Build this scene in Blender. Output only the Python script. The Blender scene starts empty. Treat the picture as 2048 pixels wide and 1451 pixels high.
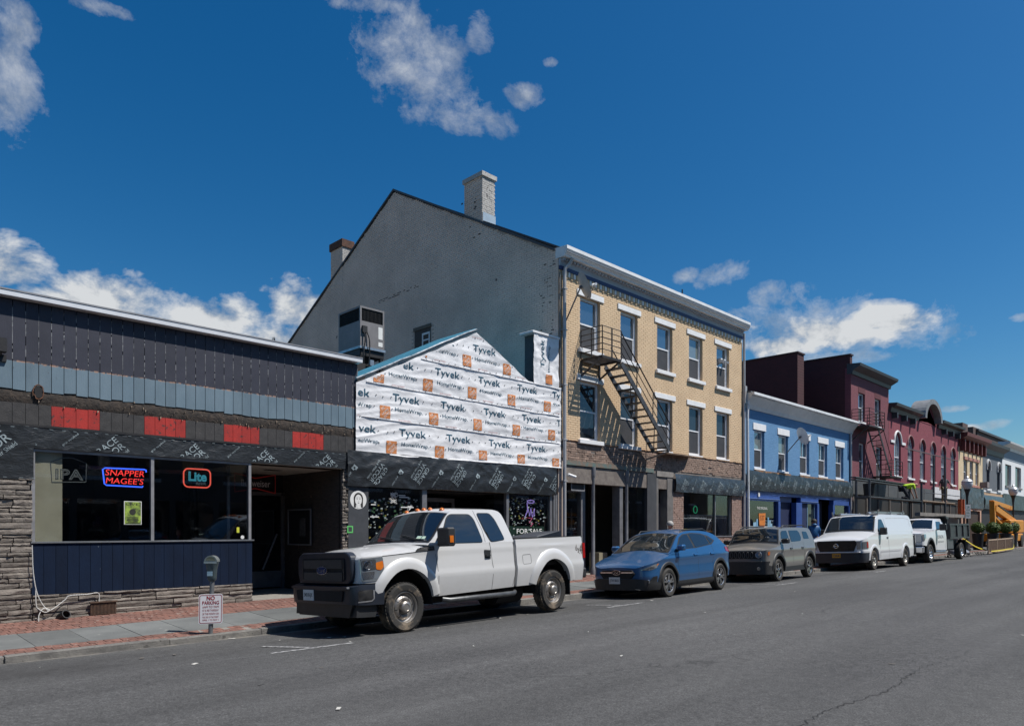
import bpy, bmesh, math, random
from mathutils import Vector, Matrix, noise
R = math.radians
rng = random.Random(7)
SC = bpy.context.scene
COL = SC.collection

# ------------------------------------------------------------------ camera
cd = bpy.data.cameras.new('camera')
cam = bpy.data.objects.new('camera', cd); COL.objects.link(cam)
cam.location = (0, 0, 1.6)
cam.rotation_euler = (R(90), 0, R(-44.881))
cd.sensor_width = 36.0; cd.lens = 25.3125; cd.shift_y = 0.1623
cd.clip_start = 0.05; cd.clip_end = 3000
SC.camera = cam

# ------------------------------------------------------------------ light: sun and sky agree
SUN_DIR = Vector((-0.56, 0.83, -1.66)).normalized()          # the way the light travels
sun_el = math.asin(-SUN_DIR.z)
to_sun = -SUN_DIR
sun_az = math.atan2(to_sun.x, to_sun.y)
sl = bpy.data.lights.new('sun', 'SUN'); sl.energy = 5.0; sl.angle = R(0.53); sl.color = (1.0, 0.955, 0.89)
so = bpy.data.objects.new('sun', sl); COL.objects.link(so)
so.rotation_euler = SUN_DIR.to_track_quat('-Z', 'Y').to_euler()
SC.view_settings.view_transform = 'Standard'; SC.view_settings.look = 'None'
SC.view_settings.exposure = 0.25; SC.view_settings.gamma = 1.0
SC.view_settings.use_curve_mapping = False
SC.render.engine = 'CYCLES'
SC.cycles.max_bounces = 6; SC.cycles.diffuse_bounces = 3; SC.cycles.glossy_bounces = 4
SC.cycles.transparent_max_bounces = 6; SC.cycles.caustics_reflective = False; SC.cycles.caustics_refractive = False
SC.cycles.use_denoising = True

class NT:
    """tiny node-graph writer"""
    def __init__(s, tree): s.t = tree; s.n = tree.nodes; s.l = tree.links; s.n.clear()
    def add(s, typ, ins=None, **kw):
        n = s.n.new(typ)
        for k, v in kw.items(): setattr(n, k, v)
        for k, v in (ins or {}).items():
            if hasattr(v, 'is_output') or isinstance(v, bpy.types.NodeSocket): s.l.new(v, n.inputs[k])
            else: n.inputs[k].default_value = v
        return n
    def m(s, op, a, b=0.0, c=0.0, clamp=False):
        n = s.n.new('ShaderNodeMath'); n.operation = op; n.use_clamp = clamp
        for i, v in enumerate((a, b, c)):
            if isinstance(v, bpy.types.NodeSocket): s.l.new(v, n.inputs[i])
            else: n.inputs[i].default_value = v
        return n.outputs[0]
    def vm(s, op, a, b=(0, 0, 0)):
        n = s.n.new('ShaderNodeVectorMath'); n.operation = op
        for i, v in enumerate((a, b)):
            if isinstance(v, bpy.types.NodeSocket): s.l.new(v, n.inputs[i])
            else: n.inputs[i].default_value = v
        return n.outputs['Value'] if op in ('DOT_PRODUCT', 'LENGTH') else n.outputs['Vector']
    def noise(s, vec, scale, detail=5, rough=.55, dist=0.0):
        n = s.add('ShaderNodeTexNoise', {'Vector': vec, 'Scale': scale, 'Detail': detail, 'Roughness': rough, 'Distortion': dist})
        return n.outputs['Fac']
    def ramp(s, fac, stops, interp='LINEAR'):
        n = s.n.new('ShaderNodeValToRGB'); s.l.new(fac, n.inputs[0]); e = n.color_ramp.elements
        n.color_ramp.interpolation = interp
        while len(e) < len(stops): e.new(.5)
        for el, (p, c) in zip(e, stops): el.position = p; el.color = (*c[:3], 1) if not isinstance(c, float) else (c, c, c, 1)
        return n.outputs[0]
    def mix(s, fac, a, b, blend='MIX'):
        n = s.n.new('ShaderNodeMix'); n.data_type = 'RGBA'; n.blend_type = blend
        for i, v in ((0, fac), (6, a), (7, b)):
            if isinstance(v, bpy.types.NodeSocket): s.l.new(v, n.inputs[i])
            elif i == 0: n.inputs[0].default_value = v
            else: n.inputs[i].default_value = (*v[:3], 1)
        return n.outputs[2]

# ------------------------------------------------------------------ sky with fair-weather clouds
W = bpy.data.worlds.new('World'); SC.world = W; W.use_nodes = True
g = NT(W.node_tree)
sky = g.add('ShaderNodeTexSky', sky_type='NISHITA', sun_disc=False, sun_elevation=sun_el, sun_rotation=sun_az,
            altitude=100.0, air_density=1.0, dust_density=0.9, ozone_density=3.0)
hs = g.add('ShaderNodeHueSaturation', {'Saturation': 1.42, 'Color': sky.outputs[0]})
skyc = g.mix(1.0, hs.outputs[0], (0.62, 0.78, 0.79), 'MULTIPLY')
dirv = g.add('ShaderNodeTexCoord').outputs['Generated']
nrm = g.vm('NORMALIZE', dirv)
def blob(az, el, a, b, tilt=0.0, soft=.9):
    """elliptical cloud patch at a compass azimuth (from +Y towards +X) and elevation, half-widths in radians"""
    A, E = R(az), R(el)
    c = Vector((math.sin(A)*math.cos(E), math.cos(A)*math.cos(E), math.sin(E)))
    e1 = Vector((math.cos(A), -math.sin(A), 0)); e2 = e1.cross(c) * -1
    if e2.z < 0: e2 = -e2
    t = R(tilt); f1 = e1*math.cos(t) + e2*math.sin(t); f2 = e2*math.cos(t) - e1*math.sin(t)
    u = g.m('MULTIPLY', g.vm('DOT_PRODUCT', nrm, tuple(f1)), 1/a)
    v = g.m('MULTIPLY', g.vm('DOT_PRODUCT', nrm, tuple(f2)), 1/b)
    r2 = g.m('ADD', g.m('MULTIPLY', u, u), g.m('MULTIPLY', v, v))
    front = g.m('GREATER_THAN', g.vm('DOT_PRODUCT', nrm, tuple(c)), 0.0)
    return g.m('MULTIPLY', g.m('SUBTRACT', 1.0, r2, clamp=True), front)
CLOUDS = [(37.21, 32.84, 0.0954, 0.0694, -25, 0), (41.54, 29.71, 0.0662, 0.0271, -10, 0), (42.34, 34.43, 0.0229, 0.0286, 0, 0), (45.92, 31.08, 0.0297, 0.0202, -20, 0), (9.6, 27.24, 0.0428, 0.0756, 10, 0), (10.13, 30.15, 0.0345, 0.0395, 0, 0), (9.46, 16.64, 0.0651, 0.0407, 0, 1), (14.8, 15.07, 0.1103, 0.0493, 8, 1), (22.13, 14.99, 0.099, 0.0371, 10, 1), (28.47, 16.27, 0.0576, 0.048, 0, 1), (27.02, 13.67, 0.1285, 0.0385, 10, 1), (19.15, 12.96, 0.1524, 0.0366, 12, 1), (60.99, 18.72, 0.0474, 0.0202, 10, 0), (58.58, 18.85, 0.0223, 0.0128, 0, 0), (68.38, 14.05, 0.1174, 0.0278, -8, 1), (69.37, 14.46, 0.1713, 0.0459, -6, 0), (65.3, 16.94, 0.0498, 0.0218, -5, 0), (72.58, 14.41, 0.0655, 0.0268, -8, 1), (65.3, 13.47, 0.0696, 0.0222, 0, 1), (68.38, 12.15, 0.1121, 0.0137, 0, 0), (76.34, 8.12, 0.0205, 0.0059, 0, 0), (78.6, 6.85, 0.0287, 0.008, 10, 0), (77.34, 6.68, 0.0233, 0.0081, 0, 1), (47.9, 32.9, 0.0116, 0.007, 0, 0), (33.72, 35.53, 0.0665, 0.0122, 0, 0), (15.1, 32.16, 0.0357, 0.0102, 0, 0), (80.09, 13.5, 0.0138, 0.0066, 0, 0)]
cum = None; wisp = None
for az, el, a, b, tilt, kind in CLOUDS:
    m_ = blob(az, el, a, b, tilt)
    if kind: cum = m_ if cum is None else g.m('MAXIMUM', cum, m_)
    else: wisp = m_ if wisp is None else g.m('MAXIMUM', wisp, m_)
wc = g.add('ShaderNodeTexNoise', {'Vector': nrm, 'Scale': 7.0, 'Detail': 1.0}).outputs['Color']
wv = g.vm('ADD', nrm, g.vm('MULTIPLY', g.vm('SUBTRACT', wc, (.5, .5, .5)), (.07, .07, .05)))
n1 = g.noise(g.vm('MULTIPLY', wv, (1, 1, 1.5)), 21.0, 6, .60)
n2 = g.noise(g.vm('MULTIPLY', wv, (1, 1, 1.2)), 30.0, 5, .68)
sepz = g.add('ShaderNodeSeparateXYZ', {0: nrm}).outputs[2]
beh = g.m('LESS_THAN', g.vm('DOT_PRODUCT', nrm, (0.705, 0.705, 0)), 0.25)           # scattered clouds in the rest of the sky too
gn = g.m('SUBTRACT', g.noise(nrm, 5.0, 5, .6), .57)
dens_g = g.m('MULTIPLY', g.m('MULTIPLY', gn, 5.0, clamp=True), g.m('MULTIPLY', beh, g.ramp(sepz, ((0.02, 0.0), (0.12, 1.0)))))
dens_c = g.m('MULTIPLY', g.m('ADD', g.m('MULTIPLY', cum, 1.0), g.m('MULTIPLY', g.m('SUBTRACT', n1, .62), 2.7)), 1.5, clamp=True)
dens_c = g.m('MULTIPLY', dens_c, g.m('MULTIPLY', cum, 6.0, clamp=True))
dens_w = g.m('MULTIPLY', g.m('ADD', g.m('MULTIPLY', wisp, 1.15), g.m('MULTIPLY', g.m('SUBTRACT', n2, .66), 2.7)), .72, clamp=True)
dens_w = g.m('MULTIPLY', g.m('MULTIPLY', dens_w, g.m('MULTIPLY', wisp, 3.0, clamp=True)), .80)
dens = g.m('MAXIMUM', g.m('MAXIMUM', dens_c, dens_w), dens_g)
lum = g.ramp(n1, ((.34, (2.7, 3.05, 3.5)), (.58, (5.6, 5.8, 6.0))))
col = g.mix(dens, skyc, lum)
bg = g.add('ShaderNodeBackground', {'Color': col, 'Strength': 0.1})
out = g.add('ShaderNodeOutputWorld', {'Surface': bg.outputs[0]})
W.cycles.sampling_method = 'MANUAL'; W.cycles.sample_map_resolution = 256

# ------------------------------------------------------------------ mesh building
ORG = {}
def _org(o):
    return ORG.get(o.name, Vector((0, 0, 0))) if o is not None else Vector((0, 0, 0))
def thing(name, label, cat, loc=(0, 0, 0), group=None, rot=None, local=False):
    o = bpy.data.objects.new(name, None); COL.objects.link(o); o.location = loc
    o.empty_display_size = .2
    if rot: o.rotation_euler = rot
    o['label'] = label; o['category'] = cat
    if group: o['group'] = group
    ORG[o.name] = Vector((0, 0, 0)) if local else Vector(loc)
    return o
def tag(o, label=None, cat=None, group=None, kind=None):
    if label: o['label'] = label
    if cat: o['category'] = cat
    if group: o['group'] = group
    if kind: o['kind'] = kind
    return o
def link_mesh(name, me, mat, parent=None, loc=(0, 0, 0), scale=None, rot=None):
    """an object on (shared) mesh data; loc in world coordinates"""
    o = bpy.data.objects.new(name, me); COL.objects.link(o)
    if mat is not None and not me.materials: me.materials.append(mat)
    o.location = Vector(loc) - _org(parent)
    if scale: o.scale = scale
    if rot: o.rotation_euler = rot
    if parent is not None: o.parent = parent; ORG[o.name] = _org(parent)
    return o

APART = {'shop_frame', 'stall_riser', 'window_frame', 'shop_posts', 'fascia_batten', 'door_gap', 'shade_or_rub_strip', 'hood_gap', 'side_wall', 'coping', 'brick_pier_core', 'bead_moulding', 'display_backdrop', 'door_pier', 'wiper', 'base_rail', 'rating_label', 'rake_board', 'sills', 'roof_rack', 'plough_mount', 'tool_locker', 'grille_wing', 'grille_side', 'seat', 'mirror_arm', 'windscreen_stickers', 'bed_rail_cap', 'ears', 'rack_pipe', 'shop_wall', 'recess_back', 'lintel_band', 'wooden_cabinet', 'conduit'}
class MB:
    def __init__(s): s.v = []; s.f = []
    def add(s, vs, fs):
        b = len(s.v); s.v += [tuple(p) for p in vs]; s.f += [tuple(b+i for i in f) for f in fs]; return s
    def box(s, x0, x1, y0, y1, z0, z1):
        return s.add([(x0,y0,z0),(x1,y0,z0),(x1,y1,z0),(x0,y1,z0),(x0,y0,z1),(x1,y0,z1),(x1,y1,z1),(x0,y1,z1)],
                     [(0,3,2,1),(4,5,6,7),(0,1,5,4),(1,2,6,5),(2,3,7,6),(3,0,4,7)])
    def face_box(s, x0, x1, y0, y1, z0, z1):       # a box without its back (+y) face
        return s.add([(x0,y0,z0),(x1,y0,z0),(x1,y1,z0),(x0,y1,z0),(x0,y0,z1),(x1,y0,z1),(x1,y1,z1),(x0,y1,z1)],
                     [(0,3,2,1),(4,5,6,7),(0,1,5,4),(1,2,6,5),(3,0,4,7)])
    def hexa(s, p):                                  # eight corners, bottom ring then top ring
        return s.add(p, [(0,3,2,1),(4,5,6,7),(0,1,5,4),(1,2,6,5),(2,3,7,6),(3,0,4,7)])
    def quad(s, *p): return s.add(p, [tuple(range(len(p)))])
    def bar(s, p, q, w, h=None, up=(0, 0, 1)):
        p, q = Vector(p), Vector(q); h = h or w; d = (q-p).normalized(); up = Vector(up)
        if abs(d.dot(up)) > .98: up = Vector((1, 0, 0))
        a = d.cross(up).normalized()*w/2; b = a.cross(d).normalized()*h/2
        return s.hexa([p-a-b, p+a-b, q+a-b, q-a-b, p-a+b, p+a+b, q+a+b, q-a+b])
    def tube(s, p, q, r, n=8, r2=None, cap=True):
        p, q = Vector(p), Vector(q); r2 = r if r2 is None else r2; d = (q-p).normalized()
        up = Vector((0, 0, 1)) if abs(d.z) < .95 else Vector((1, 0, 0)); a = d.cross(up).normalized(); b = d.cross(a)
        vs = []
        for c, rr in ((p, r), (q, r2)):
            vs += [c + (a*math.cos(2*math.pi*i/n) + b*math.sin(2*math.pi*i/n))*rr for i in range(n)]
        fs = [(i, (i+1) % n, n+(i+1) % n, n+i) for i in range(n)]
        if cap: fs += [tuple(range(n-1, -1, -1)), tuple(range(n, 2*n))]
        return s.add(vs, fs)
    def path(s, pts, r, n=6, closed=False):
        pts = [Vector(p) for p in pts]; k = len(pts); vs = []; prev = None
        for i, p in enumerate(pts):
            t = (pts[(i+1) % k]-pts[i-1]) if closed or 0 < i < k-1 else (pts[1]-pts[0] if i == 0 else pts[-1]-pts[-2])
            t.normalize()
            up = prev if prev is not None else (Vector((0, 0, 1)) if abs(t.z) < .9 else Vector((1, 0, 0)))
            a = (up - t*up.dot(t)).normalized(); prev = a; b = t.cross(a)
            vs += [p + (a*math.cos(2*math.pi*j/n)+b*math.sin(2*math.pi*j/n))*r for j in range(n)]
        fs = []
        for i in range(k if closed else k-1):
            i2 = (i+1) % k
            fs += [(i*n+j, i*n+(j+1) % n, i2*n+(j+1) % n, i2*n+j) for j in range(n)]
        if not closed: fs += [tuple(range(n-1, -1, -1)), tuple(range((k-1)*n, k*n))]
        return s.add(vs, fs)
    def lathe(s, prof, n=24, c=(0, 0, 0), axis='z', close=False):
        vs = []; c = Vector(c)
        for r, h in prof:
            for i in range(n):
                a = 2*math.pi*i/n; u, w = r*math.cos(a), r*math.sin(a)
                vs.append(c + Vector({'z': (u, w, h), 'y': (u, h, w), 'x': (h, u, w)}[axis]))
        k = len(prof); fs = []
        for i in range(k if close else k-1):
            i2 = (i+1) % k
            fs += [(i*n+j, i*n+(j+1) % n, i2*n+(j+1) % n, i2*n+j) for j in range(n)]
        return s.add(vs, fs)
    def prism(s, poly, y0, y1):                      # polygon in x,z pulled along y
        n = len(poly); vs = [(x, y0, z) for x, z in poly] + [(x, y1, z) for x, z in poly]
        return s.add(vs, [tuple(range(n)), tuple(range(2*n-1, n-1, -1))] + [(i, n+i, n+(i+1) % n, (i+1) % n) for i in range(n)])
    def prism_x(s, poly, x0, x1):                    # polygon in y,z pulled along x
        n = len(poly); vs = [(x0, y, z) for y, z in poly] + [(x1, y, z) for y, z in poly]
        return s.add(vs, [tuple(range(n)), tuple(range(2*n-1, n-1, -1))] + [(i, n+i, n+(i+1) % n, (i+1) % n) for i in range(n)])
    def prism_z(s, poly, z0, z1):
        n = len(poly); vs = [(x, y, z0) for x, y in poly] + [(x, y, z1) for x, y in poly]
        return s.add(vs, [tuple(range(n-1, -1, -1)), tuple(range(n, 2*n))] + [(i, (i+1) % n, n+(i+1) % n, n+i) for i in range(n)])
    def grid(s, fn, nu, nv):
        vs = [fn(i/nu, j/nv) for i in range(nu+1) for j in range(nv+1)]; k = nv+1
        return s.add(vs, [(i*k+j, (i+1)*k+j, (i+1)*k+j+1, i*k+j+1) for i in range(nu) for j in range(nv)])
    def mesh(s, name, org=Vector((0, 0, 0))):
        me = bpy.data.meshes.new(name)
        me.from_pydata([Vector(p)-org for p in s.v] if org.length else s.v, [], s.f); me.update(); return me
    def split(s):
        """the separate pieces of this mesh"""
        p = list(range(len(s.v)))
        def f(i):
            while p[i] != i: p[i] = p[p[i]]; i = p[i]
            return i
        for q in s.f:
            a = f(q[0])
            for i in q[1:]: p[f(i)] = a
        out = {}
        for q in s.f: out.setdefault(f(q[0]), []).append(q)
        res = []
        for fs in out.values():
            ids = sorted({i for q in fs for i in q}); ix = {o: n for n, o in enumerate(ids)}; m = MB(); m.v = [s.v[i] for i in ids]; m.f = [tuple(ix[i] for i in q) for q in fs]; res.append(m)
        return res
    def build(s, name, mat, parent=None, smooth=None, bevel=0, normals=True, local_org=None):
        if name in APART and parent is not None:
            ps = s.split()
            if len(ps) > 1: return [m.build(name, mat, parent, smooth, bevel, normals) for m in ps][0]
        org = _org(parent) if parent is not None else None
        if org is None:
            xs, ys, zs = zip(*s.v); org = Vector(((min(xs)+max(xs))/2, (min(ys)+max(ys))/2, min(zs)))
        me = s.mesh(name, org)
        if normals:
            bm = bmesh.new(); bm.from_mesh(me); bmesh.ops.recalc_face_normals(bm, faces=bm.faces)
            if bevel: bmesh.ops.bevel(bm, geom=list(bm.edges), offset=bevel, segments=1, affect='EDGES', clamp_overlap=True)
            bm.to_mesh(me); bm.free()
        if smooth is not None:
            for p in me.polygons: p.use_smooth = True
            if smooth < 180: me.set_sharp_from_angle(angle=R(smooth))
        if mat is not None: me.materials.append(mat)
        o = bpy.data.objects.new(name, me); COL.objects.link(o)
        if parent is not None: o.parent = parent; ORG[o.name] = _org(parent)
        else: o.location = org; ORG[o.name] = org
        return o

# ------------------------------------------------------------------ lettering
_txt = {}
def glyphs(body, outline=0.0, bold=0.0):
    key = (body, outline, bold)
    if key not in _txt:
        cu = bpy.data.curves.new('lettering', 'FONT'); cu.body = body; cu.size = 1.0; cu.resolution_u = 3
        cu.space_line = .95; cu.align_x = 'CENTER'
        if outline: cu.fill_mode = 'NONE'; cu.bevel_depth = outline; cu.bevel_resolution = 1
        else: cu.offset = bold
        ob = bpy.data.objects.new('lettering', cu); COL.objects.link(ob)
        dg = bpy.context.evaluated_depsgraph_get(); dg.update()
        me = bpy.data.meshes.new_from_object(ob.evaluated_get(dg))
        vs = [v.co.copy() for v in me.vertices]; fs = [tuple(p.vertices) for p in me.polygons]
        bpy.data.objects.remove(ob); bpy.data.curves.remove(cu); bpy.data.meshes.remove(me)
        xs = [v.x for v in vs]; ys = [v.y for v in vs]
        x0, x1, y0, y1 = min(xs), max(xs), min(ys), max(ys)
        _txt[key] = ([((v.x-(x0+x1)/2)/(x1-x0), (v.y-(y0+y1)/2)/(y1-y0), v.z) for v in vs], fs)
    return _txt[key]
def letters(mb, body, c, w, h, u=(1, 0, 0), v=(0, 0, 1), outline=0.0, bold=0.0, warp=None, shear=0.0, sub=0.0):
    """add lettering fitted to a w x h box centred on c, in the plane of u and v"""
    vs, fs = glyphs(body, outline/h if outline else 0.0, bold)
    c, u, v = Vector(c), Vector(u), Vector(v); nn = u.cross(v)
    if sub:
        bm = bmesh.new(); bv = [bm.verts.new((x*w, y*h, 0)) for x, y, z in vs]
        for f in fs:
            try: bm.faces.new([bv[i] for i in f])
            except ValueError: pass
        for _ in range(3):
            es = [e for e in bm.edges if e.calc_length() > sub]
            if not es: break
            bmesh.ops.subdivide_edges(bm, edges=es, cuts=1)
            bmesh.ops.triangulate(bm, faces=[f for f in bm.faces if len(f.verts) > 4])
        bm.verts.index_update()
        P = [(q.co.x, q.co.y, 0) for q in bm.verts]; fs = [tuple(q.index for q in f.verts) for f in bm.faces]; bm.free()
    else: P = [(x*w, y*h, z*h) for x, y, z in vs]
    pts = [c + u*(x+shear*y) + v*y + nn*z for x, y, z in P]
    if warp: pts = [warp(p) for p in pts]
    return mb.add(pts, fs)

# ------------------------------------------------------------------ materials
def rgb(r, g_, b):                                   # sRGB 0-255 picked by eye -> linear
    f = lambda c: (c/255/12.92) if c/255 <= .04045 else ((c/255+.055)/1.055)**2.4
    return (f(r), f(g_), f(b))
MATS = {}
def mat(name, c, c2=None, rough=.7, metal=0.0, scale=5.0, bump=0.0, bscale=60.0, spec=.5, coat=0.0, stretch=(1, 1, 1), rnd=0.0,
        lo=.35, hi=.65, coords='Object', specks=None, emit=None, estr=0.0, bdist=.02, rough2=None):
    m_ = bpy.data.materials.new(name); m_.use_nodes = True; k = NT(m_.node_tree)
    c2 = c2 or tuple(x*.82 for x in c)
    tc = k.add('ShaderNodeTexCoord').outputs[coords] if coords != 'World' else k.add('ShaderNodeNewGeometry').outputs['Position']
    vec = k.vm('MULTIPLY', tc, stretch) if stretch != (1, 1, 1) else tc
    colr = k.ramp(k.noise(vec, scale, 6, .6), ((lo, c2), (hi, c)))
    if specks:                                       # (colour, threshold, scale)
        sc_, th, ss = specks
        colr = k.mix(k.ramp(k.noise(vec, ss, 3, .5), ((th, 0.0), (min(th+.03, 1), 1.0))), colr, sc_)
    if rnd:
        r_ = k.add('ShaderNodeObjectInfo').outputs['Random']
        colr = k.mix(1.0, colr, k.ramp(r_, ((0, 1-rnd), (1, 1+rnd))), 'MULTIPLY')
    p = k.add('ShaderNodeBsdfPrincipled', {'Base Color': colr, 'Roughness': rough, 'Metallic': metal, 'Specular IOR Level': spec, 'Coat Weight': coat})
    if rough2 is not None:
        k.l.new(k.ramp(k.noise(vec, scale*1.7, 5, .6), ((.35, rough), (.65, rough2))), p.inputs['Roughness'])
    if coat: p.inputs['Coat Roughness'].default_value = .06
    if emit: p.inputs['Emission Color'].default_value = (*emit, 1); p.inputs['Emission Strength'].default_value = estr
    if bump:
        b = k.add('ShaderNodeBump', {'Height': k.noise(vec, bscale, 5, .6), 'Strength': bump, 'Distance': bdist})
        k.l.new(b.outputs[0], p.inputs['Normal'])
    k.add('ShaderNodeOutputMaterial', {'Surface': p.outputs[0]})
    MATS[name] = m_; return m_
def brickmat(name, c, c2, mortar, scale=1.0, bump=.6, axis='xz', rough=.85, stain=None, rowh=.0677, brw=.213):
    m_ = bpy.data.materials.new(name); m_.use_nodes = True; k = NT(m_.node_tree)
    pos = k.add('ShaderNodeNewGeometry').outputs['Position']
    sp = k.add('ShaderNodeSeparateXYZ', {0: pos}); a = sp.outputs[0] if axis[0] == 'x' else sp.outputs[1]
    vec = k.add('ShaderNodeCombineXYZ', {0: a, 1: sp.outputs[2]}).outputs[0]
    br = k.add('ShaderNodeTexBrick', {'Vector': vec, 'Color1': (*c, 1), 'Color2': (*c2, 1), 'Mortar': (*mortar, 1), 'Scale': scale,
               'Mortar Size': .006, 'Mortar Smooth': .3, 'Brick Width': brw, 'Row Height': rowh})
    nz = k.noise(pos, 1.3, 6, .6)
    colr = k.mix(k.ramp(nz, ((.35, 0.0), (.7, .45))), br.outputs['Color'], stain or tuple(x*.7 for x in c))
    p = k.add('ShaderNodeBsdfPrincipled', {'Base Color': colr, 'Roughness': rough})
    h = k.m('ADD', k.m('MULTIPLY', br.outputs['Fac'], -1.0), k.m('MULTIPLY', k.noise(pos, 30, 4, .6), .35))
    b = k.add('ShaderNodeBump', {'Height': h, 'Strength': bump, 'Distance': .01}); k.l.new(b.outputs[0], p.inputs['Normal'])
    k.add('ShaderNodeOutputMaterial', {'Surface': p.outputs[0]}); return m_
def glassmat(name, refl=.25, tint=(.02, .025, .03), trans=0.0, rough=.02, bump=0.0):
    """window glass: a clear/dark body under a mirror coat"""
    m_ = bpy.data.materials.new(name); m_.use_nodes = True; k = NT(m_.node_tree)
    gl = k.add('ShaderNodeBsdfGlossy', {'Color': (.9, .95, 1, 1), 'Roughness': rough})
    if bump:
        pos = k.add('ShaderNodeNewGeometry').outputs['Position']
        b = k.add('ShaderNodeBump', {'Height': k.noise(pos, 1.4, 2, .5), 'Strength': bump, 'Distance': .05}); k.l.new(b.outputs[0], gl.inputs['Normal'])
    body = k.add('ShaderNodeBsdfTransparent', {'Color': (*(trans*x for x in (.92, .95, .95)), 1)}) if trans else k.add('ShaderNodeBsdfDiffuse', {'Color': (*tint, 1)})
    ge = k.add('ShaderNodeNewGeometry'); cs = k.m('ABSOLUTE', k.vm('DOT_PRODUCT', ge.outputs['Incoming'], ge.outputs['Normal']))
    fr = k.m('ADD', k.m('MULTIPLY', k.m('POWER', k.m('SUBTRACT', 1.0, cs, clamp=True), 5.0), .95), .04)
    fac = k.m('ADD', k.m('MULTIPLY', fr, 1.0), refl, clamp=True)
    mx = k.add('ShaderNodeMixShader', {0: fac, 1: body.outputs[0], 2: gl.outputs[0]})
    k.add('ShaderNodeOutputMaterial', {'Surface': mx.outputs[0]}); MATS[name] = m_; return m_
def glow(name, c, s):
    m_ = bpy.data.materials.new(name); m_.use_nodes = True; k = NT(m_.node_tree)
    e = k.add('ShaderNodeEmission', {'Color': (*c, 1), 'Strength': s}); k.add('ShaderNodeOutputMaterial', {'Surface': e.outputs[0]}); return m_

WHITE = mat('white paint', (.74, .75, .76), (.62, .63, .64), .5, scale=3, bump=.05)
VINYL = mat('white vinyl', (.76, .77, .80), (.70, .71, .74), .4, scale=2)
TRIMG = mat('grey metal trim', (.30, .30, .31), (.22, .22, .23), .45, .3, scale=6)
BLACK = mat('black metal', (.018, .018, .02), (.03, .028, .027), .5, .2, scale=9, bump=.1)
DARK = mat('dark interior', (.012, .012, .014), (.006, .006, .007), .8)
ALU = mat('bare aluminium', (.52, .53, .54), (.40, .41, .42), .35, .85, scale=5)
GLASS_UP = glassmat('upper sash glass', .28, (.03, .045, .06), bump=.06)
SCREEN = mat('insect screen', (.035, .036, .04), (.05, .05, .055), .6, scale=3)
GLASS_SHOP = glassmat('shop glass', .02, trans=.91)
GLASS_CAR = glassmat('car glass', .09, (.010, .014, .018))
RUBBER = mat('tyre rubber', (.022, .021, .02), (.045, .042, .038), .85, scale=9, bump=.2, bscale=120)
CHROME = mat('chrome', (.75, .76, .78), (.68, .69, .7), .14, 1.0)
PLAST = mat('black plastic', (.016, .017, .019), (.024, .025, .027), .5, scale=8, bump=.05, bscale=200)

# ================================================================== ground
CURB, FY = 10.9, 13.9
def road_z(x, y):
    c = -0.04*(y-8.6) if y > 8.6 else 0.0
    if y < -0.5: c = -0.03*(-0.5-y)
    return 0.0044*x + c
def front_z(x):                                       # pavement height along the shop fronts
    return (0.10 + 0.0044*(x-2.3)) if x < 2.3 else (0.10+0.0165*(x-2.3) if x < 6.6 else 0.171+0.0044*(x-6.6))
def walk_z(x, y):
    a = road_z(x, CURB)+(0.075 if x < 4.5 else min(.112, .075+.012*(x-4.5))); t = min(max((y-CURB)/(FY-CURB), 0), 1.0)
    return a + (front_z(x)-a)*t

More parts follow.
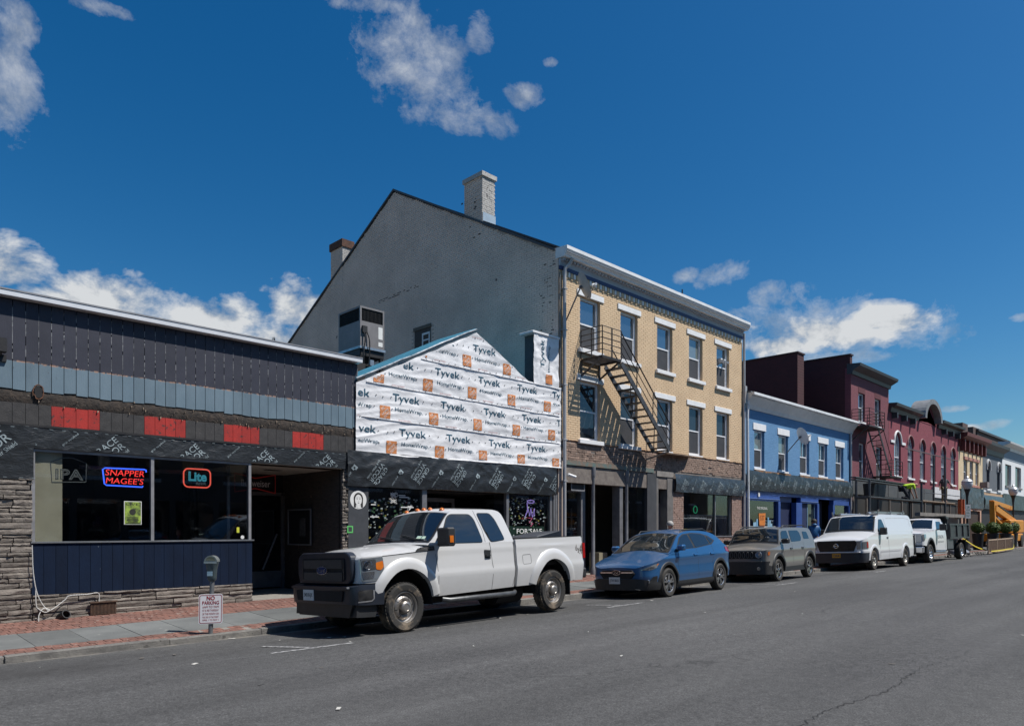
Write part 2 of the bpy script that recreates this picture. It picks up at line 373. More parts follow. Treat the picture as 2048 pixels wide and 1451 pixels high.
def asphalt():
    m_ = bpy.data.materials.new('asphalt'); m_.use_nodes = True; k = NT(m_.node_tree)
    pos = k.add('ShaderNodeNewGeometry').outputs['Position']
    big = k.noise(k.vm('MULTIPLY', pos, (.25, 1.0, 1)), .55, 5, .55)
    c = k.ramp(big, ((.32, (.056, .056, .057)), (.68, (.083, .083, .083))))
    agg = k.noise(pos, 62, 4, .8); c = k.mix(1.0, c, k.ramp(agg, ((.32, .40), (.5, 1.0), (.68, 1.9))), 'MULTIPLY')
    c = k.mix(1.0, c, k.ramp(k.noise(pos, 13, 4, .65), ((.3, .78), (.7, 1.22))), 'MULTIPLY')
    c = k.mix(1.0, c, k.ramp(k.noise(k.vm('MULTIPLY', pos, (.035, 1.0, 1)), 1.25, 4, .55), ((.3, .80), (.7, 1.16))), 'MULTIPLY')
    sp = k.add('ShaderNodeSeparateXYZ', {0: pos})
    lane = k.m('MULTIPLY', k.ramp(k.m('ABSOLUTE', k.m('SUBTRACT', sp.outputs[1], 9.75)), ((0, 1.0), (.9, 0.0))), k.ramp(k.noise(pos, .9, 4, .6), ((.42, 0.0), (.62, .55))))
    c = k.mix(lane, c, (.026, .025, .025))            # oil drips where cars stand
    grit = k.m('MULTIPLY', k.ramp(k.m('ABSOLUTE', k.m('SUBTRACT', sp.outputs[1], 10.85)), ((0, 1.0), (.16, 0.0))), k.ramp(k.noise(pos, 3.0, 5, .65), ((.38, .15), (.62, .95))))
    c = k.mix(grit, c, (.20, .185, .16))
    wt = k.ramp(k.noise(pos, 24, 2, .5), ((.77, 0.0), (.80, 1.0))); c = k.mix(wt, c, (.16, .16, .155))
    crk = k.add('ShaderNodeTexVoronoi', {'Vector': k.vm('ADD', k.vm('MULTIPLY', pos, (.20, .55, 1)), k.vm('MULTIPLY', k.add('ShaderNodeTexNoise', {'Vector': pos, 'Scale': 1.6, 'Detail': 5}).outputs['Color'], (.5, .5, 0))), 'Scale': .55}, feature='DISTANCE_TO_EDGE').outputs['Distance']
    ck = k.m('MULTIPLY', k.ramp(crk, ((0.0015, 1.0), (.006, 0.0))), k.ramp(k.noise(pos, .3, 3, .5), ((.5, 0.0), (.62, .6))))
    c = k.mix(ck, c, (.02, .02, .021))
    p = k.add('ShaderNodeBsdfPrincipled', {'Base Color': c, 'Roughness': .82, 'Specular IOR Level': .35})
    b = k.add('ShaderNodeBump', {'Height': k.m('ADD', agg, k.m('MULTIPLY', k.noise(pos, 8, 3, .5), .6)), 'Strength': .55, 'Distance': .012})
    k.l.new(b.outputs[0], p.inputs['Normal']); k.add('ShaderNodeOutputMaterial', {'Surface': p.outputs[0]}); return m_
ASPH = asphalt()
EARTH = mat('bare earth', (.14, .12, .09), (.09, .08, .06), .95, scale=.3)
CONC = mat('grey concrete', (.30, .29, .27), (.21, .205, .195), .85, scale=2.5, bump=.25, bscale=60, coords='World', specks=((.14, .13, .12), .66, 9))
PAVER = mat('clay paver', (.21, .10, .076), (.13, .068, .055), .85, scale=11, bump=.3, bscale=70, coords='World', rnd=.22, specks=((.34, .30, .27), .66, 26))
PAVER2 = mat('clay paver far', (.21, .10, .076), (.13, .068, .055), .85, scale=2.1, bump=.3, bscale=50, coords='World', specks=((.30, .27, .24), .66, 12))
MORTAR = mat('grey mortar bed', (.25, .235, .215), (.18, .17, .155), .9, scale=9, bump=.3, coords='World')
FLAG = mat('bluestone flag', (.14, .147, .145), (.098, .104, .104), .75, scale=1.5, bump=.25, bscale=35, coords='World', rnd=.14, specks=((.22, .215, .20), .72, 6), rough2=.9)
KERB = mat('granite kerb', (.20, .19, .175), (.11, .105, .10), .85, scale=6, bump=.5, bscale=45, coords='World', rnd=.1, specks=((.09, .085, .08), .64, 12))

mb = MB(); xs = [-400, -120, -40, -20, -10, -4, 0, 4, 8, 14, 20, 30, 45, 60, 80, 120, 240, 700]; ys = [-5.0, -2.5, -.5, 3, 6, 8.6, 9.4, 10.2, 11.6]
mb.grid(lambda u, v: (xs[round(u*(len(xs)-1))], ys[round(v*(len(ys)-1))], road_z(xs[round(u*(len(xs)-1))], ys[round(v*(len(ys)-1))])), len(xs)-1, len(ys)-1)
road = tag(mb.build('road', ASPH), kind='structure')
mb = MB(); mb.quad((-1500, -1500, -8.0), (1500, -1500, 5.0), (1500, 1500, 5.0), (-1500, 1500, -8.0))
tag(mb.build('ground', EARTH), kind='structure')
# pavement bed
xs2 = [-30, -10, -4, 0, 2.3, 4, 6.6, 9, 14, 20, 30, 45, 60, 80, 130]
mb = MB()
def wb(u, v):
    x = xs2[round(u*(len(xs2)-1))]; y = (11.0, 12.0, 13.0, 18.0)[round(v*3)]
    return (x, y, walk_z(x, y)-.006)
mb.grid(wb, len(xs2)-1, 3)
for i in range(len(xs2)-1):                            # its face towards the road
    a, b = xs2[i], xs2[i+1]; mb.quad((a, 11.0, walk_z(a, 11)-.006), (b, 11.0, walk_z(b, 11)-.006), (b, 11.0, -.4+.0044*b), (a, 11.0, -.4+.0044*a))
walk = tag(mb.build('pavement', MORTAR), kind='structure')
# opposite pavement
mb = MB()
mb.hexa([(-30, -6.5, -.5), (130, -6.5, .2), (130, -2.5, .2), (-30, -2.5, -.5), (-30, -6.5, .02), (130, -6.5, .66), (130, -2.5, .62), (-30, -2.5, -.02)])
tag(mb.build('opposite_pavement', CONC), kind='structure')

def slab(mb, x0, x1, y0, y1, h=0.0, th=.05, gap=.006):
    x0 += gap; x1 -= gap; y0 += gap; y1 -= gap
    P = [(x0, y0), (x1, y0), (x1, y1), (x0, y1)]
    return mb.hexa([(x, y, walk_z(x, y)-th) for x, y in P] + [(x, y, walk_z(x, y)+h) for x, y in P])
# kerb stones
x = -6.0
while x < 74:
    L = rng.uniform(1.3, 2.0); m_ = MB(); j = rng.uniform(-.016, .016); tp = rng.uniform(-.012, .010)
    P = [(x+.003, CURB+j), (x+L-.003, CURB+j+rng.uniform(-.006, .006)), (x+L-.003, 11.03), (x+.003, 11.03)]
    m_.hexa([(a, b, road_z(a, CURB)-.15) for a, b in P] + [(a, b+(.01 if i < 2 else 0), walk_z(a, b)+.006+tp) for i, (a, b) in enumerate(P)])
    m_.build('kerb_stone', KERB, walk, bevel=.006); x += L
# clay pavers: nearest are single pieces, the rest one mass
rest = MB(); count = 0; BW, BL = .105, .205
def pavers(y0, rows, xnear, xstart):
    global count
    for r_ in range(rows):
        ya = y0+r_*BL; off = (r_ % 2)*BW/2; x = xstart+off
        while x < 74:
            h = rng.uniform(-.003, .004)
            if xstart+1.6 < x < xnear and count < 290:
                slab(MB_ := MB(), x, x+BW, ya, ya+BL, h, .03, .004); MB_.build('paver', PAVER, walk, normals=False); count += 1
            else: slab(rest, x, x+BW, ya, ya+BL, h, .03, .004)
            x += BW
pavers(11.035, 2, 9.6, -.5); pavers(12.70, 6, 3.2, -.5)
rest.build('pavers_laid_in_rows', PAVER2, walk, normals=False)['kind'] = 'stuff'
x = -5.0; i = 0
while x < 74:
    L = rng.uniform(.62, .86); m_ = MB(); slab(m_, x, x+L, 11.45, 12.70, rng.uniform(-.004, .003), .04, .005)
    m_.build('flagstone', FLAG, walk, normals=False); x += L
# painted stall marks, a crack and grit on the road
PAINT = mat('worn road paint', (.34, .34, .34), (.10, .10, .102), .8, scale=16, coords='World', lo=.40, hi=.58)
def strip(mb, pts, w, dz=.004):
    for (ax, ay), (bx, by) in zip(pts, pts[1:]):
        d = Vector((bx-ax, by-ay)); n_ = Vector((-d.y, d.x)).normalized()*w/2
        c = [(ax-n_.x, ay-n_.y), (bx-n_.x, by-n_.y), (bx+n_.x, by+n_.y), (ax+n_.x, ay+n_.y)]
        mb.quad(*[(px, py, road_z(px, py)+dz) for px, py in c])
for pts1, pts2 in (([(4.31, 8.70), (5.5, 8.67)], [(4.88, 8.74), (4.55, 9.45)]), ([(11.5, 8.84), (12.75, 8.86)], [(12.0, 8.90), (11.74, 9.6)]),
                   ([(19.0, 8.85), (20.3, 8.85)], [(19.5, 8.88), (19.1, 9.6)]), ([(26.6, 8.85), (27.8, 8.85)], [(27.1, 8.89), (26.8, 9.6)])):
    m_ = MB(); strip(m_, pts1, .09); strip(m_, pts2, .085, .0075)
    m_.build('stall_marking', PAINT, road, normals=False)
lt = MB()
for _ in range(46):
    x_, y_ = rng.uniform(1.5, 22), rng.choice((rng.uniform(2.0, 9.5), rng.uniform(8.5, 10.8))); s_ = rng.uniform(.012, .04); a_ = rng.uniform(0, 3); z_ = road_z(x_, y_)+.005
    lt.quad(*[(x_+s_*(c_*math.cos(a_)*1.6-d_*math.sin(a_)), y_+s_*(c_*math.sin(a_)*1.6+d_*math.cos(a_)), z_+rng.uniform(0, .01)) for c_, d_ in ((-1, -.5), (1, -.6), (.8, .5), (-.9, .6))])
tag(lt.build('litter', mat('pale litter', (.45, .44, .41), (.10, .09, .08), .8, scale=.9, coords='World', lo=.45, hi=.5), normals=False), 'scraps of pale litter and leaves on the asphalt', 'litter', kind='stuff')
CRK = mat('crack in asphalt', (.020, .020, .021), (.028, .028, .03), .95)
mb = MB(); p = [(5.3, 2.36)]
while p[-1][0] < 10.6: p.append((p[-1][0]+rng.uniform(.03, .08), 2.44+.05*math.sin(p[-1][0]*2.3)+rng.uniform(-.03, .03)))
for i in range(len(p)-1): strip(mb, p[i:i+2], rng.uniform(.004, .014)*(1 if p[i][0] < 8.6 else .5), .004)
mb.build('road_crack', CRK, road, normals=False)

# ================================================================== the other side of the street (seen in the glass)
opp = thing('opposite_terrace', 'plain brick terrace across the street, mirrored in the shop windows', 'building', (20, -6.5, 0))
OB = brickmat('opposite brick', (.17, .135, .12), (.13, .105, .095), (.2, .19, .17))
mb = MB()
for x0_, x1_, h in ((-14, -3, 8.5), (-3, 9, 7.2), (9, 21, 9.0), (21, 36, 8.0), (36, 60, 9.2)): mb.box(x0_+.01, x1_-.01, -16, -6.5, -.6, h)
mb.build('wall', OB, opp)
mb = MB()
for x0_, x1_, h in ((-14, -3, 8.5), (-3, 9, 7.2), (9, 21, 9.0), (21, 36, 8.0), (36, 60, 9.2)): mb.box(x0_, x1_, -6.9, -6.4, h-.5, h+.05)
mb.build('cornice', WHITE, opp)
mb = MB(); fr = MB()
for k_ in range(36):
    x = -13.3+k_*2.0
    for z in (3.9, 6.1 if k_ % 2 else 6.15): mb.box(x, x+.95, -6.505, -6.48, z, z+1.5); fr.box(x-.1, x+1.05, -6.5, -6.44, z-.18, z-.02)
    mb.box(x-.3, x+1.4, -6.505, -6.48, .7, 2.9)
mb.build('window_glass', glassmat('opposite glass', .1, (.02, .02, .025)), opp)
fr.build('sills', WHITE, opp)

# ================================================================== shared facade builders
def wall_holes(mb, x0, x1, z0, z1, holes, y0, y1):
    """a wall slab x0..x1, z0..z1 between y0 and y1 with rectangular holes (hx0,hx1,hz0,hz1)"""
    zs = sorted({z0, z1, *[min(max(h[i], z0), z1) for h in holes for i in (2, 3)]})
    for za, zb in zip(zs, zs[1:]):
        zm = (za+zb)/2; cut = sorted((h[0], h[1]) for h in holes if h[2] < zm < h[3]); x = x0
        for a, b in cut:
            if a > x: mb.box(x, a, y0, y1, za, zb)
            x = max(x, b)
        if x < x1: mb.box(x, x1, y0, y1, za, zb)
    return mb
def inside(x0, x1, z0, z1, holes, m=0.0):
    return any(x1 > h[0]-m and x0 < h[1]+m and z1 > h[2]-m and z0 < h[3]+m for h in holes)
def lay_bricks(x0, x1, z0, z1, holes, skip=None, bw=.213, bh=.0677, joint=.010):
    """yield brick rectangles in running bond, cut at the holes"""
    r_ = 0; z = z0
    while z + bh*.6 < z1:
        zt = min(z+bh-joint, z1); x = x0 - (r_ % 2)*bw/2
        while x < x1:
            a, b = max(x, x0), min(x+bw-joint, x1)
            segs = [(a, b)]
            for h in holes:
                if h[2] < zt and h[3] > z:
                    segs = [q for s in segs for q in ((s[0], min(s[1], h[0])), (max(s[0], h[1]), s[1])) if q[1]-q[0] > .03]
            for s in segs:
                if s[1]-s[0] > .03 and not (skip and skip((s[0]+s[1])/2, (z+zt)/2)): yield s[0], s[1], z, zt
            x += bw
        z += bh; r_ += 1
def fold(x, z, seed, ax=1.0, az=1.0):
    """wrinkles of a stapled sheet, about -1..1"""
    p = Vector((x*ax, z*az, seed*3.7)); q = noise.noise(p*.9)
    a = noise.noise(Vector((x*ax*1.1+z*az*1.5+q, z*az*2.6-x*ax*.5, seed)))*.5
    r1 = 1-abs(noise.noise(Vector((x*ax*2.3+z*2.0*az+q*2, z*az*5.0-x*ax*1.3+q, seed+9))))*2.2
    d_ = math.sin((x*ax*1.5+z*az*1.1)*2.2+3*q+seed)*.45*max(0, noise.noise(Vector((x*.5, z*.5, seed+3)))+.25)
    r2 = 1-abs(noise.noise(Vector((x*ax*5.5-z*3.0*az, z*az*7.0+x*ax*2.0, seed+19))))*2.2
    return a + d_ + max(r1, 0)**2*.35 + max(r2, 0)**2*.08
def sheet(x0, x1, z0, z1, y, amp, seed, res=.05, ax=1.0, az=1.0, zt=None, zb=None, mask=None, sag=0.0):
    """a draped sheet on the facade: returns (mb, warp); zt/zb give its upper/lower edge for every x"""
    def off(x, z): return y - amp*(.6+fold(x, z, seed, ax, az)) - sag*math.sin(math.pi*min(max((z-z0)/(z1-z0), 0), 1))
    nu, nv = max(2, int((x1-x0)/res)), max(2, int((z1-z0)/res)); mb = MB()
    def fn(u, v):
        x = x0+(x1-x0)*u; a = zb(x) if zb else z0; b = zt(x) if zt else z1; z = a+(b-a)*v
        return (x, off(x, z), z)
    mb.grid(fn, nu, nv); H = [q[1] for q in mb.v]
    def warp(p):                                       # onto the sheet itself, a hair in front
        u = min(max((p.x-x0)/(x1-x0), 0), 1)*nu; a = zb(p.x) if zb else z0; b = zt(p.x) if zt else z1
        w = min(max((p.z-a)/max(b-a, .01), 0), 1)*nv; i, j = min(int(u), nu-1), min(int(w), nv-1); s, t = u-i, w-j; k = nv+1
        h = (H[i*k+j]*(1-s)+H[(i+1)*k+j]*s)*(1-t)+(H[i*k+j+1]*(1-s)+H[(i+1)*k+j+1]*s)*t
        return Vector((p.x, h-.009+(p.y-y), p.z))
    return mb, warp
def clip(mb, keep):
    out = MB(); out.v = mb.v
    out.f = [f for f in mb.f if all(keep(*mb.v[i]) for i in f)]
    used = sorted({i for f in out.f for i in f}); ix = {o: n for n, o in enumerate(used)}
    r = MB(); r.v = [mb.v[i] for i in used]; r.f = [tuple(ix[i] for i in f) for f in out.f]; return r

def film(name, base, rough=.32, crease=.5, scale=5.0):
    m_ = bpy.data.materials.new(name); m_.use_nodes = True; k = NT(m_.node_tree)
    pos = k.add('ShaderNodeNewGeometry').outputs['Position']
    n_ = k.noise(k.vm('MULTIPLY', pos, (1, 1, 1.7)), scale, 6, .6, .8)
    c = k.ramp(n_, ((.3, tuple(x*.75 for x in base)), (.7, base)))
    p = k.add('ShaderNodeBsdfPrincipled', {'Base Color': c, 'Roughness': rough})
    h = k.m('ABSOLUTE', k.m('SUBTRACT', k.noise(k.vm('MULTIPLY', pos, (1.2, 1, 2.4)), scale*.8, 4, .5, 1.2), .5))
    b = k.add('ShaderNodeBump', {'Height': k.m('ADD', h, k.m('MULTIPLY', n_, .4)), 'Strength': crease, 'Distance': .06})
    k.l.new(b.outputs[0], p.inputs['Normal']); k.add('ShaderNodeOutputMaterial', {'Surface': p.outputs[0]}); return m_
MEMB = film('black roofing membrane', (.022, .025, .028), .40, .30)
MPRINT = mat('pale membrane print', (.30, .36, .38), (.20, .24, .26), .5)
HWRAP = film('white house wrap', (.80, .80, .815), .55, .14, 3.0)
TEAL = mat('teal wrap print', (.020, .085, .13), (.03, .10, .15), .5)
ORANGE = mat('orange wrap print', (.60, .22, .07), (.50, .19, .07), .5)
WPRINT = mat('white wrap print', (.78, .74, .70), (.7, .66, .62), .5)
def membrane_print(mb, x, z, y, s, warp, ang=40, flip=False):
    """one repeat of the membrane's print: three lines of lettering at a slant and a square emblem"""
    a = R(ang+(180 if flip else 0)); u = Vector((math.cos(a), 0, math.sin(a))); v = Vector((-math.sin(a), 0, math.cos(a))); c = Vector((x, y, z))
    letters(mb, 'GRACE', c+v*s*.20, s*.78, s*.17, u, v, warp=warp, sub=.05, bold=.008)
    letters(mb, 'VYCOR', c-v*s*.02, s*.86, s*.17, u, v, warp=warp, sub=.05, bold=.008)
    letters(mb, 'Ice & Water Shield', c-v*s*.20, s*.86, s*.085, u, v, warp=warp, sub=.05)
def emblem_print(mb, x, z, y, s, warp, ang=40, flip=False):
    a = R(ang+(180 if flip else 0)); u = Vector((math.cos(a), 0, math.sin(a))); v = Vector((-math.sin(a), 0, math.cos(a))); c = Vector((x, y, z))
    letters(mb, 'gcp applied', c+u*s*.45, s*.8, s*.11, u, v, warp=warp, sub=.05)
    q = c-u*s*.22
    for i, j in ((0, 1), (1, 1), (-1, 1), (-1, 0), (-1, -1), (0, -1), (1, -1), (1, 0)):   # square ring with a step in it
        if (i, j) == (1, 1): continue
        w = s*.085; P = [q+u*(i*w-w/2)+v*(j*w-w/2), q+u*(i*w+w/2)+v*(j*w-w/2), q+u*(i*w+w/2)+v*(j*w+w/2), q+u*(i*w-w/2)+v*(j*w+w/2)]
        mb.quad(*[warp(p) for p in P])

def sash_window(root, x0, x1, z0, z1, y, up=GLASS_UP, low=SCREEN, frame=VINYL, fw=.055, curtain=None, grid=False):
    """double-hung window set at depth y in a wall opening: frame, two panes, meeting rail"""
    mb = MB(); zm = z0+(z1-z0)*.5
    mb.box(x0, x0+fw, y, y+.09, z0, z1).box(x1-fw, x1, y, y+.09, z0, z1).box(x0+fw, x1-fw, y, y+.09, z1-fw, z1).box(x0+fw, x1-fw, y, y+.09, z0, z0+fw)
    mb.box(x0+fw, x1-fw, y+.012, y+.08, zm-.022, zm+.022)
    i = fw+.035
    mb.box(x0+fw, x0+i, y+.018, y+.08, z0+fw, zm-.022).box(x1-i, x1-fw, y+.018, y+.08, z0+fw, zm-.022)
    if grid: mb.box((x0+x1)/2-.012, (x0+x1)/2+.012, y+.02, y+.07, zm+.022, z1-fw)
    o = mb.build('window', frame, root)
    MB().box(x0+fw, x1-fw, y+.045, y+.055, zm, z1-fw).build('pane', up, o)
    MB().box(x0+i, x1-i, y+.03, y+.04, z0+fw, zm).build('pane', low, o)
    return o

# ================================================================== the tavern
def plankmat():
    m_ = bpy.data.materials.new('two-tone painted plank'); m_.use_nodes = True; k = NT(m_.node_tree)
    pos = k.add('ShaderNodeNewGeometry').outputs['Position']; z = k.add('ShaderNodeSeparateXYZ', {0: pos}).outputs[2]
    edge = k.m('ADD', k.m('SUBTRACT', z, 4.316), k.m('MULTIPLY', k.m('SUBTRACT', k.noise(pos, 9, 5, .7), .5), .045))
    t = k.m('GREATER_THAN', edge, 0.0)
    navy = k.ramp(k.noise(pos, 2.2, 6, .6), ((.3, (.017, .019, .033)), (.7, (.027, .029, .046))))
    blue = k.ramp(k.noise(k.vm('MULTIPLY', pos, (1, 1, .5)), 3.0, 6, .65), ((.3, (.098, .150, .190)), (.7, (.138, .198, .242))))
    blue = k.mix(k.ramp(k.noise(k.vm('MULTIPLY', pos, (3, 1, .8)), 9, 4, .7), ((.66, 0.0), (.70, 1.0))), blue, (.05, .055, .06))
    c = k.mix(t, blue, navy)
    bare = k.m('MULTIPLY', k.ramp(k.m('ABSOLUTE', edge), ((.004, 1.0), (.02, 0.0))), k.ramp(k.noise(pos, 14, 4, .6), ((.48, 0.0), (.56, 1.0))))
    c = k.mix(bare, c, (.33, .20, .14))
    c = k.mix(1.0, c, k.ramp(k.add('ShaderNodeObjectInfo').outputs['Random'], ((0, .9), (1, 1.1))), 'MULTIPLY')
    p = k.add('ShaderNodeBsdfPrincipled', {'Base Color': c, 'Roughness': .6})
    b = k.add('ShaderNodeBump', {'Height': k.noise(k.vm('MULTIPLY', pos, (14, 14, 1.2)), 6, 5, .6), 'Strength': .25, 'Distance': .01})
    k.l.new(b.outputs[0], p.inputs['Normal']); k.add('ShaderNodeOutputMaterial', {'Surface': p.outputs[0]}); return m_
PLANK = plankmat()
CAULK = mat('old caulk', (.24, .245, .26), (.12, .125, .135), .9, scale=9, coords='World')
SEAM = mat('chalky board backing', (.30, .31, .33), (.10, .10, .11), .9, scale=7, coords='World', stretch=(1, 1, .6))
REDP = mat('red painted board', (.38, .020, .013), (.28, .016, .011), .6, scale=7, bump=.2, bscale=50, coords='World', specks=((.07, .022, .02), .63, 16), rnd=.12)
BLKP = mat('black painted board', (.024, .023, .024), (.042, .040, .040), .7, scale=8, bump=.25, bscale=40, coords='World', specks=((.22, .20, .19), .72, 22), rnd=.1)
TAR = mat('torn tar strip', (.018, .016, .015), (.06, .045, .035), .9, scale=10, bump=.8, bscale=26, coords='World', specks=((.30, .24, .19), .69, 17))
NAVYB = mat('navy painted board', (.0035, .0115, .033), (.0025, .008, .023), .8, spec=.2, scale=4, bump=.2, bscale=40, coords='World', stretch=(1, 1, .3), rnd=.12, specks=((.2, .22, .25), .77, 30))
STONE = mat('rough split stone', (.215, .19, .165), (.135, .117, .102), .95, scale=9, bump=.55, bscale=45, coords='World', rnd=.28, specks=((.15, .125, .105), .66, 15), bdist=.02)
STONED = mat('stone joint', (.07, .06, .052), (.045, .04, .036), .95)
CREAM = mat('cream painted board', (.52, .45, .33), (.42, .36, .26), .7, scale=2)
SOFFIT = mat('cream soffit board', (.50, .47, .42), (.40, .37, .33), .8, scale=2)
COPING = mat('white metal coping', (.70, .71, .73), (.60, .61, .63), .35, .1, scale=2)

tav = thing('tavern_building', 'one-storey tavern with navy plank front, red and black blocks and neon window signs', 'building', (5.56, FY, 0.15))
TL, TR = -6.0, 8.939
mb = MB(); mb.box(TL, TR, FY+.045, FY+.40, 2.926, 5.3); mb.box(TR-.25, TR, FY+.40, FY+9, .1, 5.3); mb.box(TL, TL+.25, FY+.4, FY+9, 0, 5.3)
mb.box(TL, TR, FY+9, FY+9.25, .1, 5.3); mb.build('wall', SEAM, tav)
MB().box(TL, TR, FY+.1, FY+9.2, 5.3, 5.3+.05).build('roof', mat('grey roof felt', (.12, .12, .125), rough=.9), tav)
mb = MB(); mb.box(TL, 8.982, FY-.16, FY+.12, 5.3+.012, 5.396); mb.build('coping', COPING, tav, bevel=.006)
MB().box(TL, 8.982, FY-.168, FY+.13, 5.396+.002, 5.396+.028).build('coping_cap', TRIMG, tav)
# planks, painted navy above and blue-grey below
pw = 0.181; x = 2.299-28*pw; ends = []
while x < TR-.02:
    w = pw; a = max(x, TL); b = min(x+w, TR); t = noise.noise(Vector((x*1.7, 0, 3)))*.03
    m_ = MB(); zb = 3.867+t+rng.uniform(-.012, .012)
    m_.hexa([(a+.005, FY-.012, zb), (b-.005, FY-.012, zb+rng.uniform(-.02, .02)), (b-.005, FY+.04, zb), (a+.005, FY+.04, zb),
             (a+.005, FY-.012, 5.3), (b-.005, FY-.012, 5.3), (b-.005, FY+.04, 5.3), (a+.005, FY+.04, 5.3)])
    m_.build('plank', PLANK, tav, normals=False); ends.append((a, b)); x += w
    m_ = MB(); zz = 4.327+rng.uniform(0, .05); top_ = 5.214-rng.uniform(0, .12)*rng.random()
    while zz < top_:                                   # old caulk left standing in the joint
        dz = rng.uniform(.02, .07); ww = rng.uniform(.001, .0065)
        if rng.random() < .8: m_.quad((b-ww, FY-.014, zz), (b+ww, FY-.014, zz), (b+ww*rng.uniform(.5, 1.4), FY-.014, zz+dz), (b-ww, FY-.014, zz+dz))
        zz += dz
    if m_.f: m_.build('caulk_line', CAULK, tav, normals=False)['kind'] = 'stuff'
for a, b in ends:                                     # painted blocks under them
    xm = (a+b)/2; red = any(p < xm < q for p, q in ((3.026, 3.753), (4.48, 5.207), (5.934, 6.672), (7.399, 8.115), (1.572, 2.299), (0.118, 0.845)))
    m_ = MB(); m_.face_box(a+.003, b-.003, FY-.002, FY+.044, 3.3, 3.648+rng.uniform(-.006, .006)); m_.build('block_board', REDP if red else BLKP, tav, normals=False)
    if red and rng.random() < .8:
        MB().face_box(a+.002, b-.002, FY+.004, FY+.044, 3.738, 3.835+rng.uniform(-.03, .01)).build('block_board', REDP, tav, normals=False)
# torn strip between: ragged, uneven
def torn(u, v):
    x = TL+2+(TR-TL-2)*u; z = 3.632+(3.893-3.632)*v
    n_ = noise.noise(Vector((x*5, z*9, 1)))*.5+noise.noise(Vector((x*19, z*23, 4)))*.4
    if v < .01: z += noise.noise(Vector((x*8, 0, 7)))*.02
    return (x, FY+.012-.02*math.sin(v*math.pi)-.018*n_, z)
MB().grid(torn, 220, 5).build('torn_strip', TAR, tav, smooth=40, normals=False)
mb = MB()
for _ in range(46):                                   # nails, scraps and dangling bits along it
    x = rng.uniform(2.138, TR-.1); z = rng.uniform(3.632, 3.867); s = rng.uniform(.004, .011)
    mb.hexa([(x-s, FY-.03, z-s*rng.uniform(1, 5)), (x+s*.6, FY-.025, z-s), (x+s*.6, FY, z-s), (x-s, FY, z-s), (x-s, FY-.03, z+s), (x+s, FY-.02, z+s*.7), (x+s, FY, z+s), (x-s, FY, z+s)])
mb.build('splinters', mat('pale splintered wood', (.38, .30, .22), (.20, .15, .11), .9, scale=30), tav)['kind'] = 'stuff'
# a rectangular hole knocked in the boards
m_ = MB(); m_.box(2.78, 2.887, FY-.03, FY-.006, 3.76, 3.952).build('board_hole', DARK, tav)
mb = MB(); cx, cz = 2.833, 3.856
for i in range(14):
    a = 2*math.pi*i/14; rr = .085+rng.uniform(0, .03); mb.tube((cx+math.cos(a)*rr*.75, FY-.03, cz+math.sin(a)*rr*1.2), (cx+math.cos(a+.5)*rr*.75, FY-.03, cz+math.sin(a+.5)*rr*1.2), .009, 5)
mb.build('hole_rim', mat('rusty torn edge', (.17, .075, .04), (.09, .045, .03), .9, scale=30), tav)
sl_ = MB(); sl_.box(2.192, 2.374, FY-.22, FY-.06, 4.401, 4.615); sl_.bar((2.267, FY-.01, 4.337), (2.299, FY-.14, 4.423), .05, .05); sl_.box(2.203, 2.395, FY-.05, FY-.012, 4.273, 4.38)
tag(sl_.build('wall_floodlight', BLACK), 'black floodlight fixed to the tavern planks above the stone pier', 'lamp')
MB().box(TL, 8.875, FY-.05, FY+.03, 3.273, 3.311).build('ledge_or_shade_board', BLACK, tav)  # black strip added as the shadow line along the membrane's top edge

# membrane over the lintel and the left pier
sh, wp = sheet(-1.0, 8.661, 2.92, 3.279, FY-.02, .030, 3, .045, zb=lambda x: 2.931+.012*noise.noise(Vector((x*2, 0, 0))))
mem = sh.build('membrane', MEMB, tav, smooth=60)
kq = lambda x, y, z: 2.947 < z < 3.247 and 2.78 < x < 8.554
for i in range(9):
    xx = 1.091+i*1.401
    for fn_, a_, b_, s_ in ((membrane_print, xx, 2.915, .66), (emblem_print, xx+0.663, 2.99, .40)):
        pr = MB(); fn_(pr, a_, b_, FY-.02, s_, wp, 42); pr = clip(pr, kq)
        if pr.f: pr.build('printed_words', MPRINT, mem, normals=False)
sh, wp = sheet(-1.0, 2.764, 2.413, 2.947, FY-.02, .030, 3, .045); mem2 = sh.build('membrane', MEMB, tav, smooth=60)
pr = MB(); membrane_print(pr, 2.16, 2.883, FY-.02, .80, wp, 42); membrane_print(pr, 0.962, 2.947, FY-.02, .80, wp, 42); emblem_print(pr, 1.604, 2.669, FY-.02, .36, wp, 42)
clip(pr, lambda x, y, z: 2.434 < z < 3.236 and x < 2.737).build('membrane_print', MPRINT, mem2, normals=False)
mb = MB()
for x0_, x1_, z_ in ((-1, 8.554, 3.247), (-1, 2.737, 2.434)):
    x = x0_
    while x < x1_: mb.box(x, x+.05, FY-.052, FY-.046, z_, z_+.006); x += rng.uniform(.14, .22)
mb.build('staple_line', MPRINT, tav)['kind'] = 'stuff'

